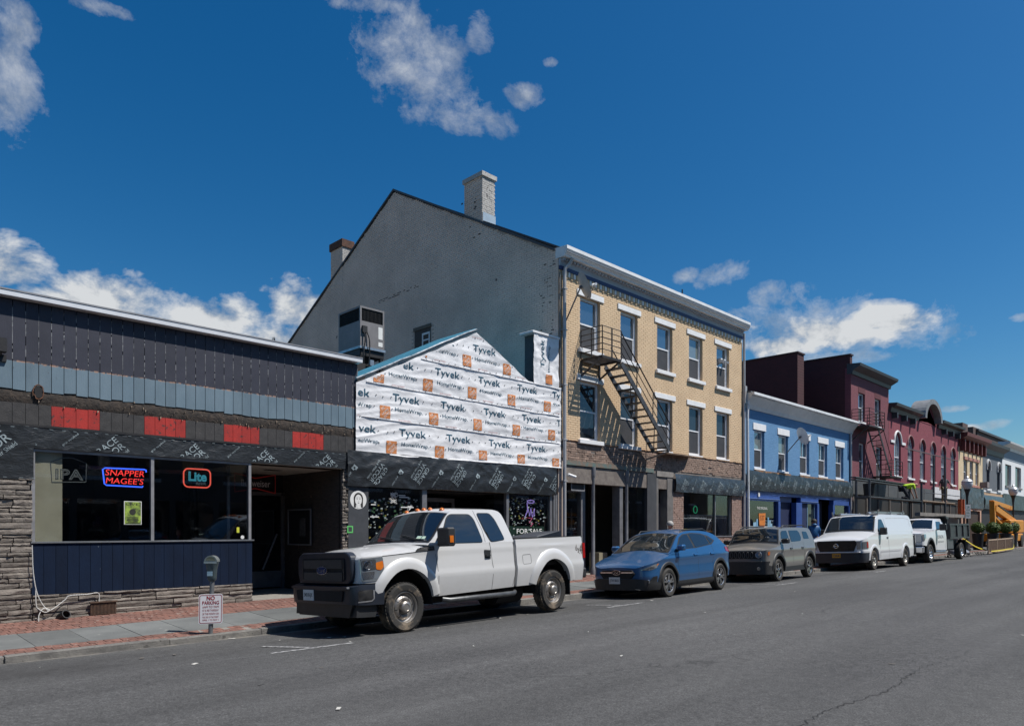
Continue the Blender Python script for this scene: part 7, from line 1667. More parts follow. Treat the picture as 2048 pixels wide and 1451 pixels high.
s.shell('cabin', BP, [.05, .12, .2, .35, .5, .65, .8, .9, 1.0, 1.15, 1.3, 1.6, 2.0, 2.3, 2.5, 2.7, 2.82, 2.95, 3.08, 3.2, 3.36], sroof, lambda x: min(.98, sroof(x)-.005), sc_hw, (), 8, 12, scr, capf=False, capr=False, smooth=50)
glass_top(s, 'windscreen_surround', PLAST, .10, .86, .965, sc_hw, sroof, scr, .004); glass_top(s, 'windscreen', GLASS_CAR, .16, .83, .92, sc_hw, sroof, scr, .009)
glass_top(s, 'rear_glass', GLASS_CAR, 2.78, 3.22, .86, sc_hw, sroof, scr, .009)
s.panel('window_band', [(.46, 1.085), (.82, 1.37), (1.05, 1.445), (1.5, 1.475), (2.0, 1.455), (2.35, 1.39), (2.62, 1.265), (2.40, 1.17), (1.5, 1.10)], PLAST, sc_hw, .004, rnd=.03)
for poly in ([(.56, 1.11), (.86, 1.365), (1.07, 1.425), (1.27, 1.44), (1.36, 1.11)], [(1.36, 1.445), (1.55, 1.455), (1.95, 1.435), (2.17, 1.39), (2.25, 1.18), (1.46, 1.115)], [(2.24, 1.37), (2.36, 1.34), (2.53, 1.26), (2.33, 1.19)]): s.panel('side_window', poly, GLASS_CAR, sc_hw, .008, rnd=.025)
s.seam([(.50, 1.04), (.46, .80), (.50, .45)], s_hw, GAP, 'door_gap'); s.seam([(1.42, 1.08), (1.47, .8), (1.45, .40)], s_hw, GAP, 'door_gap'); s.seam([(2.30, 1.14), (2.33, .95), (2.22, .70)], s_hw, GAP, 'door_gap')
for x in (1.22, 2.10): s.panel('door_handle', [(x, .925), (x, .965), (x+.20, .975), (x+.20, .935)], BP, s_hw, .022, thick=.02, rnd=.015)
s.flare(.0, .33, .40, .475, s_hw, PLAST, 178, -2, .022, 1.04); s.flare(2.68, .335, .40, .475, s_hw, PLAST, 180, 0, .022, 1.04)
s.well(*sA, .83, .5); s.well(*sB, .83, .5)
s.wheels((0.0, 2.68), .88, .335, .22, .225, (5, True), RUBBER, mat('machined alloy', (.50, .50, .51), (.42, .42, .43), .25, .9))
s.shell('sill', PLAST, [.40, .6, 1.2, 2.0, 2.26], lambda x: .355, lambda x: .21, lambda x, z: .885-.03*(x < .42)-.05*max(0, .27-z)/.06, (), 3, 4, 0, bf=0, br=0)
s.shell('lower_bumper', PLAST, [-.92, -.905, -.88, -.84, -.76, -.62, -.48, -.40], lerp_table([(-.92, .46), (-.7, .40), (-.4, .36)]), lambda x: .20, lambda x, z: smooth_table([(-.92, .52), (-.88, .66), (-.80, .76), (-.62, .855), (-.4, .88)])(x)-.03*max(0, .3-z)/.1, (), 4, 10, 0, br=0)
q = MB(); q.prism_x([(-.42, .66), (-.50, .58), (-.40, .47), (.40, .47), (.50, .58), (.42, .66)], -.945, -.90); gr = s.part(q, 'grille', DARK, bevel=.008)
q = MB(); q.box(-.957, -.94, -.46, -.13, .592, .622).box(-.957, -.94, .13, .46, .592, .622); s.part(q, 'grille_wing', CHROME, gr)
q = MB(); N = 20; q.path([(-.952, .11*math.cos(2*math.pi*i/N), .607+.052*math.sin(2*math.pi*i/N)) for i in range(N)], .008, 5, True)
for y, z in ((-.04, .62), (.05, .60), (.0, .595), (.03, .625), (-.02, .59)): q.box(-.956, -.948, y-.012, y+.012, z-.006, z+.006)
s.part(q, 'badge', CHROME, gr)
s.panel('headlamp', [(-.875, .655), (-.80, .715), (-.60, .775), (-.42, .80), (-.50, .70), (-.68, .655)], LENS, s_hw, .008, rnd=.02, step=.06); s.panel('lamp_bowl', [(-.80, .675), (-.66, .735), (-.54, .765), (-.58, .70), (-.7, .675)], LAMPIN, s_hw, .012, rnd=.02, step=.06); s.panel('turn_signal', [(-.52, .735), (-.44, .785), (-.43, .795), (-.5, .785)], AMBER, s_hw, .013, step=.06)
s.panel('fog_recess', [(-.80, .34), (-.66, .50), (-.52, .52), (-.50, .33)], PLAST, s_hw, .008, rnd=.02, step=.06)
for sgn in (-1, 1):
    q = MB(); q.lathe([(0, 0), (.045, .0), (.05, .02)], 12, (-.79, sgn*.755, .395), 'x'); s.part(q, 'fog_lamp', LAMPIN)
    q = MB(); q.box(.38, .56, min(sgn*.87, sgn*1.06), max(sgn*.87, sgn*1.06), 1.06, 1.20); s.part(q, 'mirror', BP, bevel=.035); q = MB(); q.box(.42, .52, min(sgn*.80, sgn*.88), max(sgn*.80, sgn*.88), 1.04, 1.10); s.part(q, 'mirror_foot', PLAST)
    q = MB(); q.path([(1.02, sgn*.60, 1.47), (1.12, sgn*.60, 1.545), (2.3, sgn*.585, 1.565), (2.55, sgn*.57, 1.49)], .018, 6); s.part(q, 'roof_rail', PLAST)
    s.panel('tail_lamp', [(3.05, .98), (3.05, 1.10), (3.40, 1.06), (3.42, .93)], REDL, s_hw, .008, sides=(sgn,), rnd=.02)
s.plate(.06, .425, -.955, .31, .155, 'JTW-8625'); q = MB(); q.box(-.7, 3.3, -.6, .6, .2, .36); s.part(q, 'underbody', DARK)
mb = MB(); mb.bar((-.93, -.50, .235), (-.90, -.62, .215), .02, .02); s.part(mb, 'bumper_accent', CHROME)
mb = MB(); mb.box(-.6, .1, -.30, -.12, .0, .0) if False else None

# ------------------------------------------------------------------ grey SUV
GP = paint('warm grey paint', (.165, .16, .152), .1, .35, (.16, .15, .13), .25)
j = Car('grey_suv', 'boxy warm grey small SUV with seven-slot grille between blue car and white van', 'car', (20.84, 9.59), 2.0, .88, pitch=.4, scale=(.96, .97, 1))
_pj = smooth_table([(-.80, .70), (-.78, .78), (-.72, .83), (-.6, .865), (-.3, .885), (0, .89), (2.9, .89), (3.1, .86), (3.18, .80)])
def j_hw(x, z): return _pj(x)+.012*math.exp(-((z-.93)/.04)**2)-.010*math.exp(-((z-.72)/.1)**2)-.045*max(0, z-.95)/.2-.03*max(0, .5-z)/.15
jtop = smooth_table([(-.80, .93), (-.74, .965), (-.4, 1.0), (0, 1.045), (.2, 1.085), (.5, 1.10), (3.1, 1.15), (3.18, 1.10)])
jA, jB = (.0, .335, .41, .46), (2.50, .335, .41, .46)
j.shell('body', GP, [-.80, -.79, -.78, -.75, -.72, -.66, -.6, -.45, .45, .6, 1.0, 1.5, 2.0, 2.95, 3.05, 3.1, 3.15, 3.18], jtop, lambda x: .40, j_hw, (jA, jB), 18, 12, smooth_table([(-.8, .02), (-.5, .07), (0, .08), (.3, .04), (.6, .01), (3.2, .01)]))
def jc_hw(x, z): return .845-.125*min(max((z-1.08)/.5, 0), 1.1)
jroof = smooth_table([(.12, 1.07), (.22, 1.20), (.34, 1.40), (.46, 1.535), (.6, 1.575), (1.2, 1.60), (2.4, 1.60), (2.85, 1.575), (2.98, 1.50), (3.1, 1.15)])
jcr = lambda x: .05
j.shell('cabin', GP, [.12, .17, .22, .28, .34, .4, .46, .52, .6, .9, 1.2, 1.8, 2.4, 2.7, 2.85, 2.92, 2.98, 3.04, 3.1], jroof, lambda x: 1.06, jc_hw, (), 7, 10, jcr, capf=False, capr=False, smooth=45)
glass_top(j, 'windscreen_surround', PLAST, .16, .485, .965, jc_hw, jroof, jcr, .004); glass_top(j, 'windscreen', GLASS_CAR, .19, .465, .92, jc_hw, jroof, jcr, .009)
for poly in ([(.36, 1.15), (.50, 1.46), (.60, 1.505), (.98, 1.515), (1.02, 1.165)], [(1.14, 1.515), (1.85, 1.515), (1.98, 1.45), (2.03, 1.28), (1.92, 1.18), (1.14, 1.165)], [(2.22, 1.24), (2.24, 1.48), (2.62, 1.46), (2.70, 1.24)]): j.panel('side_window', poly, GLASS_CAR, jc_hw, .007, rnd=.04)
j.seam([(.36, 1.10), (.40, .75), (.46, .5)], j_hw, GAP, 'door_gap'); j.seam([(1.10, 1.12), (1.12, .5)], j_hw, GAP, 'door_gap'); j.seam([(2.05, 1.14), (2.08, .8), (2.0, .66)], j_hw, GAP, 'door_gap')
for x in (.86, 1.80): j.panel('door_handle', [(x, .94), (x, .98), (x+.18, .985), (x+.18, .945)], PLAST, j_hw, .02, thick=.02)
j.flare(.0, .335, .41, .51, j_hw, PLAST, 180, 0, .04, 1.06); j.flare(2.50, .335, .41, .51, j_hw, PLAST, 180, 0, .04, 1.06); j.well(*jA, .84, .5); j.well(*jB, .84, .5)
j.wheels((0, 2.50), .88, .335, .22, .22, (5, False), RUBBER, mat('polished alloy', (.62, .62, .62), (.52, .52, .52), .2, .95))
j.shell('sill', PLAST, [.42, .6, 1.2, 2.08], lambda x: .42, lambda x: .27, lambda x, z: .875, (), 2, 4, 0, bf=0, br=0)
j.shell('lower_bumper', PLAST, [-.84, -.83, -.8, -.74, -.62, -.48, -.42], lambda x: .62, lambda x: .24, lambda x, z: smooth_table([(-.84, .66), (-.80, .78), (-.7, .85), (-.42, .875)])(x), (), 4, 8, 0, br=0)
q = MB(); q.box(-.835, -.80, -.66, .66, .70, .925); gr = j.part(q, 'grille', DARK, bevel=.01)
for i in range(7): q = MB(); y = -.39+i*.13; q.path([(-.842, y+.042*math.cos(a), .815+.085*math.sin(a)) for a in [2*math.pi*k/14 for k in range(14)]], .009, 5, True); j.part(q, 'grille_slot', mat('grey slot ring', (.14, .14, .15), metal=.5, rough=.3), gr)
for sgn in (-1, 1):
    q = MB(); q.lathe([(0, -.845), (.085, -.848), (.10, -.835), (.105, -.82)], 20, (0, sgn*.60, .815), 'x'); j.part(q, 'headlamp', LENS, smooth=40); q = MB(); q.lathe([(.07, -.85), (.10, -.852), (.10, -.845)], 20, (0, sgn*.60, .815), 'x'); j.part(q, 'headlamp_ring', TRIMG)
    q = MB(); q.lathe([(0, -.852), (.055, -.852), (.06, -.84)], 14, (0, sgn*.60, .41), 'x'); j.part(q, 'fog_lamp', LAMPIN)
    q = MB(); q.box(.26, .44, min(sgn*.86, sgn*1.08), max(sgn*.86, sgn*1.08), 1.12, 1.27); j.part(q, 'mirror', PLAST, bevel=.03)
    q = MB(); q.path([(.75, sgn*.68, 1.61), (.9, sgn*.68, 1.665), (2.5, sgn*.68, 1.675), (2.7, sgn*.68, 1.61)], .02, 6); j.part(q, 'roof_rail', PLAST)
j.panel('side_marker', [(-.71, .80), (-.71, .90), (-.62, .905), (-.62, .80)], AMBER, j_hw, .010, rnd=.015)
q = MB(); q.bar((-.845, -.70, .63), (-.845, .70, .63), .03, .03); j.part(q, 'bumper_bead', GP)
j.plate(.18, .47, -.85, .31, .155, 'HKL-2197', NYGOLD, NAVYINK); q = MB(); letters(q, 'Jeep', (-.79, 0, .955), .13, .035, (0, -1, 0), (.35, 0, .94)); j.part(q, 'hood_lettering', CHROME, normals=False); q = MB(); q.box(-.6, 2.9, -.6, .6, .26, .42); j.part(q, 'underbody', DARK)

# ------------------------------------------------------------------ white van
VP = paint('white van paint', (.64, .655, .68), 0, .35, (.28, .26, .24), .25)
v = Car('white_cargo_van', 'white cargo van with black grille and pipe rack on its roof', 'van', (28.47, 9.44), 0, .99)
_pv = smooth_table([(-.98, .80), (-.95, .88), (-.88, .93), (-.75, .965), (-.4, .985), (0, .995), (4.4, 1.0), (4.7, .97), (4.78, .93)])
def v_hw(x, z): return _pv(x)+.010*math.exp(-((z-.72)/.05)**2)+.008*math.exp(-((z-1.30)/.05)**2)-.02*max(0, .55-z)/.2-.03*max(0, z-1.15)/.25
vtop = smooth_table([(-.98, 1.10), (-.92, 1.145), (-.5, 1.23), (0, 1.33), (.35, 1.41), (.6, 1.43), (4.78, 1.45)]); vA, vB = (0, .36, .45, .50), (3.58, .36, .45, .50)
v.shell('body', VP, [-.98, -.97, -.95, -.91, -.88, -.8, -.75, -.6, -.5, .5, .7, 1.2, 2, 2.8, 4.1, 4.4, 4.6, 4.7, 4.75, 4.78], vtop, lerp_table([(-.98, .62), (-.5, .58), (.5, .36), (4.78, .40)]), v_hw, (vA, vB), 20, 12, smooth_table([(-.98, .03), (-.6, .10), (0, .11), (.4, .05), (.7, .01), (4.8, .0)]))
def vc_hw(x, z): return .968-.125*min(max((z-1.40)/.68, 0), 1.05)-(.03*max(0, .8-x))
vroof = smooth_table([(.22, 1.40), (.4, 1.62), (.62, 1.88), (.76, 1.99), (.95, 2.055), (1.4, 2.085), (4.3, 2.085), (4.55, 2.05), (4.66, 1.95), (4.75, 1.42)])
vcr = lambda x: .05
v.shell('upper_body', VP, [.22, .3, .4, .5, .62, .7, .76, .85, .95, 1.1, 1.4, 2, 3, 4, 4.3, 4.45, 4.55, 4.62, 4.66, 4.7, 4.75], vroof, lambda x: 1.40, vc_hw, (), 8, 10, vcr, capf=False, capr=True, smooth=45)
glass_top(v, 'windscreen_surround', PLAST, .24, .775, .965, vc_hw, vroof, vcr, .004); glass_top(v, 'windscreen', GLASS_CAR, .29, .75, .915, vc_hw, vroof, vcr, .009)
v.panel('door_window', [(.52, 1.42), (.86, 1.90), (1.20, 1.90), (1.36, 1.62), (1.38, 1.42)], GLASS_CAR, vc_hw, .007, rnd=.05)
v.seam([(.50, 1.40), (.60, .9), (.66, .42)], v_hw, GAP, 'door_gap', w=.014); v.seam([(1.55, 1.42), (1.60, .42)], v_hw, GAP, 'door_gap', w=.012); v.seam([(1.42, 1.95), (1.55, 1.45)], vc_hw, GAP, 'door_gap', w=.012)
v.seam([(1.70, 1.94), (3.9, 1.96), (4.4, 1.92), (4.45, 1.6)], vc_hw, mat('van panel shade', (.42, .44, .47)), 'shade_or_rub_strip', w=.025); v.seam([(.7, .66), (2.9, .66)], v_hw, mat('van rub strip', (.50, .51, .53)), 'shade_or_rub_strip', w=.03, off=.006)  # upper ribbon is flat, its darker colour paints the pressed panel's shade
v.flare(0, .36, .45, .56, v_hw, VP, 178, 2, .03, 1.08); v.flare(3.58, .36, .45, .56, v_hw, VP, 180, 0, .03, 1.08); v.well(*vA, .94, .55); v.well(*vB, .94, .55)
v.wheels((0, 3.58), .985, .37, .235, .225, 'steel', DUSTY, mat('dull steel wheel', (.40, .39, .37), (.30, .29, .27), .4, .8, scale=6))
q = MB(); q.prism_x([(-.62, .72), (.62, .72), (.72, 1.0), (.70, 1.12), (-.70, 1.12), (-.72, 1.0)], -1.035, -.97); gr = v.part(q, 'grille', mat('gloss black grille', (.012, .013, .015), rough=.2), bevel=.02)
q = MB(); q.path([(-1.045, .075*math.cos(2*math.pi*i/18), .93+.075*math.sin(2*math.pi*i/18)) for i in range(18)], .014, 6, True); q.box(-1.05, -1.04, -.10, .10, .915, .945); v.part(q, 'badge', CHROME, gr)
v.panel('headlamp', [(-.955, .80), (-.955, 1.06), (-.58, 1.08), (-.56, .80)], LENS, v_hw, .008, rnd=.03, step=.08); v.panel('turn_signal', [(-.72, .84), (-.72, 1.05), (-.585, 1.06), (-.57, .84)], REDL, v_hw, .012, rnd=.02, step=.08)
for sgn in (-1, 1):
    q = MB(); q.box(-1.0, -.95, min(sgn*.72, sgn*.86), max(sgn*.72, sgn*.86), .80, 1.08); v.part(q, 'lamp_face', LENS)
    q = MB(); q.box(.60, .80, min(sgn*.99, sgn*1.22), max(sgn*.99, sgn*1.22), 1.30, 1.58); v.part(q, 'mirror', PLAST, bevel=.03)
v.shell('front_bumper', NAVYBLK, [-1.06, -1.05, -1.0, -.93, -.8, -.6, -.47], lambda x: .66, lambda x: .30, lambda x, z: smooth_table([(-1.06, .78), (-1.0, .90), (-.9, .96), (-.47, .99)])(x)-.05*max(0, .42-z)/.12, (), 4, 8, 0, br=0)
q = MB(); q.box(-1.07, -.95, -.84, .84, .665, .715); v.part(q, 'bumper_top', VP, bevel=.015)
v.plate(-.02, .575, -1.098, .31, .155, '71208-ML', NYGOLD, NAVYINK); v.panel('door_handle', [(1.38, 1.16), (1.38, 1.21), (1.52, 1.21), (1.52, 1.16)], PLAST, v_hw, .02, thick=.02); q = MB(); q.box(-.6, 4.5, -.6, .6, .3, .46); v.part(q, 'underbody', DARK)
rk = MB()
for x in (.95, 2.4, 3.9):
    rk.bar((x, -.84, 2.10), (x, .84, 2.10), .05, .04)
    for sgn in (-1, 1): rk.bar((x, sgn*.82, 2.06), (x, sgn*.86, 2.26), .04, .04)
v.part(rk, 'roof_rack', ALU)
q = MB(); q.bar((.7, -.74, 2.17), (4.3, -.74, 2.17), .10, .07); q.tube((.9, -.5, 2.15), (4.2, -.5, 2.15), .05, 8); q.tube((.9, .55, 2.15), (4.2, .55, 2.15), .05, 8); v.part(q, 'rack_pipe', ALU)

# ------------------------------------------------------------------ white dump truck
d = Car('dump_truck', 'white cab dump truck with black steel tipping body behind the van', 'truck', (35.66, 9.46), -.6, 1.0)
_pd = smooth_table([(-1.0, .86), (-.95, .93), (-.8, .975), (-.3, .99), (2.4, .99)])
def d_hw(x, z): return _pd(x)-.03*max(0, z-1.1)/.3
dtop = smooth_table([(-1.0, 1.30), (-.9, 1.33), (-.3, 1.37), (.4, 1.42), (.75, 1.45), (2.4, 1.46)])
d.shell('cab_body', VP, [-1.0, -.98, -.95, -.88, -.8, -.6, -.5, .6, .75, 1.2, 1.8, 2.35], dtop, lerp_table([(-1, .80), (-.5, .75), (.5, .55), (2.4, .52)]), d_hw, ((.0, .41, .55, .62),), 8, 10, smooth_table([(-1, .03), (-.5, .12), (.3, .13), (.7, .04), (2.4, .01)]))
def dc_hw(x, z): return .955-.15*min(max((z-1.44)/.5, 0), 1.05)
droof = smooth_table([(.62, 1.45), (.9, 1.68), (1.2, 1.88), (1.35, 1.94), (1.6, 1.97), (2.15, 1.97), (2.28, 1.93), (2.35, 1.80), (2.38, 1.46)])
d.shell('cab_roof', VP, [.62, .75, .9, 1.05, 1.2, 1.28, 1.35, 1.5, 1.8, 2.15, 2.22, 2.28, 2.32, 2.35, 2.38], droof, lambda x: 1.44, dc_hw, (), 7, 10, lambda x: .05, capf=False, capr=False, smooth=45)
glass_top(d, 'windscreen', GLASS_CAR, .68, 1.22, .93, dc_hw, droof, lambda x: .05, .008); d.panel('door_window', [(1.0, 1.46), (1.33, 1.84), (1.95, 1.84), (2.05, 1.46)], GLASS_CAR, dc_hw, .007, rnd=.05)
d.seam([(.80, 1.42), (.84, .56)], d_hw, GAP, 'door_gap', w=.014); d.seam([(2.12, 1.44), (2.14, .56)], d_hw, GAP, 'door_gap', w=.014)
d.flare(0, .41, .55, .65, d_hw, PLAST, 178, 2, .03, 1.1); d.well(0, .41, .55, .62, .94, .5); d.wheels((0, 4.9), .985, .41, .26, .24, 'steel', RUBBER, CHROME)
q = MB(); q.box(-1.08, -.97, -.64, .64, .80, 1.27); gr = d.part(q, 'grille', PLAST, bevel=.02)
for z in (.90, .99, 1.08, 1.17): q = MB(); q.box(-1.10, -1.07, -.56, .56, z-.022, z+.022); d.part(q, 'grille_bar', DARK, gr)
q = MB(); q.box(-1.10, -1.06, -.64, .64, 1.225, 1.275); d.part(q, 'grille_chrome', CHROME, gr); q = MB(); letters(q, 'GMC', (-1.105, 0, 1.10), .34, .11, (0, -1, 0), (0, 0, 1), bold=.02); d.part(q, 'badge', REDL, gr, normals=False)
d.panel('headlamp', [(-.96, .98), (-.96, 1.26), (-.60, 1.28), (-.62, 1.12), (-.85, .98)], LENS, d_hw, .010, rnd=.03, step=.1)
for sgn in (-1, 1):
    q = MB(); q.box(-1.03, -.95, min(sgn*.66, sgn*.90), max(sgn*.66, sgn*.90), .95, 1.27); d.part(q, 'lamp_face', LENS); q = MB(); q.box(-1.04, -1.0, min(sgn*.66, sgn*.69), max(sgn*.66, sgn*.69), .9, 1.25); d.part(q, 'lamp_chrome', CHROME)
    q = MB(); q.box(.95, 1.15, min(sgn*1.08, sgn*1.36), max(sgn*1.08, sgn*1.36), 1.42, 1.72); m_ = d.part(q, 'mirror', PLAST, bevel=.03); q = MB(); q.bar((1.05, sgn*.95, 1.46), (1.05, sgn*1.12, 1.48), .05, .05); d.part(q, 'mirror_arm', PLAST, m_)
q = MB(); q.prism_x([(-.98, .46), (.98, .46), (1.0, .74), (-1.0, .74)], -1.15, -.9); d.part(q, 'front_bumper', CHROME, bevel=.03); q = MB(); q.box(-1.24, -1.14, -.70, -.58, .40, .86).box(-1.24, -1.14, .58, .70, .40, .86); d.part(q, 'plough_mount', PLAST)
q = MB(); letters(q, 'CONTRACTING', (1.47, -d_hw(1.47, 1.12)-.008, 1.14), .85, .15); letters(q, '(845) 555-0143', (1.47, -d_hw(1.47, .85)-.008, .90), .85, .10); d.part(q, 'door_lettering', mat('faded lettering', (.10, .10, .12)), normals=False)
q = MB(); q.path([(.75, -.94, .48), (2.2, -.95, .47)], .05, 8); d.part(q, 'side_step', ALU)
DB = mat('black dump body', (.030, .032, .036), (.05, .052, .056), .4, .3, scale=3)
mb = MB(); mb.box(2.75, 6.0, -1.02, -.96, 1.03, 1.72).box(2.75, 6.0, .96, 1.02, 1.03, 1.72).box(2.75, 2.81, -.96, .96, 1.03, 1.95).box(5.94, 6.0, -.96, .96, 1.03, 1.72).box(2.81, 5.94, -.96, .96, 1.03, 1.09)
mb.box(2.7, 6.05, -1.06, -1.02, 1.66, 1.74).box(2.7, 6.05, -1.06, -1.02, 1.02, 1.10)
for x in (2.75, 3.9, 4.95, 5.9): mb.box(x, x+.12, -1.07, -1.02, 1.10, 1.66)
mb.hexa([(2.5, -1.0, 1.95), (2.81, -1.0, 1.95), (2.81, 1.0, 1.95), (2.5, 1.0, 1.95), (2.3, -1.0, 2.10), (2.81, -1.0, 2.02), (2.81, 1.0, 2.02), (2.3, 1.0, 2.10)]); d.part(mb, 'tipping_body', DB)
q = MB(); q.box(2.45, 3.4, -1.0, -.55, .55, 1.0).box(2.45, 3.4, .55, 1.0, .55, 1.0); d.part(q, 'tool_locker', mat('grey locker', (.12, .125, .135), (.09, .095, .10), .4, .4)); q = MB(); q.box(-.8, 5.9, -.5, .5, .45, .95); d.part(q, 'chassis', DARK); q = MB(); q.box(5.55, 5.58, -1.0, -.65, .25, .95); d.part(q, 'mud_flap', PLAST)

# ================================================================== street furniture
def at_walk(x, y): return (x, y, walk_z(x, y))
GALV = mat('galvanised post', (.24, .25, .26), (.16, .165, .17), .5, .6, scale=6)
px_, py_ = 4.50, 11.02; pz_ = walk_z(px_, py_)
pm = thing('parking_meter', 'grey domed parking meter on a post at the kerb', 'parking meter', (px_, py_, pz_))
mb = MB(); mb.tube((px_-.012, py_, pz_-.02), (px_+.012, py_, pz_+.80), .034, 12); mb.build('post', GALV, pm, smooth=50)
uR, uF = Vector((.709, -.7056, 0)), Vector((-.7056, -.7086, 0)); o_ = Vector((px_+.012, py_, pz_))    # the meter faces the street end
def mpt(a, b, z): return o_+uR*a+uF*b+Vector((0, 0, z))
mb = MB(); rings = [(.80, .040, .035), (.83, .058, .05), (.86, .062, .052), (.98, .072, .058), (1.06, .088, .062), (1.08, .096, .066), (1.10, .096, .066)]; n = 16
V = [mpt(a*math.copysign(abs(math.cos(t))**.6, math.cos(t)), b*math.copysign(abs(math.sin(t))**.6, math.sin(t)), z) for z, a, b in rings for t in [2*math.pi*i/n for i in range(n)]]
mb.add(V, [(k*n+i, k*n+(i+1) % n, (k+1)*n+(i+1) % n, (k+1)*n+i) for k in range(len(rings)-1) for i in range(n)]); mb.build('housing', mat('meter grey-green', (.085, .115, .125), (.065, .088, .096), .45, .3, scale=8), pm, smooth=40)
mb = MB(); V = [mpt(.098*math.cos(t)*1.0, s*.055, 1.10+.095*math.sin(t)) for s in (-1, 1) for t in [math.pi*i/12 for i in range(13)]]
mb.add(V, [(i, i+1, 14+i, 13+i) for i in range(12)]+[tuple(range(13)), tuple(range(25, 12, -1))]); mb.build('dome', mat('dome metal', (.30, .32, .31), (.2, .22, .21), .35, .5), pm, smooth=30)
mb = MB(); V = [mpt(.072*math.cos(t), .057, 1.115+.06*math.sin(t)) for t in [math.pi*i/10 for i in range(11)]]; mb.add(V, [tuple(range(11))]); mb.build('dome_window', glassmat('meter window', .15, (.14, .15, .09)), pm)
mb = MB(); mb.quad(mpt(-.098, .068, 1.075), mpt(.098, .068, 1.075), mpt(.098, .068, 1.105), mpt(-.098, .068, 1.105)); mb.build('collar_band', ALU, pm)
mb = MB(); mb.quad(mpt(-.05, .063, .885), mpt(.035, .063, .885), mpt(.035, .063, .955), mpt(-.05, .063, .955)); mb.build('payment_sticker', mat('pale blue sticker', (.42, .56, .62), (.2, .35, .45), scale=50, lo=.4, hi=.6), pm)
ns = thing('no_parking_sign', 'white and red no parking sign fixed low on the parking meter post', 'sign', (px_, py_-.04, pz_+.12))
uR0, uF0 = uR, uF; uR, uF = Vector((.93, -.368, 0)), Vector((-.368, -.93, 0)); sw_, sh_, sz_ = .168, .225, pz_+.385; oo = Vector((px_-.01, py_, 0))+uF*.042
def spt(a, b, d=0): return oo+uR*a+uF*d+Vector((0, 0, sz_+b))+uR*(.012*b)
def rrect(w, h, r): return [(sx*(w-r)+r*math.cos(R(a0+90*i/4)), sz2*(h-r)+r*math.sin(R(a0+90*i/4))) for sx, sz2, a0 in ((1, 1, 0), (-1, 1, 90), (-1, -1, 180), (1, -1, 270)) for i in range(5)]
mb = MB(); P = rrect(sw_, sh_, .03); N = len(P); mb.add([spt(a, b, .002) for a, b in P]+[spt(a, b, -.002) for a, b in P], [tuple(range(N)), tuple(range(2*N-1, N-1, -1))]+[(i, (i+1) % N, N+(i+1) % N, N+i) for i in range(N)]); mb.build('plate', mat('sign white', (.66, .65, .68), (.60, .59, .62), .4), ns, normals=False)
REDI = mat('sign red', (.30, .025, .03), (.24, .02, .025), .5)
mb = MB(); Q = rrect(sw_-.012, sh_-.012, .024); Q2 = rrect(sw_-.019, sh_-.019, .02); mb.add([spt(a, b, .004) for a, b in Q]+[spt(a, b, .004) for a, b in Q2], [(i, (i+1) % N, N+(i+1) % N, N+i) for i in range(N)]); mb.build('border', REDI, ns, normals=False)
mb = MB(); up = Vector((0, 0, 1))+uR*.012
for txt, b, w, h, bd in (('NO', .165, .115, .065, .03), ('PARKING', .095, .235, .055, .012), ('6AM TO 9AM', .033, .225, .032, .0), ('1ST & 3RD THURSDAY', -.02, .23, .032, 0), ('OF THE MONTH ON', -.072, .23, .03, 0), ('THIS SIDE OF THE STREET', -.122, .23, .026, 0), ('APRIL 1 TO NOV 1', -.165, .23, .026, 0)):
    letters(mb, txt, spt(0, b, .0045), w, h, uR, up, bold=bd)
mb.build('lettering', REDI, ns, normals=False); uR, uF = uR0, uF0

GLOBE = mat('frosted globe', (.62, .63, .66), (.55, .56, .58), .25, scale=3)
def street_lamp(x, y, label):
    z = walk_z(x, y); l = thing('street_lamp', label, 'street lamp', (x, y, z), 'acorn street lamps')
    mb = MB(); mb.lathe([(.20, 0), (.20, .12), (.15, .18), (.15, .55), (.09, .70), (.065, .9), (.055, 3.1), (.075, 3.15), (.06, 3.2), (.10, 3.55), (.17, 3.75), (.19, 3.80), (0, 3.80)], 14, (x, y, z)); mb.build('post', BLACK, l, smooth=40)
    mb = MB(); mb.lathe([(.17, 3.80), (.27, 3.95), (.315, 4.12), (.30, 4.22)], 18, (x, y, z)); mb.build('globe', GLOBE, l, smooth=60)
    mb = MB(); mb.lathe([(.315, 4.22), (.32, 4.26), (.24, 4.38), (.10, 4.44), (.07, 4.47), (.09, 4.52), (.04, 4.58), (0, 4.62)], 18, (x, y, z)); mb.build('cap', mat('lamp cap', (.52, .53, .55), (.45, .46, .48), .3, .3), l, smooth=40)
    return l
street_lamp(51.216, 11.655, 'acorn street lamp with a parking sign, in front of the cream building')
street_lamp(64.582, 11.708, 'acorn street lamp further along, in front of the white building')
lx, ly = 51.216, 11.655; lz = walk_z(lx, ly)
sg = thing('lamp_post_sign', 'narrow white parking sign strapped to the nearer street lamp', 'sign', (lx, ly, lz+2.0)); oo2 = Vector((lx, ly, 0))+uF*.09
mb = MB(); mb.add([oo2+uR*a+Vector((0, 0, lz+b)) for a, b in ((-.16, 2.0), (.16, 2.0), (.16, 2.85), (-.16, 2.85))], [(0, 1, 2, 3)]); mb.build('plate', PAPER, sg)
mb = MB(); [letters(mb, tx, oo2+uF*.004+Vector((0, 0, lz+b)), .22, .11, uR, (0, 0, 1)) for tx, b in (('2', 2.70), ('HOUR', 2.52), ('PARK', 2.34), ('ONLY', 2.16))]; mb.build('lettering', mat('sign green', (.03, .16, .07)), sg, normals=False)

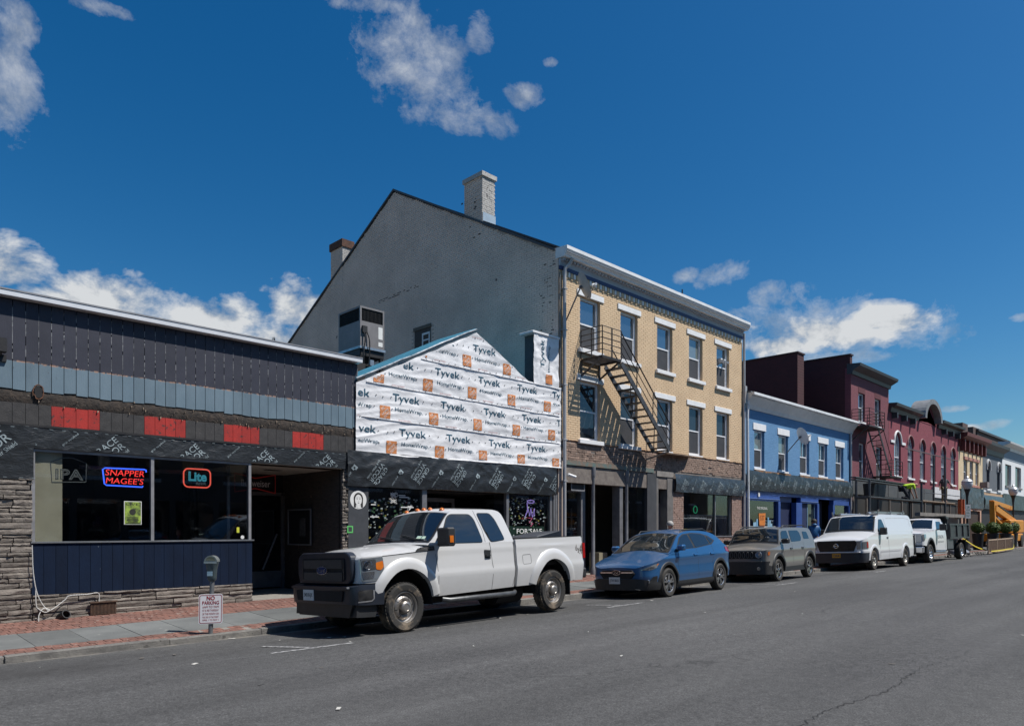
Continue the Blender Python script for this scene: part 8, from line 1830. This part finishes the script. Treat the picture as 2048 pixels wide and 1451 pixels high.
# scaffold along the maroon fronts
SCF = mat('scaffold steel', (.11, .115, .12), (.07, .072, .076), .5, .5, scale=4); PLK = mat('scaffold plank', (.34, .27, .20), (.22, .17, .13), .85, scale=4)
sc = thing('scaffold', 'long plank scaffold on steel poles along the maroon shop fronts', 'scaffold', (42.769, 12.2, .3)); ya, yb = 12.15, 12.75
for x_, zt in ((35.873, 3.952), (43.838, 4.113), (48.383, 6.037)):
    for y_ in (ya, yb): MB().tube((x_, y_, walk_z(x_, y_)), (x_, y_, zt), .06, 8).build('pole', SCF, sc)
    MB().bar((x_, ya, 3.097), (x_, yb, 3.097), .06, .08).build('cross_bar', SCF, sc)
for k_, (x0, x1, z) in enumerate(((35.712, 44.052, 3.118), (44.052, 52.178, 3.161))):
    for i in range(2): MB().box(x0, x1-.03, ya-.02+.31*i, ya+.27+.31*i, z, z+.055).build('plank', SCF if k_ == 0 else PLK, sc)
for x0, x1, z in ((35.712, 43.945, 3.952), (35.712, 43.945, 4.059)): MB().box(x0, x1, yb-.05, yb+.25, z, z+.05).build('bench_plank', SCF, sc)
for z in (3.653, ): MB().tube((43.838, ya, z), (52.178, ya, z), .022, 6).build('guard_rail', SCF, sc)
tubm = MB(); tubm.lathe([(.24, 3.952-.62), (.30, 3.952-.02), (.31, 3.952-.02)], 16, (38.92, yb+.45, 0)); tubm.lathe([(0, 3.952-.62), (.24, 3.952-.62)], 16, (38.92, yb+.45, 0)); tag(tubm.build('black_tub', BLACK, smooth=50), 'black plastic tub hung on the scaffold over the van', 'tub')
# orange stakes standing on a beam behind the dump truck, the beam on its rack
bm_ = MB(); bm_.box(40.203, 48.65, 11.2, 11.45, 2.28, 2.46); bmo = thing('timber_beam', 'long grey beam lying on trestles behind the dump truck', 'beam', (44.373, 11.3, .3)); bm_.build('beam', mat('grey timber', (.24, .22, .20), (.17, .155, .14), .85, scale=3), bmo)
for x_ in (41.058, 47.688): MB().bar((x_, 11.3, .2), (x_, 11.3, 2.28), .10, .10).build('trestle', PLAST, bmo)
MB().box(47.474, 47.538, 11.25, 12.0, .9, 2.25).build('board', mat('pale board', (.36, .34, .30), (.28, .26, .23), .85, scale=3), bmo)
ORN = mat('orange panel', (.55, .10, .02), (.42, .08, .02), .5, scale=9)
for i, lb in enumerate(('nearer upright orange board standing on the grey beam', 'further upright orange board standing on the grey beam')):
    mb = MB(); x_ = 48.115+i*.55; mb.box(x_, x_+.09, 11.22, 11.43, 2.46, 3.36); tag(mb.build('orange_board', ORN), lb, 'board', 'orange boards on the beam')

# ------------------------------------------------------------------ clipped shrubs in tubs, sidewalk barrier, tape, rubbish
LEAF = mat('boxwood leaf', (.10, .17, .022), (.045, .085, .014), .6, scale=14, coords='World')
def shrub(x, y, s, label):
    z = walk_z(x, y); t_ = thing('potted_shrub', label, 'shrub', (x, y, z), 'clipped shrubs in black tubs'); r = random.Random(int(x*100))
    mb = MB(); mb.lathe([(.0, 0), (.26, 0), (.34, 1.02), (.37, 1.05), (.32, 1.03), (.0, 1.0)], 16, (x, y, z)); mb.build('tub', PLAST, t_, smooth=40)
    mb = MB(); mb.tube((x, y, z+1.0), (x, y, z+1.4), .03, 6); mb.build('trunk', BLACK, t_)
    mb = MB()
    for _ in range(2600):
        d = Vector((r.gauss(0, 1), r.gauss(0, 1), r.gauss(0, 1))).normalized(); q = .43*s*(r.random()**.25)*(1+.16*noise.noise(d*3+Vector((x, y, 0))))
        c = Vector((x, y, z+1.42))+Vector((d.x, d.y, d.z*.92))*q; a = Vector((r.gauss(0, 1), r.gauss(0, 1), r.gauss(0, 1))).normalized(); b = a.cross(d+Vector((.1, .2, .3))).normalized(); w = .042
        mb.quad(c-a*w, c+b*w*.6, c+a*w, c-b*w*.6)
    mb.build('crown', LEAF, t_, normals=False)
for x_, y_, s_, lb in ((53.6, 11.6, .92, 'clipped round shrub in a black tub left of the other shrubs, past the dump truck'), (56.4, 11.35, 1.0, 'clipped round shrub in a black tub second from the dump truck in the row'), (58.6, 11.05, .95, 'clipped round shrub right behind the lattice barrier end'), (62.4, 11.35, 1.05, 'clipped round shrub in a black tub by the second street lamp')): shrub(x_, y_, s_, lb)
br = thing('lattice_barrier', 'low brown lattice barrier on the kerb hung with yellow tape', 'barrier', (52.5, 10.3, .2))
b0, b1 = Vector((48.3, 9.95, .2)), Vector((56.8, 10.35, .24)); LAT = mat('brown lattice', (.20, .13, .09), (.14, .09, .065), .8, scale=5)
mb = MB(); dv = b1-b0
for z in (.05, .78): mb.bar(b0+Vector((0, 0, z)), b1+Vector((0, 0, z)), .05, .07)
for t in (0, .33, .66, 1.0): p = b0+dv*t; mb.bar(p, p+Vector((0, 0, .85)), .07, .07)
mb.build('frame', mat('pale lattice rail', (.40, .30, .22), (.3, .22, .16), .8), br)
mb = MB()
for i in range(64):
    t = i/64
    for s_ in (-1, 1):
        t2 = t+s_*.075
        if 0 <= t2 <= 1: mb.bar(b0+dv*t+Vector((0, .01*s_, .06)), b0+dv*t2+Vector((0, .01*s_, .76)), .035, .008, up=(0, 1, 0))
mb.build('lattice', LAT, br, normals=False)['kind'] = 'stuff'
MB().hexa([tuple(b0+Vector((0, .05, .06))), tuple(b1+Vector((0, .05, .06))), tuple(b1+Vector((0, .07, .06))), tuple(b0+Vector((0, .07, .06))), tuple(b0+Vector((0, .05, .76))), tuple(b1+Vector((0, .05, .76))), tuple(b1+Vector((0, .07, .76))), tuple(b0+Vector((0, .07, .76)))]).build('backing', mat('dark backing', (.05, .04, .035)), br)
TAPE = mat('yellow tape', (.62, .48, .03), (.5, .38, .03), .5)
mb = MB(); pts = [(44.8, 10.6, 1.25), (46.0, 10.5, .95), (47.5, 10.3, .55), (49.0, 10.0, .32), (50.5, 9.95, .30), (54.0, 10.1, .32), (57.0, 10.3, .36), (57.3, 10.4, .9), (57.2, 10.5, 1.5), (57.2, 10.6, 2.1)]; sp_ = spline(pts, 6)
for a, b in zip(sp_, sp_[1:]): mb.quad(a, b, b+Vector((0, .02, .07)), a+Vector((0, .02, .07)))
tag(mb.build('caution_tape', TAPE, normals=False), 'yellow caution tape strung from the dump truck along the lattice barrier', 'tape')
jk = [mat('grey plastic sack', (.24, .25, .28), (.15, .155, .17), .4, scale=5), mat('broken timber', (.34, .28, .20), (.2, .16, .12), .9), mat('rubble', (.26, .24, .22), (.16, .15, .14), .9)]
for i, lb in enumerate(('grey rubbish sack slumped behind the dump truck', 'smaller grey rubbish sack beside the lattice barrier')):
    mb = MB(); cx_ = 43.9+i*1.6; cy_ = 10.45+.1*i; r0 = .42-.12*i
    V = []
    for a in range(9):
        for b in range(14):
            th_, ph = math.pi*a/8, 2*math.pi*b/14; d = Vector((math.sin(th_)*math.cos(ph), math.sin(th_)*math.sin(ph), math.cos(th_))); k = r0*(1+.3*noise.noise(d*2.2+Vector((i*5, 0, 0))))
            V.append((cx_+d.x*k*1.4, cy_+d.y*k, .2+max(-.02, d.z*k*.62+r0*.42)))
    mb.add(V, [(a*14+b, a*14+(b+1) % 14, (a+1)*14+(b+1) % 14, (a+1)*14+b) for a in range(8) for b in range(14)]); tag(mb.build('rubbish_sack', jk[0], smooth=40), lb, 'sack', 'rubbish behind the dump truck')
mb = MB()
for _ in range(60):
    x_, y_ = rng.uniform(42.5, 48.2), rng.uniform(9.9, 10.7); z_ = walk_z(x_, y_) if y_ > 10.9 else road_z(x_, y_); l_ = rng.uniform(.05, .4); a = rng.uniform(0, 3.1); mb.bar((x_, y_, z_+.04), (x_+l_*math.cos(a), y_+l_*.4*math.sin(a), z_+rng.uniform(.03, .22)), .06, .05)
o = mb.build('debris', jk[2]); tag(o, 'scatter of broken boards and rubble in the gutter behind the dump truck', 'debris', kind='stuff')

# ------------------------------------------------------------------ orange boom lift
LO = mat('orange machine paint', (.62, .25, .012), (.5, .19, .012), .45, scale=4, coords='World'); lf = thing('boom_lift', 'orange articulated boom lift standing by the kerb past the lattice barrier', 'boom lift', (66, 11.6, .3)); gx, gy, gz2 = 60.6, 12.1, .29
mb = MB(); mb.box(gx+.2, gx+4.6, gy-.9, gy+.9, gz2+.45, gz2+1.0); mb.build('chassis', LO, lf, bevel=.05)
for dx in (.7, 4.0):
    for dy in (-1.0, .72): q = MB(); q.lathe([(.0, 0), (.30, .0), (.45, .03), (.45, .25), (.3, .28), (0, .28)], 20, (gx+dx, gy+dy, gz2+.45), 'y'); q.build('wheel', RUBBER, lf, smooth=40)
mb = MB(); mb.box(gx+.6, gx+5.2, gy-.85, gy-.15, gz2+1.05, gz2+2.0).box(gx+2.4, gx+5.2, gy+.05, gy+.85, gz2+1.05, gz2+1.9); mb.build('turret', LO, lf, bevel=.06)
mb = MB(); mb.bar((gx+5.0, gy-.4, gz2+1.7), (gx-2.8, gy-.5, gz2+2.75), .34, .42); mb.build('boom', LO, lf, bevel=.02); mb = MB(); mb.bar((gx+4.6, gy-.1, gz2+2.9), (gx-2.9, gy-.4, gz2+3.15), .28, .30); mb.build('boom', LO, lf, bevel=.02)
mb = MB(); mb.bar((gx-2.9, gy-.45, gz2+3.2), (gx-2.9, gy-.5, gz2+1.5), .3, .3); mb.bar((gx-2.7, gy-.5, gz2+2.2), (gx+1.0, gy-.5, gz2+1.4), .12, .12); mb.build('linkage', LO, lf)
mb = MB(); mb.box(gx+.8, gx+1.6, gy-.87, gy-.86, gz2+1.2, gz2+1.8); mb.bar((gx+3.0, gy-.5, gz2+2.3), (gx-1.5, gy-.55, gz2+2.95), .10, .10); mb.build('cylinder', BLACK, lf)

# ================================================================== people
SKIN = mat('skin', (.42, .24, .17), (.36, .20, .14), .5); HAIRB = mat('dark hair', (.02, .015, .012)); HAIRG = mat('grey hair', (.35, .34, .33))
def skinned(name, verts, edges, radii, m_, parent, root=0, sub=2):
    me = bpy.data.meshes.new(name); me.from_pydata([Vector(v) for v in verts], edges, []); ob = bpy.data.objects.new(name, me); COL.objects.link(ob)
    md = ob.modifiers.new('skin', 'SKIN'); md.use_smooth_shade = True
    for i, r in enumerate(radii): sv = me.skin_vertices[0].data[i]; sv.radius = (r, r) if not isinstance(r, tuple) else r; sv.use_root = i == root
    s_ = ob.modifiers.new('subdivision', 'SUBSURF'); s_.levels = sub; s_.render_levels = sub
    dg = bpy.context.evaluated_depsgraph_get(); dg.update(); new = bpy.data.meshes.new_from_object(ob.evaluated_get(dg)); bpy.data.objects.remove(ob); bpy.data.meshes.remove(me)
    new.materials.clear(); new.materials.append(m_)
    for p in new.polygons: p.use_smooth = True
    o = bpy.data.objects.new(name, new); COL.objects.link(o); o.parent = parent; ORG[o.name] = Vector((0, 0, 0)); return o
def person(label, loc, yaw, J, top_m, leg_m, hair_m, shoe_m, hood=False, group=None, short=False, h=1.75):
    """J: joints in the person's frame (x forward, y left, z up), metres"""
    t_ = thing('person', label, 'person', loc, group, rot=(0, 0, yaw), local=True); k = h/1.75
    J = {a: Vector(b)*k for a, b in J.items()}
    V = []; E = []; Rr = []; idx = {}
    def v(n, p, r): idx[n] = len(V); V.append(p); Rr.append(r*k)
    v('pelvis', J['pelvis'], .13); v('waist', J['pelvis'].lerp(J['chest'], .45), .12); v('chest', J['chest'], .145); v('neck', J['neck'], .055); v('head0', J['neck'].lerp(J['head'], .55), .062); v('head', J['head'], .098); v('crown', J['head']+(J['head']-J['neck']).normalized()*.085*k, .075)
    E += [(0, 1), (1, 2), (2, 3), (3, 4), (4, 5), (5, 6)]
    for s_ in 'lr':
        v('sh'+s_, J['sh'+s_], .058); v('el'+s_, J['el'+s_], .043); v('wr'+s_, J['wr'+s_], .028); hd = (J['wr'+s_]-J['el'+s_]).normalized(); pm_ = J['wr'+s_]+hd*.07*k; v('pa'+s_, pm_, .030)
        E += [(idx['chest'], idx['sh'+s_]), (idx['sh'+s_], idx['el'+s_]), (idx['el'+s_], idx['wr'+s_]), (idx['wr'+s_], idx['pa'+s_])]
        sd = hd.cross(Vector((1, .2, .1))).normalized(); dn = hd.cross(sd)
        for f_, (off, L) in enumerate(((-.028, .075), (-.010, .088), (.010, .082), (.027, .065))):
            v('f%d%s' % (f_, s_), pm_+sd*off*k+hd*.04*k, .0095); v('g%d%s' % (f_, s_), pm_+sd*off*1.1*k+hd*(.04+L*.6)*k+dn*.025*k, .008); E += [(idx['pa'+s_], idx['f%d%s' % (f_, s_)]), (idx['f%d%s' % (f_, s_)], idx['g%d%s' % (f_, s_)])]
        v('t0'+s_, pm_-sd*.045*k, .010); v('t1'+s_, pm_-sd*.055*k+hd*.045*k, .009); E += [(idx['pa'+s_], idx['t0'+s_]), (idx['t0'+s_], idx['t1'+s_])]
        v('hp'+s_, J['hp'+s_], .092); v('kn'+s_, J['kn'+s_], .060); v('an'+s_, J['an'+s_], .042); v('to'+s_, J['to'+s_], .038)
        E += [(0, idx['hp'+s_]), (idx['hp'+s_], idx['kn'+s_]), (idx['kn'+s_], idx['an'+s_]), (idx['an'+s_], idx['to'+s_])]
    skinned('body', V, E, Rr, SKIN, t_)
    # jacket and trousers follow the same joints, a little fuller
    tv = [J['pelvis']+Vector((0, 0, .02)), J['pelvis'].lerp(J['chest'], .45), J['chest'], J['neck']+(J['chest']-J['neck'])*.35]; tr = [.165, .158, .180, .095]; te = [(0, 1), (1, 2), (2, 3)]
    for s_ in 'lr':
        b = len(tv); end = J['el'+s_].lerp(J['sh'+s_], .25) if short else J['wr'+s_]
        tv += [J['sh'+s_], J['el'+s_] if not short else J['sh'+s_].lerp(end, .6), end]; tr += [.082, .064 if not short else .07, .048 if not short else .066]; te += [(2, b), (b, b+1), (b+1, b+2)]
    skinned('jacket', tv, te, [x*k for x in tr], top_m, t_)
    lv = [J['pelvis']]; lr_ = [.150]; le = []
    for s_ in 'lr': b = len(lv); lv += [J['hp'+s_], J['kn'+s_], J['an'+s_]+Vector((0, 0, .03))]; lr_ += [.108, .078, .062]; le += [(0, b), (b, b+1), (b+1, b+2)]
    skinned('trousers', lv, le, [x*k for x in lr_], leg_m, t_)
    for s_ in 'lr': skinned('shoe', [J['an'+s_]-Vector((0, 0, .02)), J['an'+s_].lerp(J['to'+s_], .5)-Vector((0, 0, .02)), J['to'+s_]], [(0, 1), (1, 2)], [.05*k, .05*k, .045*k], shoe_m, t_, sub=1)
    up = (J['head']-J['neck']).normalized(); fw = Vector((1, 0, 0)); fw = (fw-up*fw.dot(up)).normalized(); sd = up.cross(fw); hc = J['head']+up*.02*k
    q = MB(); n = 14
    for a in range(8):
        pass
    Vh = []; 
    for a in range(9):
        for b in range(n):
            th_, ph = math.pi*.60*a/8, 2*math.pi*b/n; d = up*math.cos(th_)+(fw*math.cos(ph)+sd*math.sin(ph))*math.sin(th_); r_ = .118*k*(1+.03*noise.noise(d*6)); Vh.append(hc+d*r_+fw*(-.022*k)+up*.012*k)
    q.add(Vh, [(a*n+b, a*n+(b+1) % n, (a+1)*n+(b+1) % n, (a+1)*n+b) for a in range(8) for b in range(n)]); q.build('hair', hair_m, t_, smooth=60)
    q = MB(); c = hc+fw*.098*k; q.add([c-up*.0+fw*.002, c-up*.045*k+sd*.014*k, c-up*.045*k-sd*.014*k, c-up*.04*k+fw*.03*k], [(0, 1, 3), (0, 3, 2), (1, 2, 3)]); q.build('nose', SKIN, t_)
    q = MB()
    for s_ in (-1, 1): e = hc+fw*.094*k+sd*s_*.032*k; q.lathe([(0, .006), (.010, .004), (.012, 0)], 8, e, 'x')
    q.add([c-up*.072*k+sd*.022*k, c-up*.072*k-sd*.022*k, c-up*.080*k], [(0, 1, 2)]); q.build('eyes_and_mouth', HAIRB, t_)
    q = MB()
    for s_ in (-1, 1): q.lathe([(0, 0), (.022*k, .004), (.026*k, .014), (.0, .02)], 8, hc+sd*s_*.096*k-up*.02*k, 'y')
    q.build('ears', SKIN, t_)
    if hood: b = J['neck']-fw*.05*k; skinned('hood', [b+sd*.10*k, b-fw*.07*k+Vector((0, 0, .0)), b-sd*.10*k], [(0, 1), (1, 2)], [.055*k, .075*k, .055*k], top_m, t_)
    return t_
STAND = dict(pelvis=(0, 0, .95), chest=(.01, 0, 1.32), neck=(.0, 0, 1.50), head=(.02, 0, 1.62), shl=(0, .17, 1.42), shr=(0, -.17, 1.42), ell=(-.04, .24, 1.14), elr=(-.04, -.24, 1.14), wrl=(.05, .25, .90), wrr=(.05, -.25, .90),
             hpl=(0, .09, .90), hpr=(0, -.09, .90), knl=(.06, .10, .49), knr=(-.03, -.10, .49), anl=(.02, .10, .08), anr=(-.16, -.10, .09), tol=(.17, .11, .03), tor=(-.02, -.11, .03))
WALK = dict(STAND, knl=(.14, .09, .51), anl=(.20, .09, .08), tol=(.35, .1, .04), anr=(-.26, -.09, .12), tor=(-.12, -.1, .03), knr=(-.02, -.09, .48))
JBL = mat('bright blue puffer jacket', (.015, .12, .30), (.01, .08, .22), .5, scale=9, bump=.5, bscale=22); JEAN = mat('blue jeans', (.10, .16, .30), (.08, .13, .25), .8, scale=12); DKT = mat('dark trousers', (.02, .022, .03), (.03, .032, .04), .8); SHO = mat('dark shoe', (.03, .028, .026))
person('person in a bright blue hooded jacket and jeans walking past the blue shop', (31.0, 12.75, walk_z(31, 12.75)), R(38), WALK, JBL, JEAN, HAIRB, SHO, hood=True, h=1.80)
REDS = mat('red striped top', (.40, .05, .05), (.55, .5, .5), .7, scale=16, lo=.45, hi=.55)
person('grey-haired person in a red top standing behind the blue crossover', (19.2, 12.35, walk_z(19.2, 12.35)), R(-100), STAND, REDS, JEAN, HAIRG, SHO, h=1.68)
ZP = 3.118+.06
BEND = dict(pelvis=(-.18, 0, .62), chest=(.22, 0, .78), neck=(.40, 0, .80), head=(.52, 0, .80), shl=(.30, .17, .78), shr=(.30, -.17, .78), ell=(.36, .20, .48), elr=(.36, -.20, .48), wrl=(.46, .16, .22), wrr=(.46, -.16, .22),
            hpl=(-.18, .09, .60), hpr=(-.18, -.09, .60), knl=(.16, .11, .36), knr=(.06, -.12, .12), anl=(.02, .11, .08), anr=(-.32, -.12, .10), tol=(.16, .12, .03), tor=(-.20, -.12, .03))
HIV = mat('hi-vis yellow shirt', (.50, .75, .02), (.42, .64, .02), .7)
person('worker in a bright yellow-green shirt bending over on the scaffold', (42.235, 12.45, 3.118+.055), R(-45), BEND, HIV, DKT, HAIRB, SHO, short=True, h=1.78, group='workers on the scaffold')
REACH = dict(STAND, ell=(-.02, .38, 1.18), wrl=(.06, .52, .98), elr=(-.02, -.30, 1.15), wrr=(.10, -.34, .92), anr=(-.02, -.10, .08), tor=(.13, -.11, .03), knr=(.03, -.10, .49), anl=(0, .10, .08), knl=(.04, .1, .49), tol=(.15, .11, .03))
person('worker in a grey T-shirt standing on the scaffold against the white board', (49.185, 12.40, 3.161+.055), R(225), REACH, mat('grey t-shirt', (.09, .085, .09)), mat('khaki trousers', (.14, .12, .07)), HAIRB, SHO, short=True, h=1.66, group='workers on the scaffold')
# a conifer tip over the tavern roof
cf = thing('conifer_tree', 'small tip of a conifer showing over the tavern roof', 'tree', (16.5, 33, 0)); mb = MB(); mb.tube((16.5, 33, 0), (16.5, 33, 10.7), .22, 8, .03); mb.build('trunk', BLACK, cf)
mb = MB(); r = random.Random(3)
for i in range(1300):
    z = 2+8.95*(i/1300); rad = 2.0*(1-(z-2)/9.0)+.04; a = r.uniform(0, 6.28); d = Vector((math.cos(a), math.sin(a), -.15)); p = Vector((16.5, 33, z)); q = p+d*rad*r.uniform(.7, 1.1); s_ = Vector((-d.y, d.x, 0))*.10; mb.quad(p+d*rad*.2-s_, q, p+d*rad*.2+s_)
mb.build('crown', mat('conifer needles', (.04, .05, .02), (.025, .035, .014)), cf, normals=False)
